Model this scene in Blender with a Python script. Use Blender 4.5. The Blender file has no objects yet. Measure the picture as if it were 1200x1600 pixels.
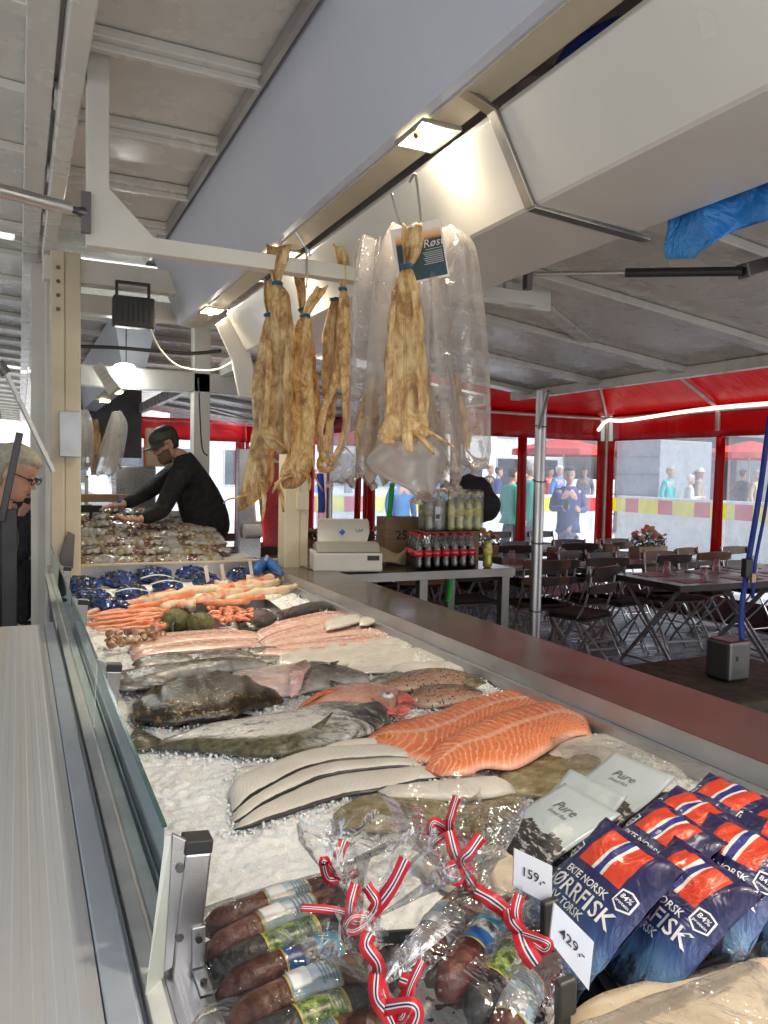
import bpy, bmesh, math, random
from mathutils import Vector, Matrix, noise, Euler
R_=math.radians
SC=bpy.context.scene
COL=SC.collection
# ---------------------------------------------------------------- camera
FPX=1208.0; YAW=R_(25.3); PIT=R_(2.85); ROLL=.02; EYE=Vector((0,0,1.6))
_f=Vector((math.sin(YAW)*math.cos(PIT),math.cos(YAW)*math.cos(PIT),-math.sin(PIT)))
_r=Vector((math.cos(YAW),-math.sin(YAW),0)); _u=_r.cross(_f)
CR=_r*math.cos(ROLL)+_u*math.sin(ROLL); CU=_u*math.cos(ROLL)-_r*math.sin(ROLL)
cam_d=bpy.data.cameras.new('camera'); cam=bpy.data.objects.new('camera',cam_d); COL.objects.link(cam)
cam.matrix_world=Matrix(((CR.x,CU.x,-_f.x,0),(CR.y,CU.y,-_f.y,0),(CR.z,CU.z,-_f.z,1.6),(0,0,0,1)))
cam_d.sensor_fit='VERTICAL'; cam_d.sensor_height=24; cam_d.lens=24*FPX/1600
cam_d.clip_start=.05; cam_d.clip_end=2000
SC.camera=cam
# ---------------------------------------------------------------- world, sun, exposure
SUN_EL=R_(48); SUN_AZ=R_(150)
w=bpy.data.worlds.new('World'); SC.world=w; w.use_nodes=True
nt=w.node_tree; bg=nt.nodes['Background']; sky=nt.nodes.new('ShaderNodeTexSky')
sky.sky_type='NISHITA'; sky.sun_disc=False; sky.sun_elevation=SUN_EL; sky.sun_rotation=SUN_AZ
sky.air_density=1.0; sky.dust_density=5.0; sky.ozone_density=1.0
hs=nt.nodes.new('ShaderNodeHueSaturation'); hs.inputs['Saturation'].default_value=.35
nt.links.new(sky.outputs[0],hs.inputs['Color']); nt.links.new(hs.outputs[0],bg.inputs[0]); bg.inputs[1].default_value=.15
sd=bpy.data.lights.new('sun','SUN'); sd.energy=1.5; sd.angle=R_(14); sd.color=(1,.97,.93)
so=bpy.data.objects.new('sun',sd); COL.objects.link(so)
so.rotation_euler=Euler((math.pi/2-SUN_EL,0,math.pi-SUN_AZ))
SC.view_settings.view_transform='Standard'; SC.view_settings.look='None'; SC.view_settings.gamma=1
SC.view_settings.exposure=1.12
SC.cycles.max_bounces=10; SC.cycles.transparent_max_bounces=32; SC.cycles.diffuse_bounces=5
SC.cycles.glossy_bounces=4; SC.cycles.caustics_reflective=False; SC.cycles.caustics_refractive=False
SC.cycles.sample_clamp_indirect=4; SC.cycles.use_denoising=True
# ---------------------------------------------------------------- placement calculators: a pixel of the photo meets a real plane
def ray(u,v): return _f+CR*((u-600)/FPX)-CU*((v-800)/FPX)
def PZ(u,v,z): d=ray(u,v); return EYE+d*((z-1.6)/d.z)
def PY(u,v,y): d=ray(u,v); return EYE+d*(y/d.y)
def PX(u,v,x): d=ray(u,v); return EYE+d*(x/d.x)
rnd=random.Random(7)
# ---------------------------------------------------------------- materials
MATS={}
class N:
    """tiny node helper"""
    def __init__(s,name):
        s.m=bpy.data.materials.new(name); s.m.use_nodes=True; s.t=s.m.node_tree
        s.b=s.t.nodes['Principled BSDF']; s.o=s.t.nodes['Material Output']; s.tc=s.t.nodes.new('ShaderNodeTexCoord')
    def n(s,typ,**k):
        x=s.t.nodes.new(typ)
        for a,b in k.items(): setattr(x,a,b)
        return x
    def l(s,a,b): s.t.links.new(a,b)
    def put(s,sock,val):
        if hasattr(val,'node'): s.l(val,sock)
        elif isinstance(val,(tuple,list)): sock.default_value=tuple(val)+((1,) if len(val)==3 and len(sock.default_value)==4 else ())
        else: sock.default_value=val
    def set(s,**k):
        nm=dict(col='Base Color',rough='Roughness',metal='Metallic',spec='Specular IOR Level',trans='Transmission Weight',ior='IOR',alpha='Alpha',coat='Coat Weight',coatr='Coat Roughness',sss='Subsurface Weight',emit='Emission Color',es='Emission Strength',normal='Normal',sheen='Sheen Weight')
        for a,b in k.items(): s.put(s.b.inputs[nm[a]],b)
        if 'sss' in k: s.b.inputs['Subsurface Radius'].default_value=(.02,.01,.006)
        return s
    def co(s,kind='Object',scale=None):
        c=s.tc.outputs[kind]
        if scale is not None:
            mp=s.n('ShaderNodeMapping'); mp.inputs['Scale'].default_value=scale if hasattr(scale,'__len__') else (scale,)*3
            s.l(c,mp.inputs[0]); c=mp.outputs[0]
        return c
    def noise(s,scale=5,detail=4,rough=.55,kind='Object',stretch=None,dist=0):
        x=s.n('ShaderNodeTexNoise'); x.inputs['Scale'].default_value=scale; x.inputs['Detail'].default_value=detail
        x.inputs['Roughness'].default_value=rough; x.inputs['Distortion'].default_value=dist
        s.l(s.co(kind,stretch),x.inputs['Vector']); return x.outputs['Fac']
    def voro(s,scale=20,kind='Object',feat='F1',out='Distance',stretch=None):
        x=s.n('ShaderNodeTexVoronoi',feature=feat); x.inputs['Scale'].default_value=scale
        s.l(s.co(kind,stretch),x.inputs['Vector']); return x.outputs[out]
    def ramp(s,fac,stops,interp='LINEAR'):
        r=s.n('ShaderNodeValToRGB'); r.color_ramp.interpolation=interp; e=r.color_ramp.elements
        while len(e)<len(stops): e.new(.5)
        for i,(p,c) in enumerate(stops):
            e[i].position=p
            if not hasattr(c,'__len__'): c=(c,c,c)
            e[i].color=tuple(c)+(1,)
        s.put(r.inputs[0],fac); return r.outputs[0]
    def mix(s,fac,a,b,mode='MIX'):
        x=s.n('ShaderNodeMix',data_type='RGBA',blend_type=mode); s.put(x.inputs[0],fac); s.put(x.inputs[6],a); s.put(x.inputs[7],b); return x.outputs[2]
    def math(s,op,a,b=0,c=0):
        x=s.n('ShaderNodeMath',operation=op); s.put(x.inputs[0],a); s.put(x.inputs[1],b); s.put(x.inputs[2],c); return x.outputs[0]
    def uv(s):
        x=s.n('ShaderNodeSeparateXYZ'); s.l(s.tc.outputs['UV'],x.inputs[0]); return x.outputs[0],x.outputs[1]
    def xyz(s,kind='Object'):
        x=s.n('ShaderNodeSeparateXYZ'); s.l(s.tc.outputs[kind],x.inputs[0]); return x.outputs
    def bump(s,h,strength=.3,dist=.01):
        x=s.n('ShaderNodeBump'); x.inputs['Strength'].default_value=strength; x.inputs['Distance'].default_value=dist
        s.put(x.inputs['Height'],h); s.l(x.outputs[0],s.b.inputs['Normal']); s.bn=x.outputs[0]; return s
def mat(name,col,rough=.5,metal=0,var=.15,vs=6,bs=0,bscale=60,**k):
    """painted / plain material with mottling"""
    if name in MATS: return MATS[name]
    s=N(name); f=s.noise(vs,5)
    a=tuple(c*(1-var) for c in col); b=tuple(min(1,c*(1+var)) for c in col)
    s.set(col=s.ramp(f,[(.3,a),(.7,b)]),metal=metal,**k)
    s.set(rough=s.ramp(s.noise(vs*2.3,3),[(.3,max(.02,rough*.8)),(.7,min(1,rough*1.25))]))
    if bs: s.bump(s.noise(bscale,4),bs,.004)
    MATS[name]=s.m; return s.m
def film(name,tint=(1,1,1),base=.06,gl=.55,rough=.12,milk=0.0,wscale=28,bstr=.9,milkcol=(.9,.9,.9)):
    """clear wrinkled plastic: transparent + glossy (+ a little milky diffuse)"""
    if name in MATS: return MATS[name]
    s=N(name); s.t.nodes.remove(s.b)
    bp=s.n('ShaderNodeBump'); bp.inputs['Strength'].default_value=bstr; bp.inputs['Distance'].default_value=.02
    s.l(s.noise(wscale,3,.6,dist=1.2),bp.inputs['Height'])
    tr=s.n('ShaderNodeBsdfTransparent'); tr.inputs[0].default_value=tint+(1,)
    g=s.n('ShaderNodeBsdfGlossy'); g.inputs['Roughness'].default_value=rough; s.l(bp.outputs[0],g.inputs['Normal'])
    lw=s.n('ShaderNodeLayerWeight'); lw.inputs['Blend'].default_value=.35; s.l(bp.outputs[0],lw.inputs['Normal'])
    f=s.math('MULTIPLY_ADD',lw.outputs['Fresnel'],gl,base)
    mx=s.n('ShaderNodeMixShader'); s.l(f,mx.inputs[0]); s.l(tr.outputs[0],mx.inputs[1]); s.l(g.outputs[0],mx.inputs[2]); out=mx.outputs[0]
    if milk:
        d=s.n('ShaderNodeBsdfDiffuse'); d.inputs[0].default_value=milkcol+(1,); tl=s.n('ShaderNodeBsdfTranslucent'); tl.inputs[0].default_value=milkcol+(1,)
        m1=s.n('ShaderNodeMixShader'); s.l(d.outputs[0],m1.inputs[1]); s.l(tl.outputs[0],m1.inputs[2])
        m2=s.n('ShaderNodeMixShader'); s.put(m2.inputs[0],s.ramp(s.noise(wscale*.5,3),[(.3,milk*.6),(.7,min(1,milk*1.5))])); s.l(out,m2.inputs[1]); s.l(m1.outputs[0],m2.inputs[2]); out=m2.outputs[0]
    s.l(out,s.o.inputs[0]); MATS[name]=s.m; return s.m
def glow(name,col,st):
    s=N(name); s.set(col=col,emit=col,es=st); MATS[name]=s.m; return s.m
# ---------------------------------------------------------------- mesh builder
class MB:
    def __init__(s): s.v=[];s.f=[];s.uv=[];s.mi=[];s.cur=0
    def add(s,vs,fs,uvs=None):
        o=len(s.v); s.v+= [Vector(p) for p in vs]; s.f+=[[i+o for i in f] for f in fs]; s.mi+=[s.cur]*len(fs)
        s.uv+= uvs if uvs else [(0,0)]*len(vs); return s
    def box(s,c,d,M=None):
        c=Vector(c); x,y,z=[q/2 for q in d]
        P=[Vector((a*x,b*y,e*z)) for a in(-1,1) for b in(-1,1) for e in(-1,1)]
        if M is not None: P=[M@p for p in P]
        return s.add([c+p for p in P],[(0,1,3,2),(4,6,7,5),(0,4,5,1),(2,3,7,6),(0,2,6,4),(1,5,7,3)],[((p.x>0),(p.y>0)) for p in P])
    def bx(s,x0,x1,y0,y1,z0,z1): return s.box(((x0+x1)/2,(y0+y1)/2,(z0+z1)/2),(x1-x0,y1-y0,z1-z0))
    def bar(s,p,q,w,h,up=(0,0,1)):
        p=Vector(p);q=Vector(q);d=q-p;L=d.length;d.normalize();U=Vector(up)
        if abs(d.dot(U))>.98: U=Vector((0,1,0))
        X=d.cross(U).normalized();Z=X.cross(d)
        M=Matrix((X,d,Z)).transposed()
        return s.box((p+q)/2,(w,L,h),M)
    def prism(s,prof,y0,y1,axis='y',cap=True):
        """prof: list of (x,z) swept along y"""
        n=len(prof)
        mk={'y':lambda a,b,t:(a,t,b),'x':lambda a,b,t:(t,a,b),'z':lambda a,b,t:(a,b,t)}[axis]
        vs=[mk(a,b,y0) for a,b in prof]+[mk(a,b,y1) for a,b in prof]
        fs=[(i,(i+1)%n,(i+1)%n+n,i+n) for i in range(n)]
        if cap: fs+=[tuple(range(n))[::-1],tuple(range(n,2*n))]
        return s.add(vs,fs,[(i/n,0) for i in range(n)]+[(i/n,1) for i in range(n)])
    def loft(s,rings,cap=True,us=None,closed=True):
        n=len(rings[0]);m=len(rings);vs=[];uvs=[]
        for i,r in enumerate(rings):
            for j,p in enumerate(r):
                vs.append(p); t=2*abs(j/n-.5) if closed else j/(n-1)
                uvs.append((us[i] if us else i/max(1,m-1),t))
        fs=[]
        for i in range(m-1):
            for j in range(n if closed else n-1):
                a=i*n+j;b=i*n+(j+1)%n; fs.append((a,b,b+n,a+n))
        if cap and closed: fs+=[tuple(range(n))[::-1],tuple(range((m-1)*n,m*n))]
        return s.add(vs,fs,uvs)
    def tube(s,pts,r,n=10,cap=True,sq=(1,1),up=(0,0,1)):
        pts=[Vector(p) for p in pts]; m=len(pts)
        rs=r if hasattr(r,'__len__') else [r]*m; rings=[];U=Vector(up)
        for i,p in enumerate(pts):
            d=(pts[min(i+1,m-1)]-pts[max(i-1,0)])
            if d.length<1e-9: d=Vector((0,0,1))
            d.normalize()
            if i==0:
                if abs(d.dot(U))>.95: U=Vector((0,1,0)) if abs(d.y)<.9 else Vector((1,0,0))
            X=d.cross(U).normalized(); Z=X.cross(d).normalized(); U=Z
            rings.append([p+(X*math.cos(t)*sq[0]+Z*math.sin(t)*sq[1])*rs[i] for t in [2*math.pi*k/n+math.pi/2*0 for k in range(n)]])
        return s.loft(rings,cap)
    def lathe(s,prof,c=(0,0,0),n=16,M=None):
        c=Vector(c);rings=[]
        for r,z in prof:
            ring=[Vector((r*math.cos(2*math.pi*k/n),r*math.sin(2*math.pi*k/n),z)) for k in range(n)]
            rings.append([(M@p if M is not None else p)+c for p in ring])
        return s.loft(rings,True)
    def grid(s,fn,nu,nv):
        """fn(s,t)->point, s,t in 0..1"""
        vs=[];uvs=[]
        for j in range(nv+1):
            for i in range(nu+1):
                a=i/nu;b=j/nv; vs.append(fn(a,b)); uvs.append((a,b))
        W=nu+1
        return s.add(vs,[(j*W+i,j*W+i+1,(j+1)*W+i+1,(j+1)*W+i) for j in range(nv) for i in range(nu)],uvs)
    def ball(s,c,r,n=12,m=8,sc=(1,1,1),M=None):
        c=Vector(c);rings=[]
        for i in range(m+1):
            a=math.pi*(i/m); a=min(max(a,.05),math.pi-.05)
            ring=[Vector((math.sin(a)*math.cos(2*math.pi*k/n)*sc[0],math.sin(a)*math.sin(2*math.pi*k/n)*sc[1],-math.cos(a)*sc[2]))*r for k in range(n)]
            rings.append([(M@p if M is not None else p)+c for p in ring])
        return s.loft(rings,True)
    def build(s,name,mats,parent=None,smooth=False,bevel=0,solid=0,sub=0,world=False,fix=True):
        me=bpy.data.meshes.new(name); me.from_pydata([tuple(p) for p in s.v],[],s.f)
        uv=me.uv_layers.new(name='UVMap'); vi=[0]*len(me.loops); me.loops.foreach_get('vertex_index',vi)
        fl=[]
        for i in vi: fl+= [float(s.uv[i][0]),float(s.uv[i][1])]
        uv.data.foreach_set('uv',fl)
        for m in (mats if isinstance(mats,(list,tuple)) else [mats]): me.materials.append(m)
        me.polygons.foreach_set('material_index',s.mi)
        if fix:
            bm=bmesh.new(); bm.from_mesh(me); bmesh.ops.recalc_face_normals(bm,faces=bm.faces); bm.to_mesh(me); bm.free()
        me.polygons.foreach_set('use_smooth',[bool(smooth)]*len(me.polygons))
        o=bpy.data.objects.new(name,me); COL.objects.link(o)
        if parent is not None: o.parent=parent
        if solid:
            d=o.modifiers.new('solid','SOLIDIFY'); d.thickness=solid; d.offset=0
        if bevel:
            d=o.modifiers.new('bevel','BEVEL'); d.width=bevel; d.segments=2; d.limit_method='ANGLE'; d.angle_limit=R_(40)
        if sub:
            d=o.modifiers.new('sub','SUBSURF'); d.levels=d.render_levels=sub
        if smooth=='auto':
            me.polygons.foreach_set('use_smooth',[True]*len(me.polygons)); me.set_sharp_from_angle(angle=R_(40))
        return o
def tag(o,label=None,cat=None,group=None,kind=None):
    if label: o['label']=label
    if cat: o['category']=cat
    if group: o['group']=group
    if kind: o['kind']=kind
    return o
def thing(name,label,cat,loc=(0,0,0),rot=(0,0,0),group=None):
    o=bpy.data.objects.new(name,None); COL.objects.link(o); o.location=loc; o.rotation_euler=rot; o.empty_display_size=.1
    return tag(o,label,cat,group)
def struct(o): o['kind']='structure'; return o
def ctree(o,parent=None):
    c=o.copy(); COL.objects.link(c); c.parent=parent
    for ch in [x for x in list(o.children)]: ctree(ch,c)
    return c
def dup(o,loc,rotz=0,label=None,scale=None,rot=None):
    c=ctree(o); c.location=loc; c.rotation_euler=rot if rot else (0,0,rotz)
    if scale: c.scale=(scale,)*3 if not hasattr(scale,'__len__') else scale
    if label: c['label']=label
    return c
def smoothpath(pts,n=6):
    """catmull-rom"""
    P=[Vector(p) for p in pts]; out=[]
    for i in range(len(P)-1):
        p0=P[max(i-1,0)];p1=P[i];p2=P[i+1];p3=P[min(i+2,len(P)-1)]
        for k in range(n):
            t=k/n; out.append(.5*((2*p1)+(p2-p0)*t+(2*p0-5*p1+4*p2-p3)*t*t+(3*p1-p0-3*p2+p3)*t**3))
    out.append(P[-1]); return out
def interp(xs,ys,x):
    if x<=xs[0]: return ys[0]
    for i in range(len(xs)-1):
        if x<=xs[i+1]:
            t=(x-xs[i])/(xs[i+1]-xs[i]); t=t*t*(3-2*t) if False else t
            return ys[i]+(ys[i+1]-ys[i])*t
    return ys[-1]
def nz(x,y,z=0,s=1): return noise.noise(Vector((x*s,y*s,z*s)))
def textmesh(txt,size=1,align='CENTER',bold=0,extrude=0):
    """(list of verts, faces) of a flat text in the xy plane"""
    c=bpy.data.curves.new('t','FONT'); c.body=txt; c.size=size; c.align_x=align; c.align_y='CENTER'; c.offset=bold; c.resolution_u=2
    o=bpy.data.objects.new('t',c); COL.objects.link(o); dg=bpy.context.evaluated_depsgraph_get()
    me=bpy.data.meshes.new_from_object(o.evaluated_get(dg)); vs=[v.co.copy() for v in me.vertices]; fs=[tuple(p.vertices) for p in me.polygons]
    bpy.data.objects.remove(o); bpy.data.curves.remove(c); bpy.data.meshes.remove(me)
    return vs,fs
# ---------------------------------------------------------------- common materials
WHITE=mat('white_paint',(.62,.61,.56),.35,var=.08,vs=3,spec=.5)
def dirty_white():
    s=N('dirty_white_enamel')
    g=s.noise(1.2,5,.5,stretch=(1,1,1)); sp=s.voro(9); 
    spec=s.ramp(sp,[(.02,(.20,.17,.12)),(.05,(.74,.73,.68))])
    c=s.mix(s.ramp(g,[(.3,0),(.8,.30)]),(.74,.73,.69),(.56,.53,.47))
    c=s.mix(.3,c,spec,'MULTIPLY'); s.set(col=c,rough=s.ramp(s.noise(5,4),[(.3,.22),(.8,.32)]),spec=.5)
    s.bump(s.noise(3,3),.25,.02); MATS['dirty']=s.m; return s.m
DIRTY=dirty_white()
CREAM=mat('cream_paint',(.60,.54,.40),.4,var=.07,vs=4)
s=N('grey_blue_metal_paint'); sc_=s.ramp(s.noise(5,6,.8,stretch=(2,7,.8),dist=.4),[(.66,0),(.70,1)]); sm_=s.ramp(s.noise(1.5,6,.7),[(.4,0),(.8,.35)])
s.set(col=s.mix(s.math('MULTIPLY',sc_,.55),s.mix(sm_,(.50,.53,.60),(.40,.42,.46)),(.12,.12,.14)),rough=.38); BLUEW=s.m
BEIGE=mat('beige_metal_paint',(.50,.44,.33),.35,var=.06)
def steelm(name,col=(.55,.55,.56),rough=.28,st=(1,60,1),amt=.1):
    s=N(name); f=s.noise(6,4,stretch=st); g=s.noise(3,5)
    s.set(col=s.ramp(g,[(.3,tuple(c*.75 for c in col)),(.7,col)]),metal=1,rough=s.ramp(f,[(.3,max(.05,rough-amt)),(.7,rough+amt)])); s.bump(f,.06,.002); MATS[name]=s.m; return s.m
STEEL=steelm('brushed_steel',(.42,.42,.43),.3,(30,.6,30),.1); STEELV=mat('satin_steel',(.45,.45,.46),.28,var=.06,vs=3,metal=1.0); ALU=steelm('aluminium',(.62,.63,.65),.35,(30,.6,30))
GALV=steelm('galvanised_steel',(.6,.6,.6),.4,(1,1,1)); DARKSTEEL=steelm('dark_steel',(.18,.17,.17),.35)
BLACK=mat('black_plastic',(.02,.02,.022),.4,var=.2); RUBBER=mat('black_rubber',(.025,.025,.025),.7)
BLACKCLOTH=mat('black_cloth',(.012,.012,.014),.9,var=.4,vs=20,bs=.5,bscale=30)
def PD_(u,v,d): return EYE+ray(u,v)*d
# ---------------------------------------------------------------- ground
def deckmat():
    s=N('wet_grey_deck'); x=s.xyz()
    w=s.math('FRACT',s.math('MULTIPLY',x[1],7.2)); gap=s.ramp(w,[(.0,.0),(.05,0),(.08,1),(.96,1),(1,0)])
    n=s.noise(4,6,.65,stretch=(.3,4,1)); c=s.ramp(n,[(.3,(.16,.17,.18)),(.7,(.34,.35,.36))])
    s.set(col=s.mix(gap,(.01,.01,.01),c),rough=s.ramp(s.noise(2.5,4),[(.35,.12),(.65,.5)]),spec=.6); s.bump(gap,.5,.01); return s.m
MB().bx(-8,9,-6,8.35,-.1,.02).build('deck_floor',deckmat()); struct(bpy.context.scene.objects['deck_floor'])
pv=N('pale_paving'); pv.set(col=pv.mix(pv.ramp(pv.voro(1.2,feat='DISTANCE_TO_EDGE'),[(0,0),(.03,1)]),(.4,.4,.4),pv.ramp(pv.noise(3,5),[(.3,(.48,.48,.48)),(.7,(.62,.62,.62))])),rough=.6)
g=MB().grid(lambda a,b:(-600+1200*a,-600+1200*b,-.012),8,8).build('street_paving',pv.m); struct(g)

# ---------------------------------------------------------------- the market stall: roof, posts, light beam, flaps
HR=3.0
stall=thing('market_stall','white metal market stall roof with post, ribs and lighting beam above the fish counter','stall',(0,0,0))
Y0,Y1=-1.2,5.25
def ribm(x0,x1,y,z,w=.09,h=.035,**k): return MB().bx(x0,x1,y-w/2,y+w/2,z-h,z)
# roof panel: sheet above
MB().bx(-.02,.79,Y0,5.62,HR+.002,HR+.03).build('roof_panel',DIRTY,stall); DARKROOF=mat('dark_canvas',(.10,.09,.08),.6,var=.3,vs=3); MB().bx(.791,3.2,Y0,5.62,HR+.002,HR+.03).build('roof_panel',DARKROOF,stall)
for i,y in enumerate([-.6,.15,.78,1.42,2.06,2.72,3.36,4.0,4.62]):
    m=MB(); m.bx(.2,.772,y-.05,y+.05,HR-.035,HR-.001); m.bx(.2,.772,y-.016,y+.016,HR-.06,HR-.035); m.build('roof_rib',DIRTY,stall,bevel=.004)
MB().bx(.13,.20,Y0,Y1,HR-.14,HR-.001).build('roof_edge_beam',DIRTY,stall,bevel=.006)
for y in (.9,1.6,2.35,3.1,3.9,4.6):   # small sockets on the edge beam
    m=MB(); m.bx(.118,.13,y-.035,y+.035,HR-.1,HR-.03)
    for k in range(3): m.cur=1; m.bx(.1155,.118,y-.024+k*.018,y-.014+k*.018,HR-.085,HR-.045)
    m.build('rail_clip',[WHITE,BLACK],stall)
# slanted lighting beam
prof=[(.78,HR-.001),(.955,HR-.45),(.975,HR-.457),(1.0,HR-.455),(1.0,HR-.447),(1.03,HR-.447),(1.03,HR-.455),(1.07,HR-.455),(1.078,HR-.44),(1.078,HR-.001)]
m=MB(); m.prism(prof[:],Y0,5.25)
lb=m.build('light_beam',[BLUEW],stall)
bm2=MB(); bm2.bx(.985,1.078,Y0,5.24,HR-.462,HR-.4555); bm2.build('beam_soffit',BEIGE,stall)
MB().bar((.77,Y0,HR-.03),(.77,5.25,HR-.03),.02,.05).build('beam_flange',GALV,stall)
# halogen lamps
LAMPG=glow('lamp_glow',(1,.80,.42),5); BULB=glow('bulb',(1,.9,.7),120); GLASSY=mat('socket',(.2,.15,.08),.3)
def mk_lamp(y,e):
    if abs(y-1.93)<.01: e*=.22
    c=Vector((1.022,y,HR-.463))
    m=MB(); m.grid(lambda a,b:(c.x-.052+.104*a,c.y-.075+.15*b,c.z-.003+.0),6,6)
    l=m.build('lamp',LAMPG,stall)
    f=MB()
    for (x0,x1,y0,y1) in ((-.06,-.052,-.085,.085),(.052,.06,-.085,.085),(-.052,.052,-.085,-.077),(-.052,.052,.077,.085)): f.bx(c.x+x0,c.x+x1,c.y+y0,c.y+y1,c.z-.012,c.z)
    f.build('lamp_frame',GALV,l)
    MB().ball(c+Vector((-.008,0,-.016)),.019,10,8).build('bulb',BULB,l)
    MB().tube([c+Vector((-.03,-.01,-.006)),c+Vector((-.045,-.015,-.02))],[.012,.009],8).build('bulb_holder',GLASSY,l)
    d=bpy.data.lights.new('lamp_light','AREA'); d.shape='RECTANGLE'; d.size=.10; d.size_y=.14; d.energy=e; d.color=(1,.84,.62); d.spread=R_(125)
    o=bpy.data.objects.new('lamp_light',d); COL.objects.link(o); o.location=c+Vector((0,0,-.035)); o.parent=l
for y in (.6,1.93,3.25,4.57): mk_lamp(y,4.6)
# far cross beams and upper structure at the end of the stall
MB().bx(.13,3.2,5.0,5.12,HR-.3,HR-.16).build('cross_beam',DIRTY,stall,bevel=.008)
MB().bx(.3,1.9,5.3,5.42,HR-.42,HR-.3).build('cross_beam',DIRTY,stall,bevel=.008)
# corner post with box
m=MB(); m.bx(.17,.245,4.95,5.11,.1,HR-.14); m.bx(.247,.335,4.96,5.10,.1,HR-.14); m.build('post',CREAM,stall,bevel=.006)
m=None
for z in (2.52,2.6,2.68,2.76): MB().tube([(.21,4.949,z),(.21,4.94,z)],.012,8).build('post_bolt',DARKSTEEL,stall)
# Second post at the counter's back right corner
m=MB(); m.bx(1.50,1.60,4.62,4.76,.1,2.36); m.bx(1.602,1.66,4.63,4.75,.1,2.36); m.build('post',CREAM,stall,bevel=.006)
MB().bx(1.57,1.65,4.595,4.622,1.36,1.47).build('junction_box',CREAM,stall,bevel=.004)
m=MB(); m.bx(.215,.335,4.93,4.947,1.66,1.93); m.build('switch_box',mat('pale_blue_steel',(.5,.56,.62),.4,metal=.3),stall,bevel=.006)
m=MB(); m.bx(.30,.33,5.15,5.22,1.6,2.66); m.build('conduit',CREAM,stall)
# steel corner bracket at the foot of the post
m=MB(); m.prism([(.235,.99),(.29,1.0),(.30,1.2),(.262,1.22),(.22,1.08)],4.93,4.948); m.build('foot_bracket',DARKSTEEL,stall)

# left flap above the customers, lifts outwards
def flap_left(y0,y1,par,nr=9):
    A=Vector((.14,0,HR-.015)); B=Vector((-1.9,0,HR+.12)); d=(B-A)
    up=Vector((0,0,.02))
    def at(t,y,z=0): p=A+d*t; return Vector((p.x,y,p.z+z))
    m=MB(); m.add([at(0,y0),at(1,y0),at(1,y1),at(0,y1),at(0,y0,.02),at(1,y0,.02),at(1,y1,.02),at(0,y1,.02)],[(0,1,2,3),(7,6,5,4),(0,4,5,1),(1,5,6,2),(2,6,7,3),(3,7,4,0)])
    fl=m.build('side_flap',DIRTY,par)
    for i in range(nr):
        y=y0+.25+(y1-y0-.5)*i/(nr-1)
        MB().bar(at(.02,y,-.02),at(.98,y,-.02),.075,.035).build('flap_rib',DIRTY,fl,bevel=.004)
    MB().bar(at(.035,y0,-.028),at(.035,y1,-.028),.09,.05).build('flap_edge',DIRTY,fl,bevel=.004)
    MB().bar(at(.97,y0,-.028),at(.97,y1,-.028),.09,.05).build('flap_edge',DIRTY,fl,bevel=.004)
    return fl
flap_left(Y0,Y1,stall,11)
# gas strut on the left, thick grey tube
m=MB(); a=PY(-60,282,2.55); b=PY(108,326,2.72); m.tube([a,b],.021,14); s1=m.build('gas_strut',GALV,stall,smooth='auto')
m=MB(); c=PY(131,332,2.76); m.tube([b,b+(c-b)*.5,c],[.012,.012,.02],10); m.box(c+Vector((.006,0,.0)),(.03,.03,.13)); m.build('strut_joint',DARKSTEEL,s1)

# right flap: hinged panel with ribs, slopes down to the tent
def flap_right(y0,y1,par,ribs):
    A=Vector((1.58,0,2.50)); B=Vector((3.62,0,2.262)); d=B-A
    def at(t,y,z=0): p=A+d*t; return Vector((p.x,y,p.z+z))
    m=MB(); m.add([at(0,y0),at(1,y0),at(1,y1),at(0,y1),at(0,y0,.02),at(1,y0,.02),at(1,y1,.02),at(0,y1,.02)],[(0,1,2,3),(7,6,5,4),(0,4,5,1),(1,5,6,2),(2,6,7,3),(3,7,4,0)])
    fl=m.build('side_flap',GREYFLAP,par)
    for y in ribs:
        MB().bar(at(.0,y,-.02),at(.98,y,-.02),.10,.035).build('flap_rib',GREYFLAP,fl,bevel=.004)
    for i in range(len(ribs)-1):
        if i%2==0:
            MB().bar(at(.1,ribs[i]+.06,-.014),at(.6,ribs[i+1]-.06,-.014),.07,.02).build('flap_brace',GREYFLAP,fl)
    MB().bar(at(.985,y0,-.03),at(.985,y1,-.03),.07,.06).build('flap_edge',GREYFLAP,fl,bevel=.004)
    return fl
GREYFLAP=mat('grey_white_enamel',(.52,.50,.46),.28,var=.12,vs=2.5,spec=.6,bs=.3,bscale=5)
flap_right(-.8,5.2,stall,[-.5,.35,1.2,1.95,2.7,3.45,4.2,4.95])
# gas strut on right flap
m=MB(); a=PD_(832,428,2.92); q=PD_(1160,424,2.62); mid=a+(q-a)*.47
s2=MB().tube([a,mid],.009,10).build('gas_strut',ALU,stall,smooth='auto')
MB().tube([mid,q],.016,14).build('strut_cylinder',BLACK,s2,smooth='auto')
e=PD_(1195,414,2.66); MB().bar(q,e,.05,.05).build('strut_bracket',DARKSTEEL,s2,bevel=.004)
MB().bx(a.x-.03,a.x-.005,a.y-.01,a.y+.02,a.z-.06,a.z+.06).build('strut_bracket',DARKSTEEL,s2)

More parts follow.
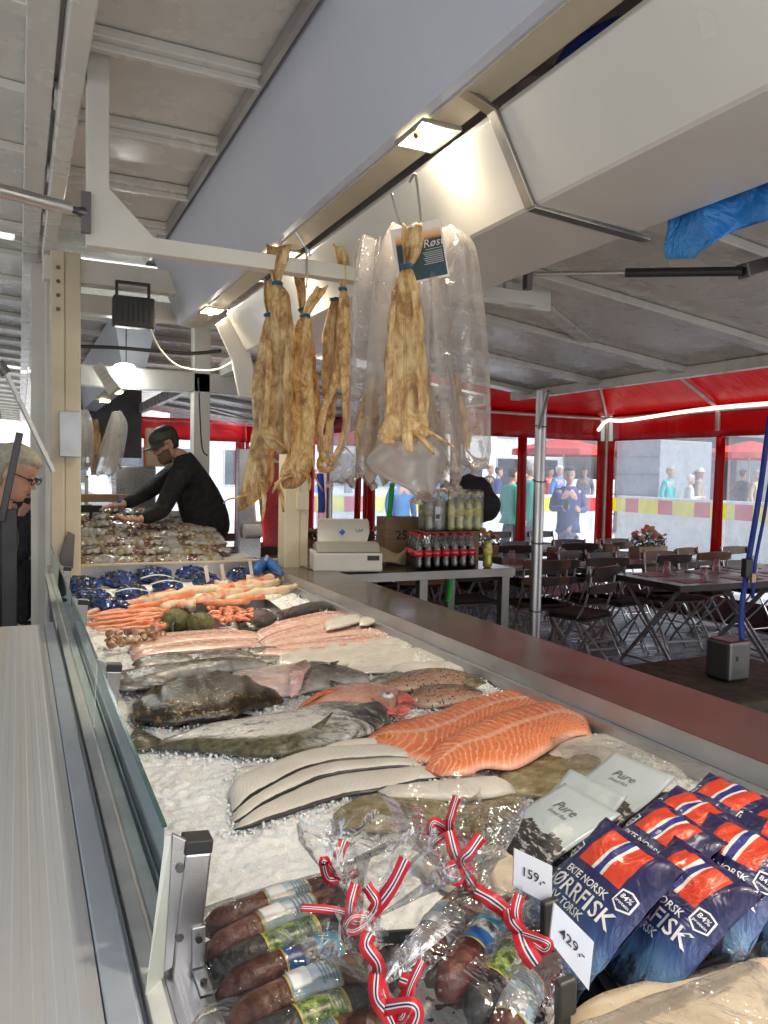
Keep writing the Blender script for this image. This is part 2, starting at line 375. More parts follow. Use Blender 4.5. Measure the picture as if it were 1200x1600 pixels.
# neighbouring stall further along the row: same structure
st2=thing('market_stall','next white market stall down the row, roof and flaps behind the far cross beam','stall')
MB().bx(.13,3.2,5.6,12,HR-.05,HR-.02).build('roof_panel',DIRTY,st2)
for y in (6,6.7,7.4,8.2,9,10,11): MB().bx(.2,3.1,y-.05,y+.05,HR-.10,HR-.051).build('roof_rib',DIRTY,st2)
MB().bx(.14,2.3,6.6,6.72,HR-.75,HR-.58).build('cross_beam',GREYFLAP,st2,bevel=.01)
MB().bx(.16,.30,5.6,5.75,.1,HR-.05).build('post',WHITE,st2,bevel=.006)
MB().bx(1.33,1.47,6.6,6.74,.1,HR-.05).build('post',WHITE,st2,bevel=.006)
flap_left(5.4,12,st2,9); flap_right(5.6,12,st2,[6.2,7.1,8.0,8.9,9.8,10.7])
m=MB(); m.prism([(.72,HR-.1),(.8,HR-.6),(.97,HR-.62),(1.08,HR-.1)],6.9,11.5); m.build('light_beam',BLUEW,st2)
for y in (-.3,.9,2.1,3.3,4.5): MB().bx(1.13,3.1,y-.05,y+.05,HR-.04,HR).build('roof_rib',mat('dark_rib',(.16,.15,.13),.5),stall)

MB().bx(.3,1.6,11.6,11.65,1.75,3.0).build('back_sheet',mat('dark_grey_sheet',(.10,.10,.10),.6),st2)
for y in (7.2,8.4,9.6): MB().bx(.86,.96,y-.09,y+.09,HR-.632,HR-.621).build('lamp',MATS['lamp_glow'],st2)
MB().bx(1.55,1.62,5.9,12,2.40,2.52).build('edge_beam',GREYFLAP,st2)

p=PY(61,700,5.7); MB().bx(p.x-.05,p.x+.05,5.66,5.76,.1,2.95).build('post',WHITE,st2,bevel=.006)
MB().bx(.12,.22,5.8,11.5,.80,.96).build('counter_front',WHITE,st2,bevel=.004)
st3=thing('market_stall','farthest white stall roof and flaps at the end of the aisle on the left','stall')
MB().bx(.13,3.2,12.4,26,HR-.05,HR-.02).build('roof_panel',DIRTY,st3); MB().bx(.15,.28,12.5,12.63,.1,HR-.05).build('post',WHITE,st3); MB().bx(.15,1.6,12.6,26,.1,1.0).build('counter',GREYFLAP,st3)
flap_left(12.4,26,st3,14)
# ---------------------------------------------------------------- awning box with its strap
abox=thing('awning_box','long white metal awning box with slanted face running above the steel worktop','awning box')
BOXW=mat('box_white_enamel',(.60,.585,.54),.22,var=.04,vs=1.5,spec=.5)
prof=[(1.09,2.507),(1.205,2.306),(1.216,2.300),(1.55,2.282),(1.565,2.29),(1.56,2.54),(1.10,2.53)]
m=MB(); m.prism(prof,-1.2,1.688); m.prism(prof,1.694,4.5); m.build('case',BOXW,abox,bevel=.004)
m=MB(); ys=1.691
P=[(1.07,2.62),(1.083,2.507),(1.206,2.298),(1.56,2.277)]
top=PY(722,142,ys)
P=[(top.x,top.z)]+[(1.078,2.515),(1.203,2.297),(1.60,2.272)]
for i in range(len(P)-1): m.bar((P[i][0],ys,P[i][1]),(P[i+1][0],ys,P[i+1][1]),.045,.012,up=(0,1,0)) if False else m.bar((P[i][0],ys,P[i][1]),(P[i+1][0],ys,P[i+1][1]),.035,.012)
m.build('strap',steelm('strap_steel',(.42,.39,.35),.35),abox,bevel=.002)
def plate(pix,Y,th=.03):
    p=[PY(u,v,Y) for u,v in pix]; m=MB(); n=len(p)
    m.add([q for q in p]+[q+Vector((0,th,0)) for q in p],[tuple(range(n)),tuple(range(n,2*n))[::-1]]+[(i,(i+1)%n,(i+1)%n+n,i+n) for i in range(n)]); return m
plate([(338,507),(398,462),(414,520),(414,545),(392,552),(402,598),(396,622),(374,620),(362,560)],4.51).build('end_plate',BOXW,abox,bevel=.01)
m=MB(); a=PY(356,482,4.49); b=PY(402,546,4.49); m.bar(a,b,.02,.012); m.build('strap',MATS['strap_steel'],abox)
# things lying on the box
ROLLM=mat('rolled_white_tarp',(.52,.50,.46),.5,var=.12,vs=5,bs=.4,bscale=8)
m=MB(); pts=[(1.27,1.75,2.60),(1.26,2.0,2.615),(1.24,2.4,2.62),(1.23,2.9,2.61),(1.25,3.6,2.60)]
m.tube(smoothpath(pts),.085,18,sq=(1,.8)); o=m.build('rolled_tarp',ROLLM,smooth=True); tag(o,'rolled grey-white tarpaulin lying on top of the awning box','tarpaulin')
m=MB(); m.tube(smoothpath([(1.33,.3,2.60),(1.32,.8,2.60),(1.30,1.25,2.61),(1.29,1.33,2.605)],5),[.08]*14+[.075,.06],14,sq=(1,.8)); o=m.build('foam_roll',mat('white_foam',(.55,.54,.52),.8,bs=.6,bscale=18),smooth=True); tag(o,'torn white foam roll on the awning box near the upper edge of the picture','foam')
m=MB(); m.tube(smoothpath([(1.22,1.33,2.585),(1.20,1.5,2.58),(1.24,1.66,2.58)],5),[.02,.03,.04,.045,.05,.05,.045,.04,.035,.03,.02],10); o=m.build('blue_bag',mat('blue_plastic',(.01,.08,.42),.35,bs=.6,bscale=14),smooth=True); tag(o,'crumpled blue plastic bag tucked on top of the awning box','bag')
# blue tarp hanging from the box
BT=N('blue_tarp'); BT.set(col=BT.ramp(BT.noise(4,4),[(.3,(.02,.20,.62)),(.7,(.04,.32,.80))]),rough=.28,spec=.6); BT.bump(BT.noise(6,4,.6,dist=2.2),.8,.04)
c=[PX(1042,315,1.60),PX(1042,404,1.62),PX(1085,398,1.62),PX(1215,332,1.62),PX(1215,245,1.58)]
def tarpf(a,b):
    top=PX(1042+190*a,318-70*a,1.585+.012*math.sin(a*17)); bot=PX(1042+190*a,404-5*a-64*max(0,(a-.2))/.8-(8 if a>.22 else 0),1.60+.03*math.sin(a*11+1))
    p=top.lerp(bot,b); p.x+=.012*math.sin(9*a+6*b)*b; return p
MB().grid(tarpf,30,14).build('hanging_tarp',BT.m,smooth=True,solid=.002); tag(bpy.context.scene.objects['hanging_tarp'],'shiny blue tarpaulin scrap hanging from the back edge of the white awning box','tarpaulin')
m=MB(); a=PX(992,338,1.575); b=PX(1045,322,1.575)
m.tube(smoothpath([a,a.lerp(b,.4)+Vector((0,0,-.006)),b],5),[.006,.012,.014,.014,.013,.012,.012,.013,.014,.012,.008],10); o=m.build('handle_grip',RUBBER,smooth=True); tag(o,'black rubber grip sticking out beside the blue tarpaulin','grip')

# ---------------------------------------------------------------- hanging rail (white L-shaped bracket)
rail=thing('hanging_rail','white L-shaped metal rail under the roof from which the dried fish hang','rail')
m=MB(); pr=[(.205,2.995),(.205,2.335),(2.02,2.335),(2.02,2.39),(.42,2.39),(.275,2.53),(.275,2.995)]
m.prism(pr,2.77,2.83); m.build('bracket',WHITE,rail,bevel=.003)
m=MB(); m.bx(1.9,2.14,2.834,2.86,2.335,2.47); m.build('end_plate',WHITE,rail,bevel=.003)

# ---------------------------------------------------------------- display counter
ctr=thing('display_counter','stainless steel fish display counter filled with crushed ice behind a low glass guard','counter')
WT=N('worktop_steel'); f=WT.noise(3,4,stretch=(20,1,1)); WT.set(col=WT.ramp(WT.noise(1.6,5,.7),[(.3,(.10,.085,.078)),(.7,(.165,.14,.128))]),metal=.45,rough=WT.ramp(WT.noise(5,5),[(.3,.14),(.7,.25)])); WT.bump(f,.05,.002)  # brown of the mirrored roof is mixed into the steel's base colour
XW0,XW1=1.43,1.75
m=MB(); m.bx(XW0,XW1,-.4,4.95,.955,1.0); m.build('worktop',WT.m,ctr,bevel=.003)
STEELL=mat('matt_light_steel',(.42,.43,.45),.42,metal=.75,var=.08,vs=5)
m=MB(); m.bx(XW0-.004,XW0-.0008,-.4,4.95,.95,1.001); m.build('worktop_edge',STEELL,ctr)
m=MB(); m.bx(1.405,1.425,-.4,4.95,.78,.949); m.bx(.155,.17,-.4,5.0,.78,.955); m.bx(.155,1.6,4.98,5.0,.78,1.0); m.bx(.17,1.4,-.4,4.98,.78,.8); m.build('tray',STEELL,ctr)
m=MB(); m.bx(.15,1.6,4.965,5.03,1.0,1.012); m.build('tray_rim',BEIGE,ctr,bevel=.002)
m=MB(); m.bx(.16,1.7,-.4,4.94,.1,.775); m.build('cabinet',mat('grey_panel',(.35,.35,.35),.4),ctr)
# customer shelf: ribbed aluminium
m=MB()
SH=N('shelf_aluminium'); x=SH.xyz(); gr=SH.math('FRACT',SH.math('MULTIPLY',x[0],42)); band=SH.ramp(SH.noise(1.0,2,stretch=(9,.15,1)),[(.35,0),(.65,1)])
lines=SH.ramp(gr,[(0,0),(.08,1),(.5,1),(.58,.0),(1,0)])
SH.set(col=SH.mix(band,(.50,.48,.44),(.46,.50,.56)),metal=.25,rough=SH.ramp(SH.noise(8,3,stretch=(3,.3,1)),[(.3,.28),(.7,.42)])); SH.bump(lines,.22,.0015)
m.bx(-1.0,.085,-.6,3.30,.965,.98); m.build('shelf',SH.m,ctr)
m=MB(); m.bx(.087,.122,-.6,3.32,.955,.984); m.bx(.1225,.1285,-.6,3.32,.93,.962); m.build('shelf_edge',mat('pale_aluminium',(.46,.51,.57),.35,metal=.3,var=.05),ctr,bevel=.003)
m=MB(); m.bx(.136,.158,-.6,4.98,.94,.968); m.build('sill',mat('chipped_white',(.62,.64,.62),.5,var=.12,vs=14,bs=.4,bscale=30),ctr,bevel=.002)
m=MB(); m.bx(.165,.215,-.6,4.98,.948,.957); m.build('tray_lip',STEEL,ctr)
# glass guard
def glassm():
    s=N('guard_glass'); s.t.nodes.remove(s.b)
    tr=s.n('ShaderNodeBsdfTransparent'); tr.inputs[0].default_value=(.84,.93,.91,1); g=s.n('ShaderNodeBsdfGlossy'); g.inputs['Roughness'].default_value=.02; g.inputs[0].default_value=(.9,1,.98,1)
    fr=s.n('ShaderNodeFresnel'); fr.inputs[0].default_value=1.5; d=s.n('ShaderNodeBsdfDiffuse'); d.inputs[0].default_value=(.45,.55,.55,1)
    mx=s.n('ShaderNodeMixShader'); s.l(s.math('MULTIPLY_ADD',fr.outputs[0],1.3,.04),mx.inputs[0]); s.l(tr.outputs[0],mx.inputs[1]); s.l(g.outputs[0],mx.inputs[2])
    m2=s.n('ShaderNodeMixShader'); s.put(m2.inputs[0],s.ramp(s.noise(5,5,.7),[(.4,.02),(.75,.10)])); s.l(mx.outputs[0],m2.inputs[1]); s.l(d.outputs[0],m2.inputs[2]); s.l(m2.outputs[0],s.o.inputs[0]); return s.m
GLASS=glassm(); GEDGE=mat('green_glass_edge',(.03,.11,.09),.15,var=.2)
def gx(z): return .161+(z-.968)*.045
for (y0,y1) in ((1.0,1.945),(1.965,2.94),(2.96,3.94),(3.96,4.93)):
    m=MB(); zt=1.138; m.add([(gx(.968),y0,.968),(gx(.968),y1,.968),(gx(zt),y1,zt),(gx(zt),y0,zt)],[(0,1,2,3)],[(0,0),(1,0),(1,1),(0,1)])
    gp=m.build('glass_panel',GLASS,ctr)
    m=MB(); m.bx(gx(zt)-.003,gx(zt)+.003,y0,y1,zt,zt+.003); m.build('glass_edge',GEDGE,gp)
def bracket(y,sc=1):
    m=MB(); x=.186
    for t in (0,): m.box((x+.012,y,1.030),(.034,.03,.16),Matrix.Rotation(R_(6),3,'Y'))
    b=m.build('glass_bracket',STEELV,ctr,bevel=.003)
    m=MB(); m.box((x+.0207,y,1.118),(.036,.032,.018),Matrix.Rotation(R_(6),3,'Y')); m.build('cap',BLACK,b,bevel=.002)
    m=MB(); m.add([(.164,y-.012,.962),(.174,y-.012,1.14),(.192,y-.012,1.128),(.192,y-.012,.972)]+[(.164,y-.004,.962),(.174,y-.004,1.14),(.192,y-.004,1.128),(.192,y-.004,.972)],[(0,1,2,3),(7,6,5,4),(0,4,5,1),(1,5,6,2),(2,6,7,3),(3,7,4,0)]); m.build('side_plate',STEELV,b,bevel=.001)
    for z in (1.095,1.005): MB().tube([(.183,y-.0125,z),(.183,y-.016,z)],.0055,10).build('screw',DARKSTEEL,b)
    m=MB(); m.bx(.198,.215,y-.019,y-.0155,.962,1.015); m.bx(.198,.215,y-.07,y-.0155,.958,.961); hp=m.build('hinge_plate',ALU,b,bevel=.001)
    for p,q in (((.2065,y-.019,1.0),(.2065,y-.0225,1.0)),((.2065,y-.05,.961),(.2065,y-.05,.9645))): MB().tube([p,q],.0045,10).build('screw',BLACK,hp)
for y in (.985,1.955,2.95,3.95): bracket(y)
m=MB(); m.add([(.150,.975,.965),(.158,.975,1.0),(.176,.975,1.14),(.168,.975,1.135)],[(0,1,2,3)]); 
m=MB(); m.add([(.135,.93,.968),(.160,.955,.968),(.172,.972,1.14),(.164,.97,1.14)]+[(.137,.934,.967),(.162,.959,.967),(.174,.976,1.139),(.166,.974,1.139)],[(0,1,2,3),(7,6,5,4),(0,4,5,1),(1,5,6,2),(2,6,7,3),(3,7,4,0)])
m.build('frosted_end',mat('frosted_plastic',(.55,.60,.55),.3,alpha=.85),ctr)

# ---------------------------------------------------------------- marquee
RED=N('red_tarpaulin'); RED.set(col=RED.ramp(RED.noise(2.5,4),[(.3,(.30,.006,.010)),(.7,(.42,.012,.018))]),rough=.3,spec=.5,trans=0.0); RED.bump(RED.noise(2.2,4,.6,stretch=(1,3,1),dist=1),.4,.06)
# let daylight through the cloth
tl=RED.n('ShaderNodeBsdfTranslucent'); tl.inputs[0].default_value=(.62,.012,.015,1); mx=RED.n('ShaderNodeMixShader'); mx.inputs[0].default_value=.45
RED.l(RED.b.outputs[0],mx.inputs[1]); RED.l(tl.outputs[0],mx.inputs[2]); RED.l(mx.outputs[0],RED.o.inputs[0]); RED=RED.m
TUBE=mat('tent_tube',(.52,.48,.42),.35,metal=.4); WINF=film('tent_window_film',(.93,.96,1),.02,.2,.1,milk=.13,wscale=3,bstr=.5,milkcol=(.8,.9,1))
tent=thing('marquee','red marquee with clear windows covering the restaurant tables','marquee')
TX0,TX1,TY0,TY1,EZ=3.55,7.1,-1.2,8.1,2.42
RX,RZ=5.3,3.35
m=MB(); ya=TY1-1.6
m.add([(TX1,TY0,EZ),(TX1,TY1,EZ),(RX,ya,RZ),(RX,TY0,RZ),(TX0,TY0,EZ),(TX0,TY1,EZ)],[(0,1,2,3),(3,2,5,4),(1,5,2)])
m.build('canopy',RED,tent,solid=.004)
def tubep(p,q,r=.022): return MB().tube([p,q],r,10).build('frame_tube',TUBE,tent,smooth='auto')
tubep((TX1-.05,TY1-.05,EZ-.03),(RX,ya,RZ-.04)); tubep((TX0,TY1-.05,EZ-.03),(RX,ya,RZ-.04))
for y in (6.25,4.4,2.5,.6): tubep((TX1-.04,y,EZ-.03),(RX,y,RZ-.04)); tubep((RX,y,RZ-.04),(TX0,y,EZ-.03))
tubep((TX1-.04,TY0,EZ-.04),(TX1-.04,TY1-.04,EZ-.04)); tubep((RX,TY0,RZ-.05),(RX,ya,RZ-.05)); tubep((TX0,TY1-.04,EZ-.04),(TX1,TY1-.04,EZ-.04))
m=MB(); m.tube([(TX1-.07,TY1-.07,0),(TX1-.07,TY1-.07,EZ)],.03,10); m.build('frame_post',TUBE,tent,smooth='auto')
for y in (6.25,4.4): MB().tube([(TX1-.05,y,2.15),(TX1-.05,y,EZ)],.03,10).build('frame_post',TUBE,tent,smooth='auto')
# walls with windows: red strips around each window
WT_,WB_=2.085,.30
DKR=mat('dark_red_skirt',(.06,.012,.012),.5)
def wall(axis,c,edges,cw=.085):
    """columns at edges; windows between"""
    lo,hi=edges[0],edges[-1]
    def bx(a0,a1,z0,z1,off=0,th=.012):
        return (MB().bx(c-th/2+off,c+th/2+off,a0,a1,z0,z1) if axis=='x' else MB().bx(a0,a1,c-th/2+off,c+th/2+off,z0,z1))
    def wavy(a0,a1,z0,z1,n=24):
        def fn(s,t):
            a=a0+(a1-a0)*s; z=z0+(z1-z0)*t; d=.018*math.sin(a*9+z*3)+.01*math.sin(a*31); 
            return (c-.02+d,a,z) if axis=='x' else (a,c-.02+d,z)
        return MB().grid(fn,n,4)
    wavy(lo,hi,WT_,EZ+.02,60).build('valance',RED,tent,smooth=True,solid=.004)
    wavy(lo,hi,0,WB_,60).build('wall_skirt',DKR,tent,smooth=True,solid=.004)
    for e in edges: 
        def fc(s,t,e=e):
            a=e-cw+2*cw*s; z=WB_+(WT_-WB_)*t; d=-.03-.025*math.sin(s*9+t*2)
            return (c+d,a,z) if axis=='x' else (a,c+d,z)
        MB().grid(fc,12,8).build('wall_column',RED,tent,smooth=True,solid=.004)
    for a,b in zip(edges[:-1],edges[1:]):
        w=bx(a+cw,b-cw,WB_,WT_,.0,.002).build('window',WINF,tent)
wall('x',TX1,[-.9,1.0,2.55,4.25,6.22,7.98]); wall('y',TY1,[3.62,4.75,5.72,6.98]); wall('y',13.0,[.4,1.9,3.4,4.9,6.4]); wall('x',3.55,[8.15,9.7,11.3,12.95])
# light rope along the eave
ROPE=glow('rope_light',(1,.93,.80),.85)
def P3(u,v,X): return PX(u,v,X)
pts=[PY(935,672,7.9),PY(950,657,7.95),(TX1-.12,7.6,2.335),(TX1-.12,6.2,2.40),(TX1-.12,4,2.38),(TX1-.12,1,2.38)]
o=MB().tube(smoothpath(pts,6),.022,8).build('light_rope',ROPE,smooth=True); tag(o,'glowing rope light running along the marquee eave','rope light')
# silver double pole by the flap edge
def pole(X,Y,z1,lab,r=.027):
    t=thing('marquee_pole',lab,'pole',(X,Y,.02)); MB().tube([(0,0,0),(0,0,z1)],r,14).build('tube',GALV,t,smooth='auto'); MB().tube([(.034,-.012,0),(.034,-.012,z1-.02)],r*.75,14).build('tube',GALV,t,smooth='auto')
    for z in (.6,1.1,1.55,1.95): 
        if z<z1: MB().tube([(.015+.05*math.cos(a),-.004+.045*math.sin(a),z+.01*math.sin(a)) for a in [k*.6 for k in range(11)]],.004,6).build('cable_tie',BLACK,t)
    return t
pole(3.42,4.63,2.2,'silver double pole with black cable ties standing behind the steel worktop')
t=thing('marquee_pole','grey round pole behind the white scale, left of the green strap','pole',(PZ(513,860,.9).x*1.15,PZ(513,860,.9).y*1.15,.02)); MB().tube([(0,0,0),(0,0,2.3)],.035,12).build('tube',GALV,t,smooth='auto')
# small arc brace on the pole
a=PX(832,616,3.42);m=MB(); m.tube(smoothpath([(3.36,4.45,2.2),(3.38,4.52,2.1),(3.40,4.6,1.95)],5),.015,8); tag(m.build('brace',GALV),'short bent metal brace at the head of the silver pole','brace')

# ---------------------------------------------------------------- beyond the marquee: street
bar=thing('street_barrier','white concrete street barrier with red and yellow checks outside the marquee','barrier')
BWH=mat('barrier_white',(.62,.64,.64),.5); BRD=mat('barrier_red',(.5,.03,.03),.5); BYE=mat('barrier_yellow',(.7,.62,.03),.5)
m=MB(); m.prism([(13.0,0),(13.35,0),(13.25,.35),(13.25,1.18),(13.1,1.18),(13.1,.35)],-2,14.5); m.prism([(14.6,0),(14.95,0),(14.85,.35),(14.85,1.18),(14.7,1.18),(14.7,.35)],4.8,13.0,'x'); m.build('block',BWH,bar,bevel=.01)
mr=MB(); my=MB(); y=-1.8;k=0
while y<14.3:
    w_=.62 if k%2 else .42
    (my if k%2 else mr).bx(13.09,13.099,y,y+w_-.01,.80,1.12); y+=w_;k+=1
x=5.0;k=0
while x<12.9:
    w_=.62 if k%2 else .42
    (my if k%2 else mr).bx(x,x+w_-.01,14.69,14.699,.80,1.12); x+=w_;k+=1
for i,mm in enumerate((mr,my)):
    # keep as surface pattern of the barrier, one mesh
    pass
allm=MB(); allm.cur=0; allm.add(mr.v,mr.f); allm.cur=1; allm.add(my.v,my.f); tag(allm.build('check_pattern',[BRD,BYE],bar),None,None)
# kiosk, buildings, parasols
def building(name,label,x0,x1,y0,y1,h,mt,wm,cols,rows,face,par=None,z0=.9):
    t=thing(name,label,'building',((x0+x1)/2,(y0+y1)/2,0)); cx,cy=(x0+x1)/2,(y0+y1)/2
    MB().bx(x0-cx,x1-cx,y0-cy,y1-cy,0,h).build('wall',mt,t)
    MB().bx(x0-cx-.2,x1-cx+.2,y0-cy-.2,y1-cy+.2,h,h+.3).build('roof',mat('roof_grey',(.2,.2,.21),.6),t)
    for i in range(cols):
        for j in range(rows):
            zz=z0+j*3.0
            if face=='y':
                w_=(x1-x0)/cols; a=x0+w_*(i+.2)-cx; f=MB().bx(a-.06,a+w_*.6+.06,y0-cy-.06,y0-cy-.001,zz-.06,zz+1.76).build('window',mat('frame_grey',(.5,.5,.5),.5),t); MB().bx(a,a+w_*.6,y0-cy-.08,y0-cy-.061,zz,zz+1.7).build('pane',wm,f)
            else:
                w_=(y1-y0)/cols; a=y0+w_*(i+.2)-cy; f=MB().bx(x0-cx-.06,x0-cx-.001,a-.06,a+w_*.6+.06,zz-.06,zz+1.76).build('window',mat('frame_grey',(.5,.5,.5),.5),t); MB().bx(x0-cx-.08,x0-cx-.061,a,a+w_*.6,zz,zz+1.7).build('pane',wm,f)
    return t
PANE=mat('dark_pane',(.05,.06,.07),.1)
building('town_house','long pale town house across the street seen through the marquee window',34,44,-6,34,11,mat('pale_render',(.72,.71,.68),.7),PANE,14,3,'x')
building('town_house','grey town house with rows of windows at the far end of the street',-2,30,38,48,12,mat('grey_render',(.62,.65,.68),.7),PANE,12,3,'y')
building('dark_kiosk','dark glazed kiosk behind the barrier, right of the grey container',21.0,24.5,17.8,20.6,3.0,mat('dark_wall',(.14,.15,.16),.5),PANE,2,1,'x')
t=thing('container','grey ribbed container standing behind the barrier left of the dark kiosk','container',(17.2,17.2,0))
m=MB(); m.bx(-1.0,1.0,-.9,.9,0,2.7); m.build('body',mat('container_grey',(.30,.33,.36),.5),t,bevel=.02)
for z in (.5,1.1,1.7,2.2): MB().bx(-1.04,-1.001,-.92,.92,z,z+.04).build('rib',mat('container_rib',(.2,.22,.24),.5),t)
REDC=mat('red_parasol_cloth',(.5,.05,.04),.7)
def parasol(x,y,lab,s=1.6):
    t=thing('parasol',lab,'parasol',(x,y,0),group='red parasols in the street'); MB().tube([(0,0,0),(0,0,2.75)],.03,8).build('pole',WHITE,t)
    rings=[]; 
    for r,z in ((s,2.25),(s*.99,2.42),(s*.5,2.62),(.03,2.8)): rings.append([Vector((r*max(.8,1)*math.cos(k*math.pi/4+.39),r*math.sin(k*math.pi/4+.39),z)) for k in range(8)])
    MB().loft(rings,False).build('canopy',REDC,t,solid=.01)
parasol(20,16.5,'red parasol in the street above the woman in the blue coat'); parasol(21,9,'red parasol in the street right of the dark kiosk'); parasol(15,19,'red parasol furthest left in the street')
# ---------------------------------------------------------------- crushed ice
def ice_z(x,y):
    z=.898+.010*nz(x,y,0,5)+.007*nz(x,y,3,14)+.005*nz(x,y,7,40)
    z+= .03*max(0,1-abs(x-1.36)/.12)*(.6+.6*nz(x,y,1,9))       # banked up against the worktop
    if y>4.75: z-=(y-4.75)*.1
    return z+.006*nz(x,y,5,60)
ICE=N('crushed_ice'); vn=ICE.voro(150); 
ICE.set(col=ICE.ramp(ICE.noise(6,4),[(.3,(.84,.87,.90)),(.7,(.92,.94,.96))]),rough=ICE.ramp(vn,[(.1,.08),(.5,.4)]),spec=.5,sss=.35)
ICE.bump(ICE.math('ADD',ICE.noise(70,4),ICE.noise(260,3)),.45,.005); ICE=ICE.m
def icef(a,b): 
    x=.172+a*(1.398-.172); y=.15+b*(4.965-.15); return (x,y,ice_z(x,y)+.003*nz(x,y,9,90))
m=MB(); m.grid(icef,260,900)
# loose chips on top
r2=random.Random(3)
CH=[]
for k in range(5500):
    y=.3+4.6*r2.random()**1.3; x=1.26+.14*r2.random()
    if r2.random()<.3: x=.18+1.2*r2.random()
    s_=r2.uniform(.002,.006)*(1 if x>1.2 else .5); z=ice_z(x,y)+s_*.5
    M=Euler((r2.random()*6,r2.random()*6,0)).to_matrix(); sx=r2.uniform(.6,1.5); sz=r2.uniform(.4,1)
    P=[Vector(p) for p in ((sx,0,0),(-sx,0.2,0),(0,1,0),(0.2,-1,0),(0,0,sz),(0,.1,-sz))]
    m.add([Vector((x,y,z))+M@p*s_ for p in P],[(0,2,4),(2,1,4),(1,3,4),(3,0,4),(2,0,5),(1,2,5),(3,1,5),(0,3,5)],[(1,1)]*6)
CHIPM=film('ice_chip',(.97,.99,1),.25,.6,.08,milk=.35,milkcol=(.9,.93,.95),wscale=60)
ic=m.build('crushed_ice',[ICE],None,fix=False,smooth=True); tag(ic,'bed of white crushed ice filling the fish counter','ice',kind='stuff')

# ---------------------------------------------------------------- lofted fish and fillets; L,R are the two edges of the piece
def edges(L,R,z,k=4):
    # resample to equal counts
    def res(pp,n):
        P=[Vector(p) for p in pp]; q=smoothpath(P,8); d=[0]
        for i in range(1,len(q)): d.append(d[-1]+(q[i]-q[i-1]).length)
        out=[]
        for j in range(n):
            t=d[-1]*j/(n-1); i=max(1,next((i for i,x in enumerate(d) if x>=t-1e-9),len(d)-1)); a=(t-d[i-1])/max(1e-9,d[i]-d[i-1]); out.append(q[i-1].lerp(q[i],a))
        return out
    n=k*max(len(L),len(R))
    return res([PZ(u,v,z) for u,v in L],n),res([PZ(u,v,z) for u,v in R],n)
EDG=[]
def piece(L,R,th=.02,flat=.62,zb=.905,n=14,pw=.75,taper=.12,name=None,mt=None,par=None,bump=0,dome=1,seed=0,smooth=True,lift=None):
    th=th*flat; zc=zb+th*.4; l,r=edges(L,R,zc); m=len(l); uvs=[]; EDG.extend(r[::2]); EDG.extend(l[::5])
    mb=MB(); vs=[]; fs=[]
    for i in range(m):
        s=i/(m-1); c=(l[i]+r[i])/2; h=(r[i]-l[i])/2
        t_=min(1,(min(s,1-s)/taper))**.5 if taper else 1; tt=th*(.25+.75*t_)
        for j in range(n):
            a=2*math.pi*j/n; ca,sa=math.cos(a),math.sin(a)
            cx=math.copysign(abs(ca)**pw,ca); sz=math.copysign(abs(sa)**pw,sa)
            if sa<0: sz*=.35
            p=c+h*cx; p.z=zb+tt*(.3+.7*sz*dome)
            if bump: p.z+=bump*nz(p.x*30+seed,p.y*30,sa) ; p+=h*(bump*8*nz(p.x*18,p.y*18,seed)*.5)
            if lift: p.z+=lift(s)
            vs.append(p); uvs.append((s,(1+ca)/2))
    for i in range(m-1):
        for j in range(n):
            a=i*n+j;b=i*n+(j+1)%n; fs.append((a,b,b+n,a+n))
    fs+=[tuple(range(n))[::-1],tuple(range((m-1)*n,m*n))]
    mb.add(vs,fs,uvs)
    return mb.build(name or 'fillet',mt,par,smooth=smooth)
def lay(name,lab,cat,L,R,mt,group=None,**k):
    o=piece(L,R,name=name,mt=mt,**k); return tag(o,lab,cat,group)
def wet(name,fn,rough=.25,bs=.25,bscale=80,spec=.6,sss=.15,coat=.0):
    s=N(name); c=fn(s); s.set(col=c,rough=s.ramp(s.noise(40,3),[(.35,max(.05,rough-.12)),(.65,rough+.12)]),spec=spec,sss=sss,coat=coat,coatr=.08)
    s.bump(s.noise(bscale,4,.6),bs,.004); return s.m
def fstripe(s,base,line,n=60,skew=9,wd=.25):
    """herringbone muscle lines along a fillet"""
    u,v=s.uv(); av=s.math('ABSOLUTE',s.math('SUBTRACT',v,.5)); nzv=s.math('MULTIPLY',s.noise(9,4),2.6)
    x=s.math('FRACT',s.math('ADD',s.math('ADD',s.math('MULTIPLY',u,n),s.math('MULTIPLY',av,skew)),nzv))
    f=s.ramp(x,[(0,0),(wd*.5,1),(wd,0),(1,0)])
    f=s.math('MULTIPLY',f,s.ramp(s.noise(25,3),[(.3,.35),(.6,1)]))
    return s.mix(f,base,line),u,v
def c_salmon(s):
    b=s.ramp(s.noise(9,4),[(.3,(.72,.16,.06)),(.7,(.86,.27,.11))])
    c,u,v=fstripe(s,b,(.95,.62,.42),30,6,.34)
    mid=s.ramp(s.math('ABSOLUTE',s.math('SUBTRACT',v,.45)),[(0,1),(.02,1),(.035,0)])
    c=s.mix(s.math('MULTIPLY',mid,.55),c,(.95,.62,.45))
    edge=s.ramp(v,[(.0,.0),(.86,0),(.97,1)]); return s.mix(s.math('MULTIPLY',edge,.6),c,(.93,.60,.45))
SALM=wet('salmon_flesh',c_salmon,.32,.2,60)
def c_white(s):
    c,u,v=fstripe(s,s.ramp(s.noise(10,4),[(.3,(.66,.62,.55)),(.7,(.78,.75,.70))]),(.60,.55,.48),34,5,.2)
    e=s.ramp(s.math('ADD',v,s.math('MULTIPLY',s.noise(30,3),.08)),[(.945,0),(.965,1)]); return s.mix(e,c,(.03,.028,.026))
WHF=wet('white_fillet_flesh',c_white,.4,.2)
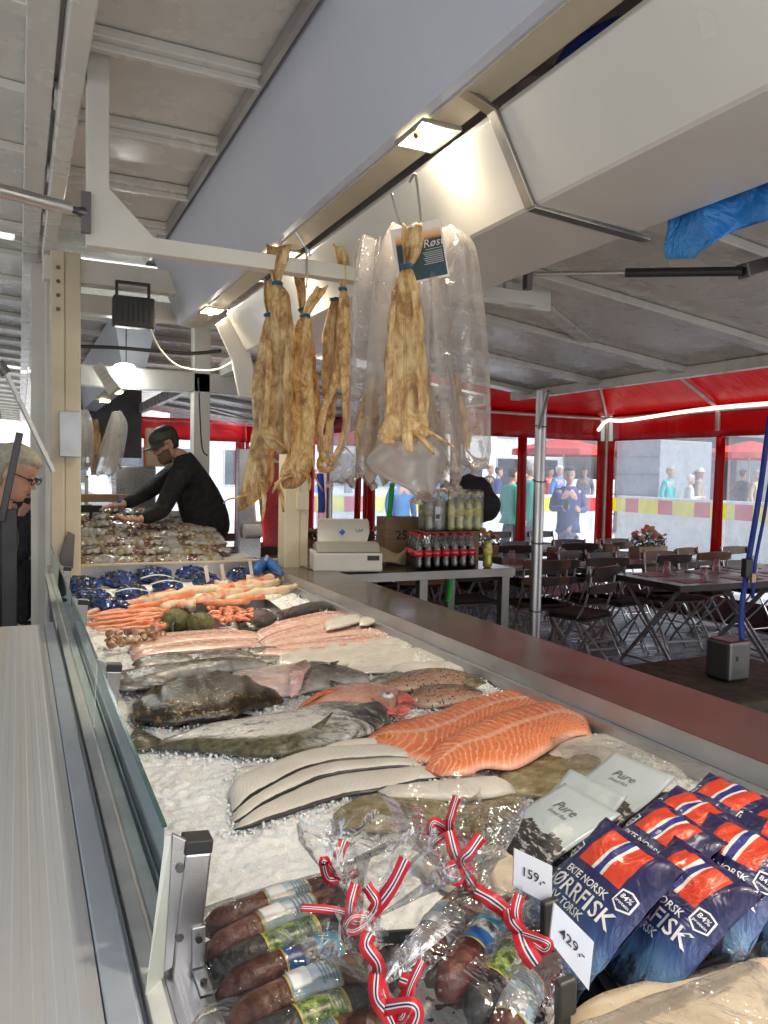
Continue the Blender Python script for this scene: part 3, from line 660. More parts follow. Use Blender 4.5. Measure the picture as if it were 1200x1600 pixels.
def c_pink(s):
    c,u,v=fstripe(s,s.ramp(s.noise(12,5),[(.3,(.62,.36,.30)),(.7,(.76,.55,.47))]),(.80,.64,.58),70,6,.4)
    red=s.ramp(s.math('ABSOLUTE',s.math('SUBTRACT',v,.5)),[(0,1),(.05,.6),(.1,0)]); c=s.mix(s.math('MULTIPLY',red,.6),c,(.45,.16,.13))
    e=s.ramp(v,[(0,1),(.06,0),(.94,0),(1,1)]); return s.mix(s.math('MULTIPLY',e,.6),c,(.42,.17,.13))
PINK=wet('pink_fillet_flesh',c_pink,.22,.3)
def c_pale(s):
    c=s.ramp(s.noise(14,5,.6,dist=1),[(.3,(.60,.58,.52)),(.6,(.74,.71,.66)),(.8,(.72,.60,.55))])
    u,v=s.uv(); return s.mix(s.math('MULTIPLY',s.ramp(v,[(0,1),(.1,0),(.9,0),(1,1)]),.7),c,(.50,.46,.36))
PALE=wet('pale_wet_flesh',c_pale,.15,.35,40)
def c_cod(s):
    u,v=s.uv(); n=s.noise(7,6,.75,dist=2.2); 
    c=s.ramp(s.noise(6,5,.6),[(.3,(.62,.61,.58)),(.7,(.80,.79,.76))])
    scr=s.ramp(s.noise(3.4,5,.6,stretch=(1,3,1),dist=2),[(.475,0),(.487,1),(.495,1),(.51,0)])
    c=s.mix(s.math('MULTIPLY',scr,.85),c,(.05,.05,.045))
    head=s.math('MULTIPLY',s.ramp(u,[(.6,0),(.72,1)]),s.ramp(n,[(.44,0),(.56,1)])); c=s.mix(head,c,(.10,.10,.085))
    ol=s.math('MULTIPLY',s.ramp(s.math('ADD',v,s.math('MULTIPLY',s.noise(10,4),.3)),[(.84,0),(.92,1)]),s.ramp(u,[(.5,1),(.66,.3)]))
    c=s.mix(ol,c,s.ramp(s.noise(60,4),[(.35,(.05,.05,.03)),(.7,(.19,.17,.10))]))
    tail=s.ramp(u,[(.02,1),(.12,0)]); return s.mix(s.math('MULTIPLY',tail,.8),c,(.12,.11,.08))
COD=wet('cod_skin',c_cod,.25,.3)
def c_dark(s):
    n=s.noise(34,7,.8); c=s.ramp(n,[(.35,(.010,.008,.006)),(.52,(.028,.021,.014)),(.60,(.13,.08,.025)),(.70,(.38,.25,.09))])
    return c
DARKF=wet('dark_wet_skin',c_dark,.16,.8,55,.8,sss=0)
def c_grey(s):
    u,v=s.uv(); c=s.ramp(v,[(0,(.05,.05,.045)),(.35,(.10,.095,.085)),(.65,(.26,.25,.23)),(1,(.50,.49,.46))])
    c=s.mix(s.ramp(s.noise(26,5,.7),[(.45,0),(.7,.75)]),c,(.035,.033,.03))
    g=s.ramp(s.noise(70,3),[(.62,0),(.7,.6)]); return s.mix(g,c,(.32,.24,.10))
GREYF=wet('grey_fish_skin',c_grey,.22,.4)
def c_trout(s):
    u,v=s.uv(); c=s.ramp(v,[(0,(.07,.055,.03)),(.4,(.26,.16,.09)),(.7,(.50,.27,.19)),(1,(.45,.36,.28))])
    sp=s.ramp(s.voro(1,kind='UV',stretch=(34,11,1)),[(.24,1),(.34,0)]); return s.mix(s.math('MULTIPLY',sp,.92),c,(.02,.018,.016))
TROUT=wet('trout_skin',c_trout,.2,.3)
def c_redf(s):
    u,v=s.uv(); c=s.ramp(s.noise(12,4),[(.3,(.55,.22,.13)),(.7,(.75,.47,.36))])
    c=s.mix(s.ramp(v,[(.0,.9),(.2,0)]),c,(.62,.10,.04)); return s.mix(s.ramp(u,[(.80,0),(.9,1)]),c,(.66,.13,.10))
REDF=wet('redfish_skin',c_redf,.25,.35)
def c_olive(s): 
    n=s.noise(26,6,.7); return s.ramp(n,[(.3,(.10,.085,.035)),(.5,(.24,.205,.11)),(.7,(.40,.36,.24))])
OLIVE=wet('olive_flatfish_skin',c_olive,.25,.5,90)
def c_raw(s): 
    c=s.ramp(s.noise(9,5,.6),[(.3,(.76,.50,.45)),(.6,(.82,.70,.64)),(.8,(.62,.20,.18))]); return c
RAW=wet('raw_belly',c_raw,.2,.3)
# three white fillets
lay('white_fillet','white fish fillet with a thin black skin edge, furthest of the three front strips','fillet',[(358,1237),(367,1220),(400,1203),(442,1187),(483,1174),(533,1167),(596,1166),(652,1177)],[(364,1266),(374,1261),(400,1243),(442,1220),(483,1201),(533,1191),(596,1187),(654,1184)],WHF,'white fillets on the ice',th=.034,seed=1,bump=.0015)
lay('white_fillet','middle white fillet strip between two black skin edges on the ice','fillet',[(364,1268),(400,1245),(442,1221),(483,1202),(540,1192),(655,1185)],[(362,1284),(387,1275),(417,1255),(450,1239),(483,1224),(512,1214),(567,1205),(656,1197)],WHF,'white fillets on the ice',th=.032,seed=2,bump=.0015)
lay('white_fillet','white fillet strip nearest the sausages in the row of three','fillet',[(368,1287),(390,1273),(417,1257),(450,1241),(483,1226),(512,1216),(567,1207),(690,1196)],[(366,1293),(383,1293),(417,1283),(467,1267),(508,1254),(550,1243),(600,1236),(690,1214)],WHF,'white fillets on the ice',th=.028,seed=3,bump=.0015)
lay('white_fillet','short end of a pinkish white fillet touching the head of the cod','fillet',[(500,1163),(540,1157),(596,1153)],[(505,1170),(545,1168),(597,1166)],WHF,'white fillets on the ice',th=.02)
lay('white_fillet','small pinkish fillet scrap half buried in ice under the cod','fillet',[(362,1206),(380,1200),(420,1192)],[(366,1216),(390,1212),(425,1200)],PALE,'white fillets on the ice',th=.02)
# fish helpers
EYEW=mat('fish_eye_white',(.75,.78,.78),.08); EYEB=mat('fish_eye_pupil',(.16,.17,.18),.05)
def eye(par,u,v,z,r,ring=None):
    c=PZ(u,v,z); d=(EYE-c).normalized(); M=d.to_track_quat('Z','Y').to_matrix(); up=Vector((-.1,-.2,1)).normalized().to_track_quat('Z','Y').to_matrix()
    m=MB(); m.ball(c,r,14,8,(1,1,.5),up); e=m.build('eye',EYEW,par,smooth=True)
    MB().ball(c+up@Vector((0,0,r*.40)),r*.5,12,8,(1,1,.35),up).build('pupil',EYEB,e,smooth=True)
    if ring: 
        a=[c+up@Vector((r*1.05*math.cos(t),r*1.05*math.sin(t),0.0005)) for t in [k*math.pi/8 for k in range(17)]]; MB().tube(a,r*.16,6).build('eye_ring',ring,par,smooth=True)
def fin(par,px,z,mt,th=.003,name='fin',dz=None):
    p=[PZ(u,v,z) for u,v in px]
    if dz:
        for q,d in zip(p,dz): q.z+=d
    n=len(p); m=MB(); c=sum(p,Vector())/n; up=Vector((0,0,th))
    m.add([c+up*1.5]+p+[q-up for q in p]+[c-up],[(0,i+1,(i+1)%n+1) for i in range(n)]+[(2*n+1,n+1+(i+1)%n,n+1+i) for i in range(n)]+[(i+1,n+1+i,n+1+(i+1)%n,(i+1)%n+1) for i in range(n)])
    return m.build(name,mt,par,smooth=True)
# cod
cod=lay('cod','large pale cod with black marbling and an olive belly stripe, tail towards the glass guard','fish',[(246,1153),(287,1145),(329,1132),(375,1126),(421,1118),(467,1110),(504,1099),(546,1097),(587,1101),(610,1114)],[(246,1164),(287,1166),(337,1172),(392,1180),(442,1180),(483,1168),(525,1157),(567,1147),(592,1137),(611,1121)],COD,th=.07,pw=.85,taper=.35)
OLT=wet('cod_tail',lambda s:s.ramp(s.noise(40,4,stretch=(1,6,1)),[(.3,(.04,.04,.025)),(.7,(.16,.15,.09))]),.3,.4)
fin(cod,[(252,1155),(232,1145),(213,1134),(205,1148),(192,1160),(197,1172),(220,1170),(250,1165)],.915,OLT,name='tail')
fin(cod,[(350,1172),(395,1180),(430,1188),(455,1186),(440,1178),(390,1172)],.905,OLT,name='fin')
fin(cod,[(487,1135),(500,1128),(520,1112),(512,1125),(500,1138)],.972,OLT,name='fin'); fin(cod,[(560,1100),(590,1095),(606,1108),(600,1128),(588,1120)],.965,mat('gill_dark',(.05,.05,.045),.3),name='gill_cover')
# dark flatfish
df=lay('monkfish','blackish brown wet monkfish with golden speckles lying beside the pale cod','fish',[(207,1110),(211,1095),(246,1074),(292,1060),(325,1051),(358,1055),(400,1068),(442,1085)],[(209,1118),(214,1125),(258,1129),(317,1125),(354,1120),(383,1110),(410,1100),(443,1091)],DARKF,th=.085,bump=.013,pw=.9,taper=.3)
fin(df,[(215,1120),(258,1128),(300,1127),(290,1136),(255,1137),(225,1132)],.905,DARKF); fin(df,[(330,1125),(370,1112),(395,1118),(365,1124)],.905,DARKF)
# hake with open mouth
hk=lay('hake','long dark speckled hake with open silver mouth nearest the glass guard','fish',[(176,1056),(186,1049),(212,1046),(254,1042),(317,1035),(358,1030),(400,1031),(420,1035)],[(186,1066),(200,1075),(233,1073),(258,1066),(287,1056),(317,1050),(358,1047),(400,1040),(421,1038)],GREYF,th=.06,taper=.25)
SILV=wet('silver_jaw',lambda s:s.ramp(s.noise(30,5),[(.35,(.10,.10,.10)),(.65,(.62,.63,.62))]),.15,.4)
fin(hk,[(187,1049),(172,1062),(170,1068),(184,1065),(195,1060)],.945,SILV,name='jaw'); fin(hk,[(170,1069),(186,1068),(200,1074),(232,1073),(205,1079),(180,1075)],.925,SILV,name='jaw'); fin(hk,[(205,1062),(235,1052),(258,1058),(255,1068),(225,1071)],.962,SILV,name='gill_cover')
eye(hk,203,1052,.965,.011)
# pink opened fish + dark tail
pk=lay('gutted_fish','gutted fish with pink belly opened and brown scaly tail behind the redfish','fish',[(358,1060),(372,1052),(400,1047),(440,1042),(470,1036)],[(358,1074),(370,1082),(400,1085),(440,1087),(470,1082)],RAW,th=.06)
piece([(466,1037),(500,1036),(540,1045),(580,1062)],[(466,1083),(490,1078),(530,1074),(581,1066)],th=.06,mt=GREYF,par=pk,name='tail')
fin(pk,[(452,1040),(478,1030),(486,1040),(476,1052),(470,1075),(455,1090),(450,1070)],.955,wet('pink_flap',lambda s:s.ramp(s.noise(20,4),[(.3,(.70,.33,.33)),(.7,(.85,.62,.60))]),.2,.4),name='belly_flap'); fin(pk,[(500,1038),(530,1032),(522,1040)],.95,GREYF)
fin(pk,[(515,1062),(545,1070),(560,1077),(530,1078)],.94,DARKF)
# redfish
rf=lay('redfish','orange-red redfish with a huge pale eye and open red mouth above the cod head','fish',[(462,1106),(493,1088),(527,1077),(560,1072),(593,1071),(622,1077),(640,1088)],[(464,1109),(500,1103),(533,1101),(573,1103),(600,1111),(618,1116),(638,1104)],REDF,th=.07,taper=.4)
RDD=wet('red_head',lambda s:s.ramp(s.noise(30,5,.7),[(.3,(.50,.05,.04)),(.6,(.72,.20,.16)),(.8,(.85,.55,.5))]),.2,.6)
fin(rf,[(622,1078),(638,1083),(648,1094),(632,1094),(622,1098)],.955,RDD,name='jaw'); fin(rf,[(622,1099),(634,1097),(647,1096),(642,1108),(628,1118),(612,1112)],.94,RDD,name='jaw'); fin(rf,[(580,1090),(600,1100),(618,1114),(602,1114),(585,1104)],.96,RDD,name='gill_cover')
eye(rf,606,1087,.968,.0165,mat('eye_ring_grey',(.45,.45,.47),.2)); fin(rf,[(470,1104),(500,1086),(540,1076),(528,1074),(495,1082)],.945,wet('orange_fin',lambda s:s.ramp(s.noise(30,3,stretch=(1,6,1)),[(.3,(.6,.12,.03)),(.7,(.75,.25,.08))]),.3,.4))
# trout
t1=lay('trout','brown trout with dark spots, further of the spotted pair','fish',[(592,1071),(620,1057),(653,1049),(687,1047),(727,1052),(757,1062)],[(596,1076),(627,1078),(660,1077),(693,1074),(727,1073),(758,1070)],TROUT,'spotted trout',th=.055,taper=.35)
fin(t1,[(727,1054),(745,1056),(760,1066),(745,1071),(728,1070)],.953,wet('olive_head',lambda s:s.ramp(s.noise(30,4),[(.3,(.10,.09,.03)),(.7,(.33,.29,.12))]),.2,.4),name='gill_cover')
t2=lay('trout','brown trout with dark spots, nearer of the spotted pair beside the salmon','fish',[(636,1088),(660,1075),(700,1073),(740,1077),(760,1082)],[(640,1096),(665,1103),(700,1101),(740,1092),(761,1087)],TROUT,'spotted trout',th=.055,taper=.35)
t0=lay('small_dark_fish','slim dark fish between the pale fillets and the trout','fish',[(572,1068),(600,1056),(640,1046)],[(577,1072),(610,1064),(644,1050)],GREYF,th=.03)
# salmon
lay('salmon_fillet','orange salmon fillet with white muscle lines, the one lying underneath','salmon fillet',[(573,1148),(605,1134),(650,1121),(695,1108),(740,1090),(785,1080),(830,1078),(848,1087),(856,1098)],[(585,1160),(640,1186),(685,1190),(735,1165),(765,1145),(800,1127),(835,1115),(850,1108),(857,1104)],SALM,'salmon fillets',th=.035,taper=.1)
lay('salmon_fillet','orange salmon fillet lying on top, its thick end towards the worktop','salmon fillet',[(664,1196),(690,1160),(740,1132),(785,1113),(830,1102),(878,1093),(903,1103),(922,1134)],[(690,1207),(731,1209),(758,1199),(803,1201),(848,1178),(884,1154),(905,1147),(925,1144)],SALM,'salmon fillets',th=.045,zb=.918,taper=.1)
# white wet fillets beside salmon, olive skins
lay('white_fillet','large glistening white fillet between salmon and the bag of crisps','fillet',[(862,1162),(900,1150),(960,1146),(1020,1160),(1075,1192)],[(840,1196),(890,1206),(950,1200),(1010,1206),(1078,1214)],PALE,'white fillets on the ice',th=.03,bump=.004)
lay('flatfish_skin','olive brown speckled flatfish piece below the salmon, right','flatfish',[(770,1215),(820,1192),(880,1176),(950,1178)],[(800,1240),(850,1246),(910,1238),(952,1206)],OLIVE,'olive flatfish pieces',th=.03,bump=.004)
lay('flatfish_skin','olive brown speckled flatfish piece half covered in ice behind the red ribbon','flatfish',[(520,1268),(570,1245),(630,1236),(700,1240)],[(525,1292),(590,1300),(650,1296),(705,1280)],OLIVE,'olive flatfish pieces',th=.03,bump=.004)
lay('flatfish_skin','olive brown flatfish piece under the pair of white pouches','flatfish',[(700,1275),(760,1250),(800,1246),(840,1258)],[(710,1305),(770,1310),(820,1300),(842,1280)],OLIVE,'olive flatfish pieces',th=.03,bump=.004)
lay('white_fillet','thin white fillet lying over the olive flatfish pieces','fillet',[(590,1232),(680,1222),(760,1215),(800,1222)],[(600,1246),(690,1250),(770,1246),(806,1236)],PALE,'white fillets on the ice',th=.028,bump=.003,zb=.915)
# pale fillets middle
PL=[([(470,1023),(540,1012),(600,1004),(640,1008)],[(475,1046),(540,1040),(600,1030),(645,1024)]),([(540,1030),(600,1018),(660,1012),(705,1024)],[(545,1052),(610,1050),(670,1044),(715,1036)]),([(430,1022),(470,1012),(520,1006),(570,1000)],[(432,1040),(480,1036),(530,1024),(575,1012)]),([(600,1040),(650,1036),(700,1034),(745,1042)],[(605,1058),(650,1054),(700,1050),(750,1050)]),([(560,1004),(600,998),(640,996),(672,1008)],[(565,1022),(610,1016),(650,1012),(675,1016)])]
PLAB=['front pale wet fillet lying next to the gutted fish','pale wet fillet in the middle of the cream-coloured heap','pale wet fillet at the glass guard end of the heap','pale wet fillet next to the trout','pale wet fillet nearest the steel worktop in its heap']
for (L,R),lb in zip(PL,PLAB): lay('pale_fillet',lb,'fillet',L,R,PALE,'pale wet fillets',th=.035,bump=.004)
# pink fillets
PK=[([(200,1012),(245,993),(300,987),(350,985),(408,988)],[(205,1022),(250,1012),(300,1004),(350,1000),(410,997)]),([(203,1020),(250,1011),(300,1003),(350,999),(405,998)],[(210,1030),(255,1023),(300,1018),(350,1014),(400,1009)]),
 ([(396,990),(440,968),(493,958),(545,955)],[(405,1000),(450,984),(500,973),(560,963)]),([(406,1000),(455,984),(510,970),(580,964)],[(410,1008),(465,996),(520,983),(588,974)]),([(408,1006),(470,992),(540,982),(600,978)],[(412,1013),(480,1003),(550,994),(618,992)]),([(412,1012),(490,1002),(560,994),(618,988)],[(418,1020),(500,1014),(570,1010),(620,998)]),
 ([(398,1012),(440,1016),(500,1012),(560,1006)],[(402,1024),(440,1026),(500,1022),(562,1014)])]
PKL=['pink fillet with red centre line, left group, further','pink fillet with red centre line, left group, nearer','pink fillet at the far edge of the right group, next to the black heap','second pink fillet from the far edge of the right group','pink fillet in the middle of the right group, ending at the worktop','pink fillet with reddish skin edge, fourth in the right group','thin pink fillet along the near side of the right group']
for (L,R),lb in zip(PK,PKL): lay('pink_fillet',lb,'fillet',L,R,PINK,'pink fillets',th=.035,bump=.002)
lay('roe_sac','cream roe sac lying on the pink fillets','roe',[(505,972),(530,963),(565,960)],[(510,984),(535,980),(568,970)],PALE,th=.03,zb=.935); lay('roe_sac','small cream roe lump at the end of the pink fillets','roe',[(560,968),(575,964),(587,966)],[(562,977),(575,977),(588,973)],PALE,th=.03,zb=.935)
# grey fishes
GF=[([(205,1036),(240,1022),(280,1020),(303,1030)],[(215,1044),(245,1040),(280,1038),(305,1034)],'flat grey fish left in the grey row'),([(303,1028),(340,1018),(380,1018),(400,1026)],[(306,1036),(340,1032),(380,1031),(402,1030)],'speckled grey fish in the middle of the grey row'),([(385,1016),(410,1012),(440,1014)],[(388,1024),(410,1024),(442,1020)],'small grey fish right in the grey row')]
for L,R,lb in GF: lay('grey_fish',lb+', behind the hake','fish',L,R,GREYF,'small grey fish',th=.03,bump=.003)
lay('grey_fish','thin dark fish behind the gutted fish, below the pink fillets','fish',[(400,1030),(430,1024),(450,1026)],[(402,1036),(430,1034),(452,1031)],GREYF,th=.02)
# black shiny heap
BLK=wet('black_glossy',lambda s:s.ramp(s.noise(20,4),[(.3,(.01,.008,.008)),(.7,(.05,.035,.03))]),.08,.8,50,.9,sss=0)
lay('black_fish','glossy black fish heap beside the prawn tray','fish',[(366,968),(385,957),(410,955),(430,966)],[(372,982),(395,984),(420,980),(432,972)],BLK,'glossy black fish',th=.07,bump=.008); lay('black_fish','glossy black fish lying against the worktop behind the pink fillets','fish',[(425,962),(460,950),(500,942),(530,950)],[(430,974),(465,966),(500,958),(535,956)],BLK,'glossy black fish',th=.06,bump=.006)
# sea urchins
def urchin(u,v,r,lb):
    c=PZ(u,v,.935); t=thing('sea_urchin',lb,'sea urchin',c,group='green sea urchins'); UM=mat('urchin_green',(.13,.135,.05),.6,var=.5,vs=40,bs=.8,bscale=120)
    b=MB().ball((0,0,0),r,24,16,(1,1,.85)).build('shell',UM,t,smooth=True); m=MB(); q=random.Random(int(u))
    for k in range(1100):
        a=q.random()*6.28; h=q.uniform(-.6,1); s=math.sqrt(max(0,1-h*h)); d=Vector((s*math.cos(a),s*math.sin(a),h*.85)); e=d+Vector((q.uniform(-.25,.25),q.uniform(-.25,.25),q.uniform(-.25,.25)))*.5
        p=d*r*.98; x=d.orthogonal().normalized()*.0009; y=d.cross(x); L=r*.14
        m.add([p+x,p+y,p-x-y,p+e.normalized()*L],[(0,1,3),(1,2,3),(2,0,3)])
    m.build('spines',mat('urchin_spine',(.27,.26,.13),.6,var=.4,vs=60),t)
urchin(274,971,.063,'larger green spiny sea urchin, next to the shells'); urchin(314,974,.056,'smaller green spiny sea urchin beside the prawn tray')
# prawn tray
tr=thing('prawn_tray','grey steel tray sunk in the ice holding orange prawns','tray')
a,b,c,d=[PZ(u,v,.945) for u,v in ((270,978),(283,945),(418,938),(446,960))]
m=MB()
for p,q in ((a,b),(b,c),(c,d)): m.bar((p.x,p.y,.915),(q.x,q.y,.915),.006,.07)
m.build('side',DARKSTEEL,tr)
m=MB(); m.add([(p.x,p.y,.9) for p in (a,b,c,d)],[(0,1,2,3)]); m.build('base',DARKSTEEL,tr)
PRW=wet('prawn_orange',lambda s:s.ramp(s.noise(40,4),[(.3,(.62,.13,.05)),(.7,(.85,.36,.22))]),.25,.4)
q=random.Random(5)
for k in range(26):
    c=PZ(q.uniform(333,388),q.uniform(953,971),.94); a0=q.random()*6.28; pts=[];rr=[]
    for i in range(8):
        t=i/7; pts.append(c+Vector((.026*math.cos(a0+t*3.2),.026*math.sin(a0+t*3.2),.012*math.sin(t*3)))); rr.append(.010*(1-.7*t)+.002)
    tag(MB().tube(pts,rr,8).build('prawn',PRW,smooth=True),'small curled orange prawn in the steel tray','prawn','prawns in the steel tray')
# crab legs
def c_crab(s):
    u,v=s.uv(); return s.ramp(s.math('ADD',s.noise(14,4),s.math('MULTIPLY',s.math('SUBTRACT',v,.5),.35)),[(.3,(.62,.10,.035)),(.5,(.78,.28,.14)),(.62,(.82,.62,.45)),(.8,(.85,.78,.66))])
CRAB=wet('crab_shell',c_crab,.35,.7,120); CRABO=wet('crab_shell_orange',lambda s:s.ramp(s.noise(18,4),[(.3,(.66,.13,.04)),(.6,(.82,.36,.20)),(.8,(.86,.66,.52))]),.35,.5,120); CRABC=wet('crab_cream',lambda s:s.ramp(s.noise(16,5),[(.3,(.70,.42,.24)),(.6,(.84,.70,.50))]),.4,.8,90)
def leg(px,r,mt,lab,grp,z=.94,name='crab_leg',k=5):
    P=smoothpath([PZ(u,v,z) for u,v in px],k); n=len(P); rr=[]
    for i in range(n):
        t=i/(n-1); rr.append((r[0]+(r[1]-r[0])*t)*(1+.10*math.sin(t*19)+.35*math.exp(-((t-.33)/.03)**2)+.35*math.exp(-((t-.68)/.03)**2))*(1+.1*nz(i*3.3,r[0]*100)))
        P[i].z+=.006*nz(i*.7,r[1]*90,px[0][0])
    return tag(MB().tube(P,rr,10).build(name,mt,smooth=True),lab,'crab leg',grp)
KG='king crab legs'
KL=[([(122,962),(170,948),(225,938),(270,925)],(.008,.024),CRAB,'long red and white king crab leg nearest the mussels on the left'),([(150,960),(210,950),(262,940),(300,928)],(.010,.022),CRABO,'orange king crab leg below the long red and white one'),([(240,936),(290,925),(330,920),(352,928)],(.020,.026),CRABC,'cream joint of a king crab leg in the centre of the pile'),([(280,948),(320,936),(350,928),(385,922)],(.020,.024),CRAB,'thick king crab leg over the far wall of the steel tray'),([(318,918),(350,918),(375,914),(420,905)],(.018,.024),CRABO,'bright red king crab leg towards the worktop'),([(330,908),(365,916),(390,912),(440,902)],(.012,.026),CRAB,'king crab leg crossing the red one near the blue nets'),([(360,925),(400,916),(440,908),(458,903)],(.016,.028),CRABC,'cream king crab leg closest to the worktop'),([(385,903),(420,903),(445,900),(456,905)],(.018,.026),CRABC,'knobbly cream king crab end under the blue net corner'),([(355,938),(400,926),(440,922),(462,918)],(.018,.022),CRABC,'pale king crab leg at the near edge of the right pile'),([(300,940),(340,944),(380,940),(410,934)],(.018,.02),CRABO,'pinkish king crab leg lying on the ice behind the tray'),([(255,950),(275,944),(300,948)],(.022,.024),CRABC,'knobbly cream crab shoulder beside the urchins')]
for p,r,mt,lb in KL: leg(p,r,mt,lb,KG,z=.945)
q=random.Random(11)
for k in range(22):
    v=950+28*k/22; u0=115+q.uniform(0,50)+k*1.2; u1=235+q.uniform(0,30); sl=-q.uniform(4,14)
    leg([(u0,v+8),((u0+u1)/2,v+3+q.uniform(-2,2)),(u1,v+8+sl)],(.004,.0105),CRABO if k%3 else CRAB,'thin orange snow crab leg in the bundle left of the sea urchins','thin snow crab legs',z=.93+.01*(k%3))
# whelks and shells
SHELL=wet('shell_brown',lambda s:s.ramp(s.noise(30,5),[(.3,(.10,.04,.02)),(.5,(.36,.18,.09)),(.7,(.78,.66,.52))]),.2,.4)
SHLAB='brown and cream whelk shell in the heap between crab legs and pink fillets'
for k in range(34):
    t=q.random(); c=PZ(165+95*t+q.uniform(-8,8),1002-18*t+q.uniform(-9,7),.93+q.uniform(0,.02)); rr=q.uniform(.012,.02); E=Euler((q.random()*6,q.random()*6,q.random()*6)).to_matrix()
    prof=[(.05,-1.2),(.45,-.9),(.42,-.7),(.8,-.4),(.75,-.2),(1,.1),(.8,.6),(.3,1.1),(.05,1.3)]; tag(MB().lathe([(a*rr,b*rr) for a,b in prof],c,9,E).build('whelk',SHELL,smooth=True),SHLAB,'shell','whelk shells')
# mussel nets
NETB=N('blue_net_mussels'); vv=NETB.voro(34); e=NETB.voro(34,feat='DISTANCE_TO_EDGE'); 
nb=NETB.mix(NETB.ramp(NETB.noise(20,3,.5,dist=1),[(.47,0),(.55,1)]),(.012,.012,.02),(.012,.05,.26))
gr=NETB.ramp(NETB.math('FRACT',NETB.math('MULTIPLY',NETB.noise(9,2,dist=2),22)),[(0,1),(.12,1),(.2,0)]); NETB.set(col=NETB.mix(NETB.math('MULTIPLY',gr,.8),nb,(.03,.12,.42)),rough=.18,spec=.7); NETB.bump(vv,1,.02); NETB=NETB.m
def net(u,v,rx,ry,lb,rz=.045,ang=0):
    c=PZ(u,v,.915+rz*.6); q=random.Random(int(u*7+v)); M=Matrix.Rotation(ang,3,'Z')
    m=MB(); m.ball(c,1,26,16,(rx*1.15,ry*1.2,rz*1.1),M)
    for i,p in enumerate(m.v):
        d=p-c; f=1+.16*nz(p.x*1,p.y,p.z,38)+.10*nz(p.x,p.y,p.z+5,70); m.v[i]=c+d*f
    o=m.build('mussel_net',NETB,smooth=True); tag(o,lb,'mussel net','blue nets of mussels')
    cl=MB(); 
    for k in range(14):
        d=Vector((q.uniform(-1,1)*rx*.8,q.uniform(-1,1)*ry*.8,0)); h=math.sqrt(max(.05,1-(d.x/rx)**2-(d.y/ry)**2)); p=c+M@d+Vector((0,0,rz*h)); E=Euler((q.uniform(-.6,.6),q.uniform(-.6,.6),q.random()*6)).to_matrix(); cl.ball(p,.02,8,6,(1.3,.6,.45),E)
    cl.build('mussels',BLK,o,smooth=True)
    return o
NN=[(125,914,.10,.08),(185,905,.10,.07),(240,898,.10,.07),(300,893,.11,.07),(355,887,.10,.07),(405,884,.10,.07),(140,936,.11,.08),(205,928,.12,.07),(262,915,.11,.07),(320,907,.11,.06),(378,899,.10,.06),(172,950,.10,.06),(415,893,.09,.06)]
LB=['furthest left in the back row','second from the left in the back row','in the middle left of the back row','in the middle right of the back row','in the back row in front of the fishmonger','at the corner post end of the back row','left end of the near row','second from the left in the near row with a white label','in the centre of the near row','right of centre in the near row by the crab','behind the red crab leg','closest to the thin crab legs','near the corner of the worktop']
WLAB=mat('white_label',(.68,.70,.70),.35)
for i,((u,v,a,b),lb) in enumerate(zip(NN,LB)):
    o=net(u,v,a,b,'blue mussel net, '+lb,ang=.2*i)
for u,v,lb,ax in ((205,925,'white label strip lying across the blue net second from left','x'),(245,903,'white curled label on the blue nets, middle left','x'),(262,912,'white paper band across the central mussel net','x')):
    c=PZ(u,v,.985); tag(MB().grid(lambda s,t:(c.x-.09+.18*s,c.y-.02+.04*t-.03*s,c.z+.02*math.sin(s*3.1)),10,2).build('label_strip',WLAB,smooth=True,solid=.001),lb,'label')
for u,v,lb in ((323,905,'white price tag standing in the mussel nets, left'),(348,902,'white price tag standing in the mussel nets, centre'),(392,896,'white price tag standing in the mussel nets, right'),(413,886,'white price tag leaning by the blue net corner')):
    p=PZ(u,v,.99); tag(MB().box(p+Vector((0,0,.03)),(.022,.002,.10),Euler((.2,.35 if u>400 else -.3,.3)).to_matrix()).build('price_tag',WLAB),lb,'price tag')
MB().tube(smoothpath([PZ(u,v,1.0) for u,v in ((400,892),(415,880),(430,888),(440,898))],5),[.02,.03,.035,.04,.04,.045,.045,.04,.04,.035,.03,.03,.02,.015,.01,.01],12).build('blue_net_end',mat('blue_net_plain',(.01,.10,.33),.5,bs=.9,bscale=60),smooth=True); tag(bpy.context.scene.objects['blue_net_end'],'loose tied end of blue netting at the corner of the worktop','netting')

# ice clumps pushed up against the fish
m=MB(); q=random.Random(77)
for p in EDG:
    for k in range(22):
        x=p.x+q.gauss(0,.022); y=p.y-.006+q.gauss(0,.022)
        if not .19<x<1.38 or y<.9: continue
        s_=q.uniform(.0015,.0045); z=ice_z(x,y)+q.uniform(0,.012); E=Euler((q.random()*6,q.random()*6,0)).to_matrix()
        P=[Vector(v_)*q.uniform(.6,1.5) for v_ in ((1,0,0),(-1,.2,0),(0,1,.1),(.2,-1,0),(0,0,1),(0,.1,-1))]
        m.add([Vector((x,y,z))+E@v_*s_ for v_ in P],[(0,2,4),(2,1,4),(1,3,4),(3,0,4),(2,0,5),(1,2,5),(3,1,5),(0,3,5)])
o=m.build('ice_clumps',[ICE],ic); o['kind']='stuff'
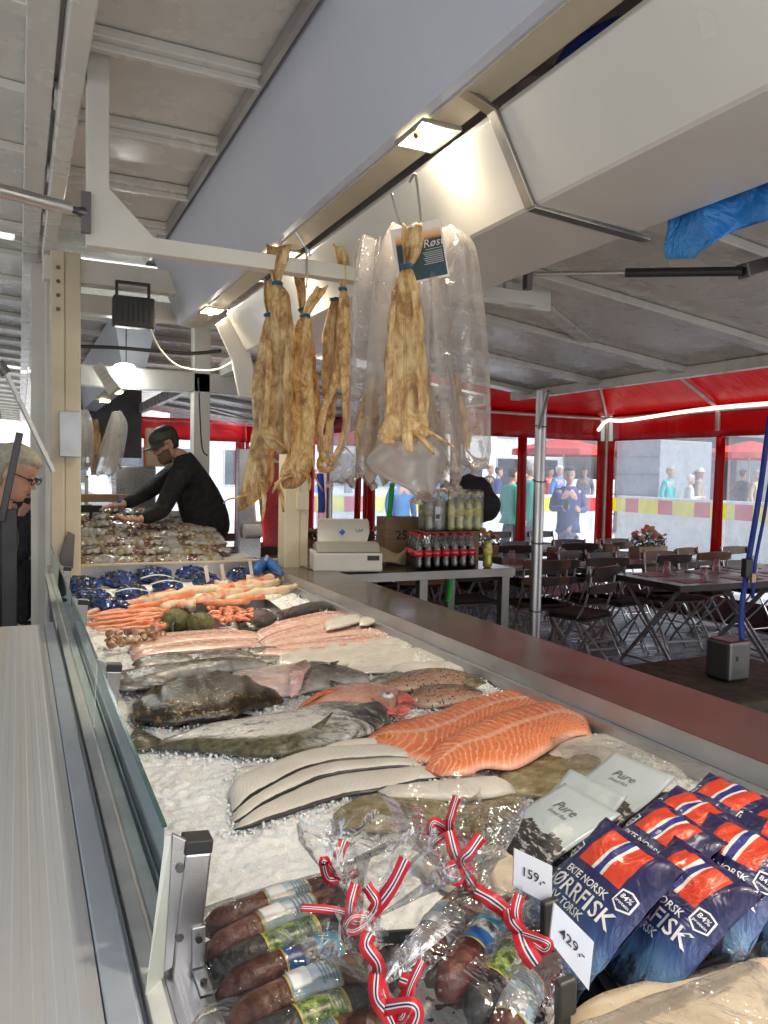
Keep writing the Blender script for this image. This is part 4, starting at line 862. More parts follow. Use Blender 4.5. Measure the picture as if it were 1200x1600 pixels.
# ---------------------------------------------------------------- stockfish hanging from the rail
def c_stock(dark=0):
    def f(s):
        u,v=s.uv(); n=s.noise(16,7,.75,stretch=(1.5,1.5,.75),dist=.5)
        k=1.12-.45*dark
        c=s.ramp(n,[(.34,(.13*k,.06*k,.025*k)),(.45,(.40*k,.23*k,.09*k)),(.54,(.58*k,.40*k,.17*k)),(.66,(.70*k,.57*k,.34*k))])
        rid=s.ramp(s.math('ABSOLUTE',s.math('SUBTRACT',v,.5)),[(0,.0),(.03,.7),(.05,0)])
        c=s.mix(rid,c,(.30*k,.15*k,.06*k)); sp=s.ramp(s.voro(120),[(.05,1),(.12,0)]); return s.mix(s.math('MULTIPLY',sp,s.ramp(s.noise(20),[(.5,0),(.62,.7)])),c,(.06,.03,.015))
    return f
STK=[wet('dried_fish_gold',c_stock(0),.42,1,38,.45,.0),wet('dried_fish_brown',c_stock(.4),.42,1,38,.45,.0)]
TWINE=mat('blue_twine',(.02,.10,.20),.6)
def PD(u,v,d): return EYE+ray(u,v)*d
FH=Vector((math.sin(YAW),math.cos(YAW),0))
def dep(st,Y): return Y/(.904-.427*(st[0][0]-600)/FPX)
def hfish(name,lab,st,Y,mt,tailst=None,depth=.65,open_=0,frays=(),seed=0,group='stockfish hanging from the rail',cat='stockfish',knot=True):
    """st: (u,v,half width px) from neck to the lower end; Y: distance plane"""
    D=dep(st,Y); P=smoothpath([PD(u,v,D) for u,v,w in st],4)
    W=[Vector((w*1.12*D/FPX,0,0)) for u,v,w in st]; Wd=[q.x for q in smoothpath(W,4)]
    vs=[];uvs=[];n=22;m=len(P)
    for i,c in enumerate(P):
        s=i/(m-1); w=max(.004,Wd[i])
        for j in range(n):
            a=2*math.pi*j/n; ca,sa=math.cos(a),math.sin(a)
            fr=1+.10*math.cos(5*a+2.2*nz(s*2,seed))+.05*math.cos(11*a+s*3)+.16*nz(ca*3,s*9,seed)+.05*nz(ca*9,s*40,seed)
            # camera side is -y: groove along the middle
            d=depth*w; y=sa*d*fr; 
            if sa<0: y+=d*.35*math.exp(-(ca/.22)**2)*open_*2-d*.12*math.cos(ca*9)
            p=c+_r*(ca*w*fr)+FH*y; p+=Vector((nz(p.z*14,j*.4,seed),nz(p.z*18,j*.4,seed+4),0))*.004
            vs.append(p); uvs.append((s,(1-ca)/2))
    fs=[(i*n+j,i*n+(j+1)%n,(i+1)*n+(j+1)%n,(i+1)*n+j) for i in range(m-1) for j in range(n)]+[tuple(range(n)),tuple(range((m-1)*n,m*n))[::-1]]
    mb=MB(); mb.add(vs,fs,uvs); o=mb.build(name,mt,None,smooth=True); tag(o,lab,cat,group)
    if tailst:
        q=random.Random(seed); T=[PD(u,v,D-.002) for u,v,w in tailst]; Tw=[w*D/FPX for u,v,w in tailst]
        def tf(a,b):
            k=b*(len(T)-1); i=min(int(k),len(T)-2); f=k-i; c=T[i].lerp(T[i+1],f); w=Tw[i]*(1-f)+Tw[i+1]*f
            p=c+_r*((a*2-1)*w)+FH*(.010*math.sin(a*6.28)+.006*nz(a*9,b*3,seed))
            if b>.86: p.z+=.012*(abs(a*2-1)**1.5)+.006*nz(a*40,seed)
            return p
        MB().grid(tf,16,10).build('tail_fin',mt,o,smooth=True,solid=.005)
    if knot:
        c=P[0]; w=Wd[0]*1.25+.002
        for dz in (0,.006): MB().tube([c+Vector((w*math.cos(t),w*math.sin(t),dz+.002*math.sin(3*t))) for t in [k*.55 for k in range(13)]],.0032,6).build('twine',TWINE,o,smooth=True)
    for pts,r0,r1 in frays:
        pp=smoothpath([PD(u,v,D+dy) for u,v,dy in pts],5); k=len(pp); MB().tube(pp,[(r0+(r1-r0)*i/(k-1))*(1+.35*nz(i*.9,seed,r0*99)) for i in range(k)],10,sq=(1,.45)).build('fin',mt,o,smooth=True)
    return o
def X(a,b): return (340+a/2.609,340+b/2.609)
def S(*t): return [(*X(a,b),w/2.609) for a,b,w in t]
hfish('stockfish','pale ridged dried fish furthest left, behind the others, curling tail fins below',S((212,402,14),(205,470,24),(195,600,34),(180,720,36),(185,820,34),(180,920,45),(165,1030,52),(150,1110,50),(110,1170,24),(90,1195,8)),2.82,STK[0],S((212,402,12),(208,340,18),(205,262,16)),frays=[([(*X(150,1120),-.02),(*X(90,1138),-.03),(*X(40,1150),-.02),(*X(25,1165),0)],.012,.003),([(*X(180,1080),-.03),(*X(190,1150),-.04),(*X(182,1235),-.03)],.014,.005),([(*X(240,1080),-.01),(*X(262,1140),-.02),(*X(268,1200),-.01)],.016,.006)],seed=1)
hfish('stockfish','dried fish with wide fan tail over the white rail, left of the curled tail one',S((243,272,13),(256,320,30),(258,420,38),(258,540,43),(252,660,50),(240,760,52),(232,850,55),(245,920,46),(275,965,18)),2.72,STK[1],S((243,272,12),(240,225,26),(247,170,40),(250,120,52)),open_=.3,frays=[([(*X(200,890),-.02),(*X(245,910),-.04),(*X(285,950),-.03)],.02,.012),([(*X(215,500),-.04),(*X(205,700),-.05),(*X(190,860),-.04)],.010,.014),([(*X(285,480),-.04),(*X(280,690),-.05),(*X(285,860),-.04),(*X(280,960),-.03)],.010,.016)],seed=2)
for pts in ([(255,330),(262,560),(250,780)],): pass
hfish('stockfish','golden dried fish whose tail curls to the right, third from the left',S((357,405,12),(348,440,28),(338,540,36),(340,660,40),(345,780,42),(345,880,42),(335,960,44),(315,1030,52),(305,1080,40),(290,1105,20)),2.74,STK[0],S((357,405,10),(375,360,20),(400,320,26),(430,290,22)),frays=[([(*X(300,1050),-.02),(*X(250,1075),-.04),(*X(225,1120),-.02)],.02,.010),([(*X(340,1030),-.02),(*X(372,1060),-.04),(*X(375,1110),-.02)],.018,.008),([(*X(382,880),0),(*X(395,1040),0),(*X(430,1115),.02)],.006,.002)],seed=3)
hfish('stockfish','narrow brown dried fish half hidden behind the golden one with curled tail',S((345,380,10),(360,470,20),(375,620,24),(388,740,24),(395,840,20),(390,900,8)),2.86,STK[1],S((345,380,10),(342,300,18),(330,235,22)),seed=4)
hfish('stockfish','dark brown dried fish hanging just left of the split open one',S((478,338,12),(475,400,26),(468,500,36),(462,600,34),(455,700,26),(450,780,10)),2.80,STK[1],None,seed=5)
sp=hfish('stockfish','split open dried fish with a long hollow slit, right of the dark brown one',S((510,295,10),(514,340,19),(512,450,24),(508,560,28),(500,640,30),(490,700,22)),2.74,STK[0],S((510,295,9),(512,220,17),(505,160,22),(500,120,30)),open_=.5,frays=[
 ([(*X(500,600),-.01),(*X(468,700),-.01),(*X(432,790),-.02),(*X(418,880),-.02),(*X(425,960),-.03),(*X(458,1000),-.03)],.018,.012),([(*X(515,600),-.01),(*X(522,720),-.01),(*X(525,850),-.02),(*X(500,940),-.03),(*X(460,1000),-.03)],.020,.013),
 ([(*X(470,720),.04),(*X(455,850),.05),(*X(450,960),.04)],.022,.012),([(*X(430,960),0),(*X(415,1010),-.02),(*X(440,1030),-.02),(*X(500,1000),-.01)],.016,.010),([(*X(515,930),-.01),(*X(545,960),-.02),(*X(585,990),0)],.008,.003)],seed=6)
main=hfish('stockfish','largest golden dried fish with tail up, in front of the clear bags','.' and S((774,205,15),(766,250,32),(764,340,50),(762,450,63),(760,560,72),(762,680,76),(766,790,78),(762,850,82),(755,885,88),(740,910,60)),1.78,STK[0],S((774,205,14),(790,150,32),(795,95,42),(792,40,38)),open_=.25,frays=[([(*X(775,830),-.03),(*X(772,890),-.06),(*X(785,955),-.05)],.016,.009),([(*X(690,870),-.01),(*X(680,900),-.03),(*X(720,905),-.03)],.02,.012),([(*X(800,870),-.02),(*X(850,920),-.03),(*X(880,960),0)],.02,.008),([(*X(830,860),0),(*X(890,890),0),(*X(975,945),.03)],.016,.003),([(*X(720,300),-.04),(*X(706,560),-.06),(*X(700,800),-.05)],.007,.009),([(*X(800,300),-.04),(*X(820,560),-.06),(*X(832,800),-.05)],.007,.009)],seed=7,cat='stockfish')
hfish('bagged_stockfish','dried fish seen hazily inside the left part of the milky bag',S((625,665,10),(618,740,26),(608,840,40),(600,930,34),(590,970,14)),1.98,STK[1],seed=8,knot=False,group='stockfish inside the bags')
hfish('bagged_stockfish','pale dried fish inside the bag, lower right beside the largest one',S((838,600,12),(850,700,22),(862,800,30),(885,880,34),(915,950,16)),1.95,STK[0],seed=9,knot=False,group='stockfish inside the bags')
hfish('bagged_stockfish','slim dried fish with splayed fins in the rightmost clear bag',S((965,640,12),(975,720,20),(990,800,22),(1005,880,24),(1015,940,10)),1.88,STK[0],seed=10,knot=False,group='stockfish inside the bags',frays=[([(*X(1010,890),0),(*X(1040,860),-.01),(*X(1070,845),0)],.008,.003),([(*X(1005,930),0),(*X(1040,975),-.01),(*X(1075,990),0)],.008,.003)])
# bags
BAG=film('milky_bag_film',(1,.99,.97),.03,.6,.13,milk=.36,wscale=10,bstr=1.3,milkcol=(.85,.79,.74)); BAGC=film('clear_bag_film',(1,.99,.98),.04,.65,.12,milk=.20,wscale=11,bstr=1.3,milkcol=(.85,.80,.75))
def hbag(name,lab,st,Y,mt,depth=.05,seed=0):
    D=dep(st,Y); P=smoothpath([PD(u,v,D) for u,v,w in st],5); Wd=[q.x for q in smoothpath([Vector((w*D/FPX,0,0)) for u,v,w in st],5)]; n=36;m=len(P);vs=[];uvs=[]
    for i,c in enumerate(P):
        s=i/(m-1); w=Wd[i]; dp=depth*min(1,s*4+.1)*min(1,(1-s)*5+.15)
        for j in range(n):
            a=2*math.pi*j/n; ca,sa=math.cos(a),math.sin(a)
            fold=.022*math.sin(ca*4+seed*2+.8*math.sin(s*4))+.006*math.sin(ca*9+s*5+seed)
            p=c+_r*(math.copysign(abs(ca)**.8,ca)*w)+FH*(sa*dp+fold*min(1,abs(sa)*2+.1))
            if s>.8: p+=Vector((nz(ca*3,s*14,seed)*.05,nz(ca*5,s*11,seed+3)*.05,nz(ca*4,seed,s*3)*.05))*((s-.8)*5)
            vs.append(p);uvs.append((s,(1-ca)/2))
    fs=[(i*n+j,i*n+(j+1)%n,(i+1)*n+(j+1)%n,(i+1)*n+j) for i in range(m-1) for j in range(n)]
    mb=MB(); mb.add(vs,fs,uvs); return tag(mb.build(name,mt,None,smooth=True),lab,'plastic bag','clear bags around the dried fish')
hbag('plastic_bag','milky plastic bag hanging behind the largest dried fish',S((770,30,60),(760,120,95),(745,300,115),(740,500,125),(735,700,135),(720,880,140),(700,1000,135),(690,1060,100)),1.96,BAG,.06,1)
hbag('plastic_bag','wide clear plastic bag furthest right, its edge over the red marquee',S((935,40,40),(950,90,90),(970,200,98),(985,400,108),(1000,600,108),(1010,800,104),(1010,960,104),(1010,1022,98)),1.86,BAGC,.05,2)
hbag('plastic_bag','clear plastic bag furthest left, beside the split open fish',S((620,80,45),(610,200,50),(600,400,52),(598,700,60),(590,900,75),(560,1020,90),(540,1085,90)),2.05,BAGC,.05,3)
hbag('plastic_bag','crumpled clear bag bottoms bunched below the largest dried fish',S((820,860,60),(790,930,130),(770,1000,165),(790,1060,120),(830,1110,55),(845,1150,22)),1.90,BAG,.08,4)
hbag('plastic_bag','thin plastic bag draped over the lower right side of the largest fish',S((860,200,55),(880,350,70),(880,550,75),(900,750,80),(920,900,85),(940,1020,70),(965,1110,14)),1.84,BAGC,.05,5)
# label card
Z=[PD(*X(a,b),2.06) for a,b in ((703,52),(906,3),(946,238),(735,283))]
card=thing('label_card','dark teal card reading Røst tucked behind the tail of the largest fish','card',(0,0,0))
def cf(a,b,off=0): p=Z[0].lerp(Z[1],a).lerp(Z[3].lerp(Z[2],a),b); p-=FH*off; return p
def quadp(a0,a1,b0,b1,off): return MB().grid(lambda a,b:cf(a0+(a1-a0)*a,b0+(b1-b0)*b,off),3,3)
quadp(0,1,0,1,0).build('backing',mat('card_white',(.78,.74,.68),.4),card,solid=.001)
TEAL=mat('card_teal',(.015,.06,.075),.35); quadp(.07,.97,.30,.96,.001).build('print',TEAL,card)
sk=N('card_sunset'); sk.set(col=sk.ramp(sk.uv()[1],[(0,(.75,.66,.55)),(.7,(.72,.34,.12)),(1,(.30,.12,.05))]),rough=.35); quadp(.07,.97,.13,.30,.001).build('picture',sk.m,card)
def cardtext(txt,a,b,size,mt,al='LEFT',off=.002):
    vs,fs=textmesh(txt,1,al); W=(Z[1]-Z[0]).length; ex=(Z[1]-Z[0]).normalized(); ey=(Z[0]-Z[3]).normalized(); o=cf(a,b,off); m=MB(); m.add([o+ex*(v.x*size+v.y*size*.2)+ey*v.y*size for v in vs],fs); return m.build('lettering',mt,card)
LW=mat('print_white',(.75,.75,.72),.5); cardtext('Røst',.60,.38,.030,LW)
quadp(.62,.95,.475,.482,.002).build('text_line',LW,card)
for k in range(7): quadp(.56+.02*(k%3),.94,.52+.033*k,.528+.033*k,.002).build('text_line',LW,card)
# hooks
WIRE=mat('grey_wire',(.28,.26,.24),.35,metal=.8)
for lb,pts in (('steel wire hook over the awning box holding the largest dried fish',[(612,302),(622,340),(632,356)]),('second steel wire hook, bent over the awning box edge above the card',[(640,285),(648,272),(652,290),(658,345)]),('thin wire from roof to rail beside the fan tail fish',[(478,384),(480,420),(479,450)])):
    Y_=1.86 if pts[0][0]>600 else 2.76
    tag(MB().tube(smoothpath([PY(u,v,Y_) for u,v in pts],5),.0035,7).build('wire_hook',WIRE,smooth=True),lb,'hook')
# thin diagonal bar from roof to rail, left strut to the side
o=MB().tube([PY(462,362,2.9),PY(486,400,2.9)],.006,7).build('metal_rod',ALU); tag(o,'thin white rod between the beam and the white rail','rod')
# ---------------------------------------------------------------- black flood light and cables
fl=thing('flood_light','black square flood light hanging from the far cross beam','lamp')
Yf=4.9; a=PY(177,459,Yf); b=PY(242,514,Yf)
MB().bx(a.x,b.x,Yf,Yf+.09,b.z,a.z).build('housing',BLACK,fl,bevel=.012)
m=MB(); 
for k in range(7): x=a.x+(b.x-a.x)*(k+1)/8; m.bx(x-.004,x+.004,Yf-.008,Yf,b.z+.03,a.z-.03)
m.build('cooling_fins',BLACK,fl)
m=MB(); c=PY(208,455,Yf); m.bx(c.x-.10,c.x-.085,Yf,Yf+.03,a.z,a.z+.07); m.bx(c.x+.085,c.x+.10,Yf,Yf+.03,a.z,a.z+.07); m.bx(c.x-.10,c.x+.10,Yf,Yf+.03,a.z+.07,a.z+.085); m.build('bracket',BLACK,fl)
CAB=mat('white_cable',(.6,.57,.48),.5); CABB=mat('black_cable',(.02,.02,.02),.5)
def cable(pts,Y,r,mt,lb,name='cable'):
    tag(MB().tube(smoothpath([PY(u,v,Y) for u,v in pts],6),r,7).build(name,mt,smooth=True),lb,'cable')
cable([(235,514),(250,545),(275,570),(305,578),(340,577),(372,560),(395,548),(412,545)],4.7,.006,CAB,'white cable sagging from the flood light to the awning box')
cable([(118,541),(180,543),(240,548),(300,552),(345,548)],5.2,.012,CABB,'black cable running along the far beam')
cable([(310,590),(312,640),(316,700),(325,712)],6.2,.006,CABB,'thin black cable hanging behind the fishmonger')
# grey arm on the left post
ar=MB().bar(PY(8,580,4.85),PY(83,737,4.9),.045,.02).build('support_arm',GALV); tag(ar,'grey flat support arm running diagonally down to the box on the post','arm')
ar2=MB().tube([PY(-4,566,4.84),PY(10,584,4.85)],.03,10).build('dark_end',DARKSTEEL,ar)
o=MB().tube([PY(118,560,5.1),PY(120,478,5.1)],.022,10).build('gas_cylinder',BLACK); tag(o,'black upright gas cylinder beside the left post under the beam','gas strut')
MB().tube([PY(120,478,5.1),PY(122,455,5.1)],.008,8).build('rod',ALU,o)
# ---------------------------------------------------------------- next stall: lamp, price board, hanging bags
lp=thing('ceiling_lamp','bright white oval lamp hanging above the fishmonger','lamp')
c=PY(195,580,6.6); MB().ball((c.x,c.y,c.z+.03),1,20,10,(.085,.06,.035)).build('cover',glow('led_white',(.95,1,.93),9),lp,smooth=True); MB().ball((c.x,c.y,c.z-.02),1,20,10,(.10,.07,.03)).build('diffuser',MATS['led_white'],lp,smooth=True)
MB().tube([(c.x+.01,c.y,c.z+.06),(c.x+.01,c.y,c.z+.35)],.004,6).build('cord',CABB,lp)
d=bpy.data.lights.new('lamp_light','POINT'); d.energy=9; d.shadow_soft_size=.1; d.color=(.95,1,.95); o=bpy.data.objects.new('lamp_light',d); COL.objects.link(o); o.location=(c.x,c.y,c.z-.12); o.parent=lp
pb=thing('price_board','white slanted board with faint writing hanging in the next stall','board')
p=[PY(u,v,6.2) for u,v in ((144,573),(158,566),(186,604),(170,617))]; m=MB(); m.add(p+[q+Vector((.02,.03,-.01)) for q in p],[(0,1,2,3),(7,6,5,4),(0,4,5,1),(1,5,6,2),(2,6,7,3),(3,7,4,0)]); m.build('panel',WHITE,pb)
LG=mat('print_grey',(.25,.25,.24),.5)
for k in range(4):
    a=p[0].lerp(p[3],.2+.15*k).lerp(p[1].lerp(p[2],.2+.15*k),.25); b=p[0].lerp(p[3],.2+.15*k).lerp(p[1].lerp(p[2],.2+.15*k),.8); MB().bar(a+Vector((0,-.004,0)),b+Vector((0,-.004,0)),.008,.002).build('writing',LG,pb)
def hb2(st,Y,mt,lb,name='hanging_bag',cat='plastic bag',depth=.05):
    o=hbag(name,lb,st,Y,mt,depth,int(st[0][0])); del o['group']; o['category']=cat; o['group']='hanging goods in the next stall'; return o
hb2([(133,640,5),(134,660,10),(133,690,13),(133,715,13),(131,732,10)],6.0,BAG,'milky bag with dried fish hanging right of the left post')
hb2([(181,643,6),(178,670,12),(172,700,16),(164,730,18),(158,742,16)],6.0,BAG,'grey bag hanging slanted in front of the steel cabinet')
hb2([(184,642,5),(186,665,12),(181,700,12),(176,730,12)],6.15,BAGC,'clear bag with a small black tag in the next stall')
hfish('stockfish','orange brown dried fish hanging between the far bags',[(149,655,3),(149,680,7),(148,710,7),(146,742,3)],6.1,STK[1],seed=21,knot=False,group='hanging goods in the next stall')
# ---------------------------------------------------------------- steel side table and what stands on it
TT=.98
STB=steelm('dull_table_steel',(.20,.195,.19),.45,(1,1,1))
tb=thing('steel_table','stainless steel side table behind the worktop carrying the scale and drinks','table',(0,0,0))
tx0,tx1,ty0,ty1=1.76,3.04,4.33,5.15
MB().bx(tx0,tx1,ty0,ty1,TT-.055,TT).build('tabletop',WT.m,tb,bevel=.004)
MB().bx(tx0,tx1-.002,ty0-.003,ty0-.0005,TT-.054,TT-.001).build('front_edge',STB,tb)
for x,y in ((tx0+.05,ty0+.05),(tx1-.06,ty0+.05),(tx1-.06,ty1-.05),(tx0+.05,ty1-.05),(2.35,ty0+.05)): MB().bx(x-.03,x+.03,y-.03,y+.03,.02,TT-.056).build('leg',STB,tb,bevel=.003)
MB().bx(tx0+.05,tx1-.05,ty0+.03,ty0+.06,.25,.29).build('brace',STEEL,tb)
# scale
OFFW=mat('off_white_plastic',(.60,.585,.54),.35,var=.04); GREYP=mat('grey_plastic',(.34,.33,.30),.4,var=.06)
sc=thing('kitchen_scale','off-white electronic scale with tilted display hood on the steel table','scale',(1.86,4.50,TT),(0,0,R_(-14)))
prof=[(-.21,.0),(.21,.0),(.225,.125),(-.225,.125)]
m=MB(); m.bx(-.215,.215,-.15,.17,.012,.13); m.build('base',OFFW,sc,bevel=.012)
m=MB(); m.prism([(-.15,.133),(.18,.133),(.16,.155),(-.02,.19),(-.10,.185)],-.19,.20,'x'); m.build('top_housing',GREYP,sc,bevel=.006)
rings=[]
for i in range(9):
    a=i/8; z=.175+.155*a; y=.02+.03*math.sin(a*3)-.02*a; rings.append([Vector((-.17,y-.012,z)),Vector((.14+.02*math.sin(a*3.1),y-.012,z)),Vector((.14+.02*math.sin(a*3.1),y+.03,z)),Vector((-.17,y+.03,z))])
m=MB(); m.loft(rings); m.build('display_hood',OFFW,sc,bevel=.006)
BLU=mat('print_blue',(.02,.12,.45),.4); PBK=mat('print_black',(.02,.02,.02),.5)
m=MB(); m.box((-.02,-.002,.245),(.03,.002,.03),Matrix.Rotation(R_(45),3,'Y')); m.build('emblem',BLU,sc)
m=MB(); m.box((.155,-.1515,.098),(.075,.002,.03)); m.build('data_plate',PBK,sc)
vs,fs=textmesh('LAP',1,'CENTER'); m=MB(); m.add([(.09+v.x*.03,-.004,.255+v.y*.03) for v in vs],fs); m.build('lettering',PBK,sc)
# knife
kn=thing('knife','long pointed knife with blue-black handle lying on the worktop by the scale','knife',(0,0,0))
a=PZ(457,881,1.004); b=PZ(492,890,1.004); c=PZ(520,889,1.004); d=(b-a).normalized(); nrm=Vector((-d.y,d.x,0))*.016
m=MB(); m.add([a+Vector((0,0,.001)),b-nrm,b+nrm,a+Vector((0,0,.002)),b-nrm+Vector((0,0,.003)),b+nrm+Vector((0,0,.003))],[(0,1,2),(3,5,4),(0,3,4,1),(1,4,5,2),(2,5,3,0)]); m.build('blade',STEEL,kn)
MB().tube([b+Vector((0,0,.012)),b.lerp(c,.5)+Vector((0,0,.014)),c+Vector((0,0,.012))],[.012,.016,.013],10,sq=(1.2,.8)).build('handle',mat('knife_handle',(.015,.03,.10),.4),kn,smooth=True)
# cloth/red bag, cardboard boxes
RB=mat('red_plastic_bag',(.42,.012,.015),.4,bs=.8,bscale=12)
c=PZ(608,872,TT)
m=MB(); m.ball((c.x,c.y+.05,TT+.07),1,24,14,(.145,.09,.075))
for i,p in enumerate(m.v): 
    f=.16*nz(p.x,p.y,p.z,16)+.05*nz(p.x,p.y,p.z,50); q=p-Vector((c.x,c.y+.05,TT+.07)); m.v[i]=p+q*f; m.v[i].z=max(m.v[i].z,TT+.002)
tag(m.build('red_bag',RB,smooth=True),'crumpled red plastic bag between the scale and the cola bottles','bag')
CB=N('cardboard'); CB.set(col=CB.ramp(CB.noise(5,4,stretch=(1,1,6)),[(.3,(.22,.14,.08)),(.7,(.33,.22,.13))]),rough=.85); CB=CB.m
bx_=thing('cardboard_box','brown cardboard box marked 25 between green strap and cola','box',(2.42,4.80,TT),(0,0,R_(-8)))
MB().bx(-.16,.12,-.1,.12,0,.32).build('body',CB,bx_,bevel=.004)
vs,fs=textmesh('25',1,'CENTER',.02); m=MB(); m.add([(-.045+v.x*.085,-.1015,.20+v.y*.085) for v in vs],fs); m.build('lettering',PBK,bx_)
m=MB(); m.add([(-.17,-.12,.0),(.12,-.12,.0),(.10,-.16,.17),(-.10,-.15,.10)],[(0,1,2,3)]); 
MB().grid(lambda s,t:(-.28+.30*s,-.16-.05*t+.02*math.sin(s*9),.15-.09*t-.05*s*(1-s)*4+.02*math.sin(t*5+s*7)),12,8).build('paper',mat('kraft_paper',(.34,.28,.20),.8),bx_,smooth=True,solid=.002)
tag(MB().bx(2.84,3.03,4.78,5.02,TT,TT+.26).build('cardboard_box',CB,bevel=.004),'brown cardboard box right of the drinks, under the black jacket','box')
# bottles
COLA=N('cola_liquid'); COLA.set(col=(.012,.006,.004),rough=.06,spec=.7); COLA=COLA.m
YEL=N('yellow_drink'); YEL.set(col=(.80,.74,.05),rough=.08,spec=.7); YEL=YEL.m
PET=film('pet_bottle',(.93,.95,.94),.06,.7,.05,wscale=40,bstr=.25)
LABR=N('red_label'); LABR.set(col=(.55,.02,.03),rough=.35); LABR=LABR.m; CAPR=mat('red_cap',(.45,.01,.015),.35); CAPY=mat('yellow_cap',(.55,.50,.05),.35)
def bottle(liq,cap,lab,name='cola_bottle',fill=.15):
    t=thing(name,'x','bottle')
    pr=[(.02,.0),(.031,.006),(.0315,.04),(.029,.06),(.0315,.085),(.0315,.135),(.029,.155),(.018,.195),(.0125,.21),(.0125,.225)]
    MB().lathe(pr,n=16).build('body',PET,t,smooth=True)
    k=[(r*.93,z+.002) for r,z in pr if z<=fill]+[(.9*interp([z for r,z in pr],[r for r,z in pr],fill),fill)]
    MB().lathe(k,n=14).build('drink',liq,t,smooth=True)
    MB().lathe([(.0145,.218),(.0145,.236),(.0135,.238)],n=12).build('cap',cap,t,smooth='auto')
    MB().lathe([(.0322,.088),(.0322,.132)],n=16).build('label',lab,t,smooth=True) 
    return t
def labeltext(t,txt,mt,size=.02,n=3):
    lab=[c for c in t.children if c.name.startswith('label')][0]
    for k in range(n):
        vs,fs=textmesh(txt,1,'CENTER'); m=MB(); R=.0327; a0=-math.pi/2+k*2*math.pi/n-.35
        m.add([(R*math.cos(a0+(v.x+v.y*.2)*size/R),R*math.sin(a0+(v.x+v.y*.2)*size/R),.110+v.y*size) for v in vs],fs); m.build('lettering',mt,lab)
base=bottle(COLA,CAPR,LABR); labeltext(base,'Coca-Cola',LW,.013,2)
rows=[]; ex=Vector((1,0,0)); o0=PZ(640,884,TT)
G='cola bottles in the pack on the steel table'
k=0; ordn=['first','second','third','fourth','fifth','sixth','seventh']
for j in range(4):
    for i in range(7 if j<3 else 6):
        x=2.33+i*.0665+.016*j; y=4.40+j*.068; 
        lb=f'red-labelled cola bottle, {ordn[i]} from the left in the '+['front row','second row','third row','back row'][j]+' of the pack'
        if i==6 and j==0: lb='red-labelled cola bottle at the right front corner of the pack'
        if k==0: base.location=(x,y,TT); base['label']=lb; base['group']=G; c=base
        else: c=dup(base,(x,y,TT),(k*2.4)%6.28*0+[0,.5,-.4,.9][k%4],lb)
        k+=1
yb=bottle(YEL,CAPY,mat('clear_label',(.80,.74,.12),.3),'lemonade_bottle',.18); yb['label']='single clear bottle with yellow label and cap right of the cola pack'; yb.location=(2.86,4.40,TT)
G2='yellow bottles stacked on the cola pack'; 
tag(MB().bx(2.40,2.82,4.42,4.62,TT+.24,TT+.244).build('cardboard_sheet',CB),'thin cardboard sheet between the cola pack and yellow bottles','cardboard')
bb=None
for j in range(2):
    for i in range(4):
        lb='yellow drink bottle in the shrink-wrapped upper pack, '+['far left','left of centre','right of centre','far right'][i]+(', front' if j==0 else ', back')
        loc=(2.60+i*.068,4.46+j*.07,TT+.246); bb=dup(yb,loc,0,lb); bb['group']=G2; bb.scale=(1,1,1.12)
for i in range(2):
    for j in range(2):
        bb=dup(yb,(2.44+i*.068,4.47+j*.07,TT+.246),0,'pale bottle in the upper pack with white barcode, '+['left','right'][i]+(' front' if j==0 else ' back')); bb['group']=G2; bb.scale=(1,1,1.12)
        for ch in bb.children:
            if ch.name.startswith('drink') or ch.name.startswith('label'):
                ch.data=ch.data.copy(); ch.data.materials[0]=mat('pale_drink',(.42,.42,.25),.1)
SHR=film('shrink_wrap',(1,1,1),.04,.7,.1,milk=.06,wscale=14)
m=MB(); m.bx(2.56,2.84,4.42,4.57,TT+.248,TT+.525); tag(m.build('shrink_wrap',SHR,bevel=.02),'clear shrink wrap around the yellow drink bottles','wrap')
m=MB(); m.bx(2.405,2.55,4.425,4.575,TT+.248,TT+.525); o=tag(m.build('shrink_wrap',SHR,bevel=.02),'clear shrink wrap with barcode around the pale bottles','wrap')
br=MB(); br.bx(2.46,2.50,4.421,4.4235,TT+.32,TT+.41); bl=br.build('label',WLAB,o)
m=MB(); q=random.Random(3)
for k in range(8): m.bx(2.464+k*.0042,2.464+k*.0042+q.uniform(.001,.003),4.419,4.4205,TT+.33,TT+.36)
m.build('barcode',PBK,bl)
# black jacket
m=MB(); c=Vector((2.97,4.80,TT+.44)); m.ball(c,1,30,20,(.22,.14,.17),Matrix.Rotation(R_(38),3,'Y'))
for i,p in enumerate(m.v):
    q_=p-c; f=.30*nz(p.x,p.y,p.z,5)+.10*nz(p.x,p.y,p.z,16); m.v[i]=c+q_*(1+f); m.v[i].z=max(m.v[i].z,TT+.262)
tag(m.build('black_jacket',BLACKCLOTH,smooth=True),'black jacket bundled on top of the drinks and cardboard box','jacket')
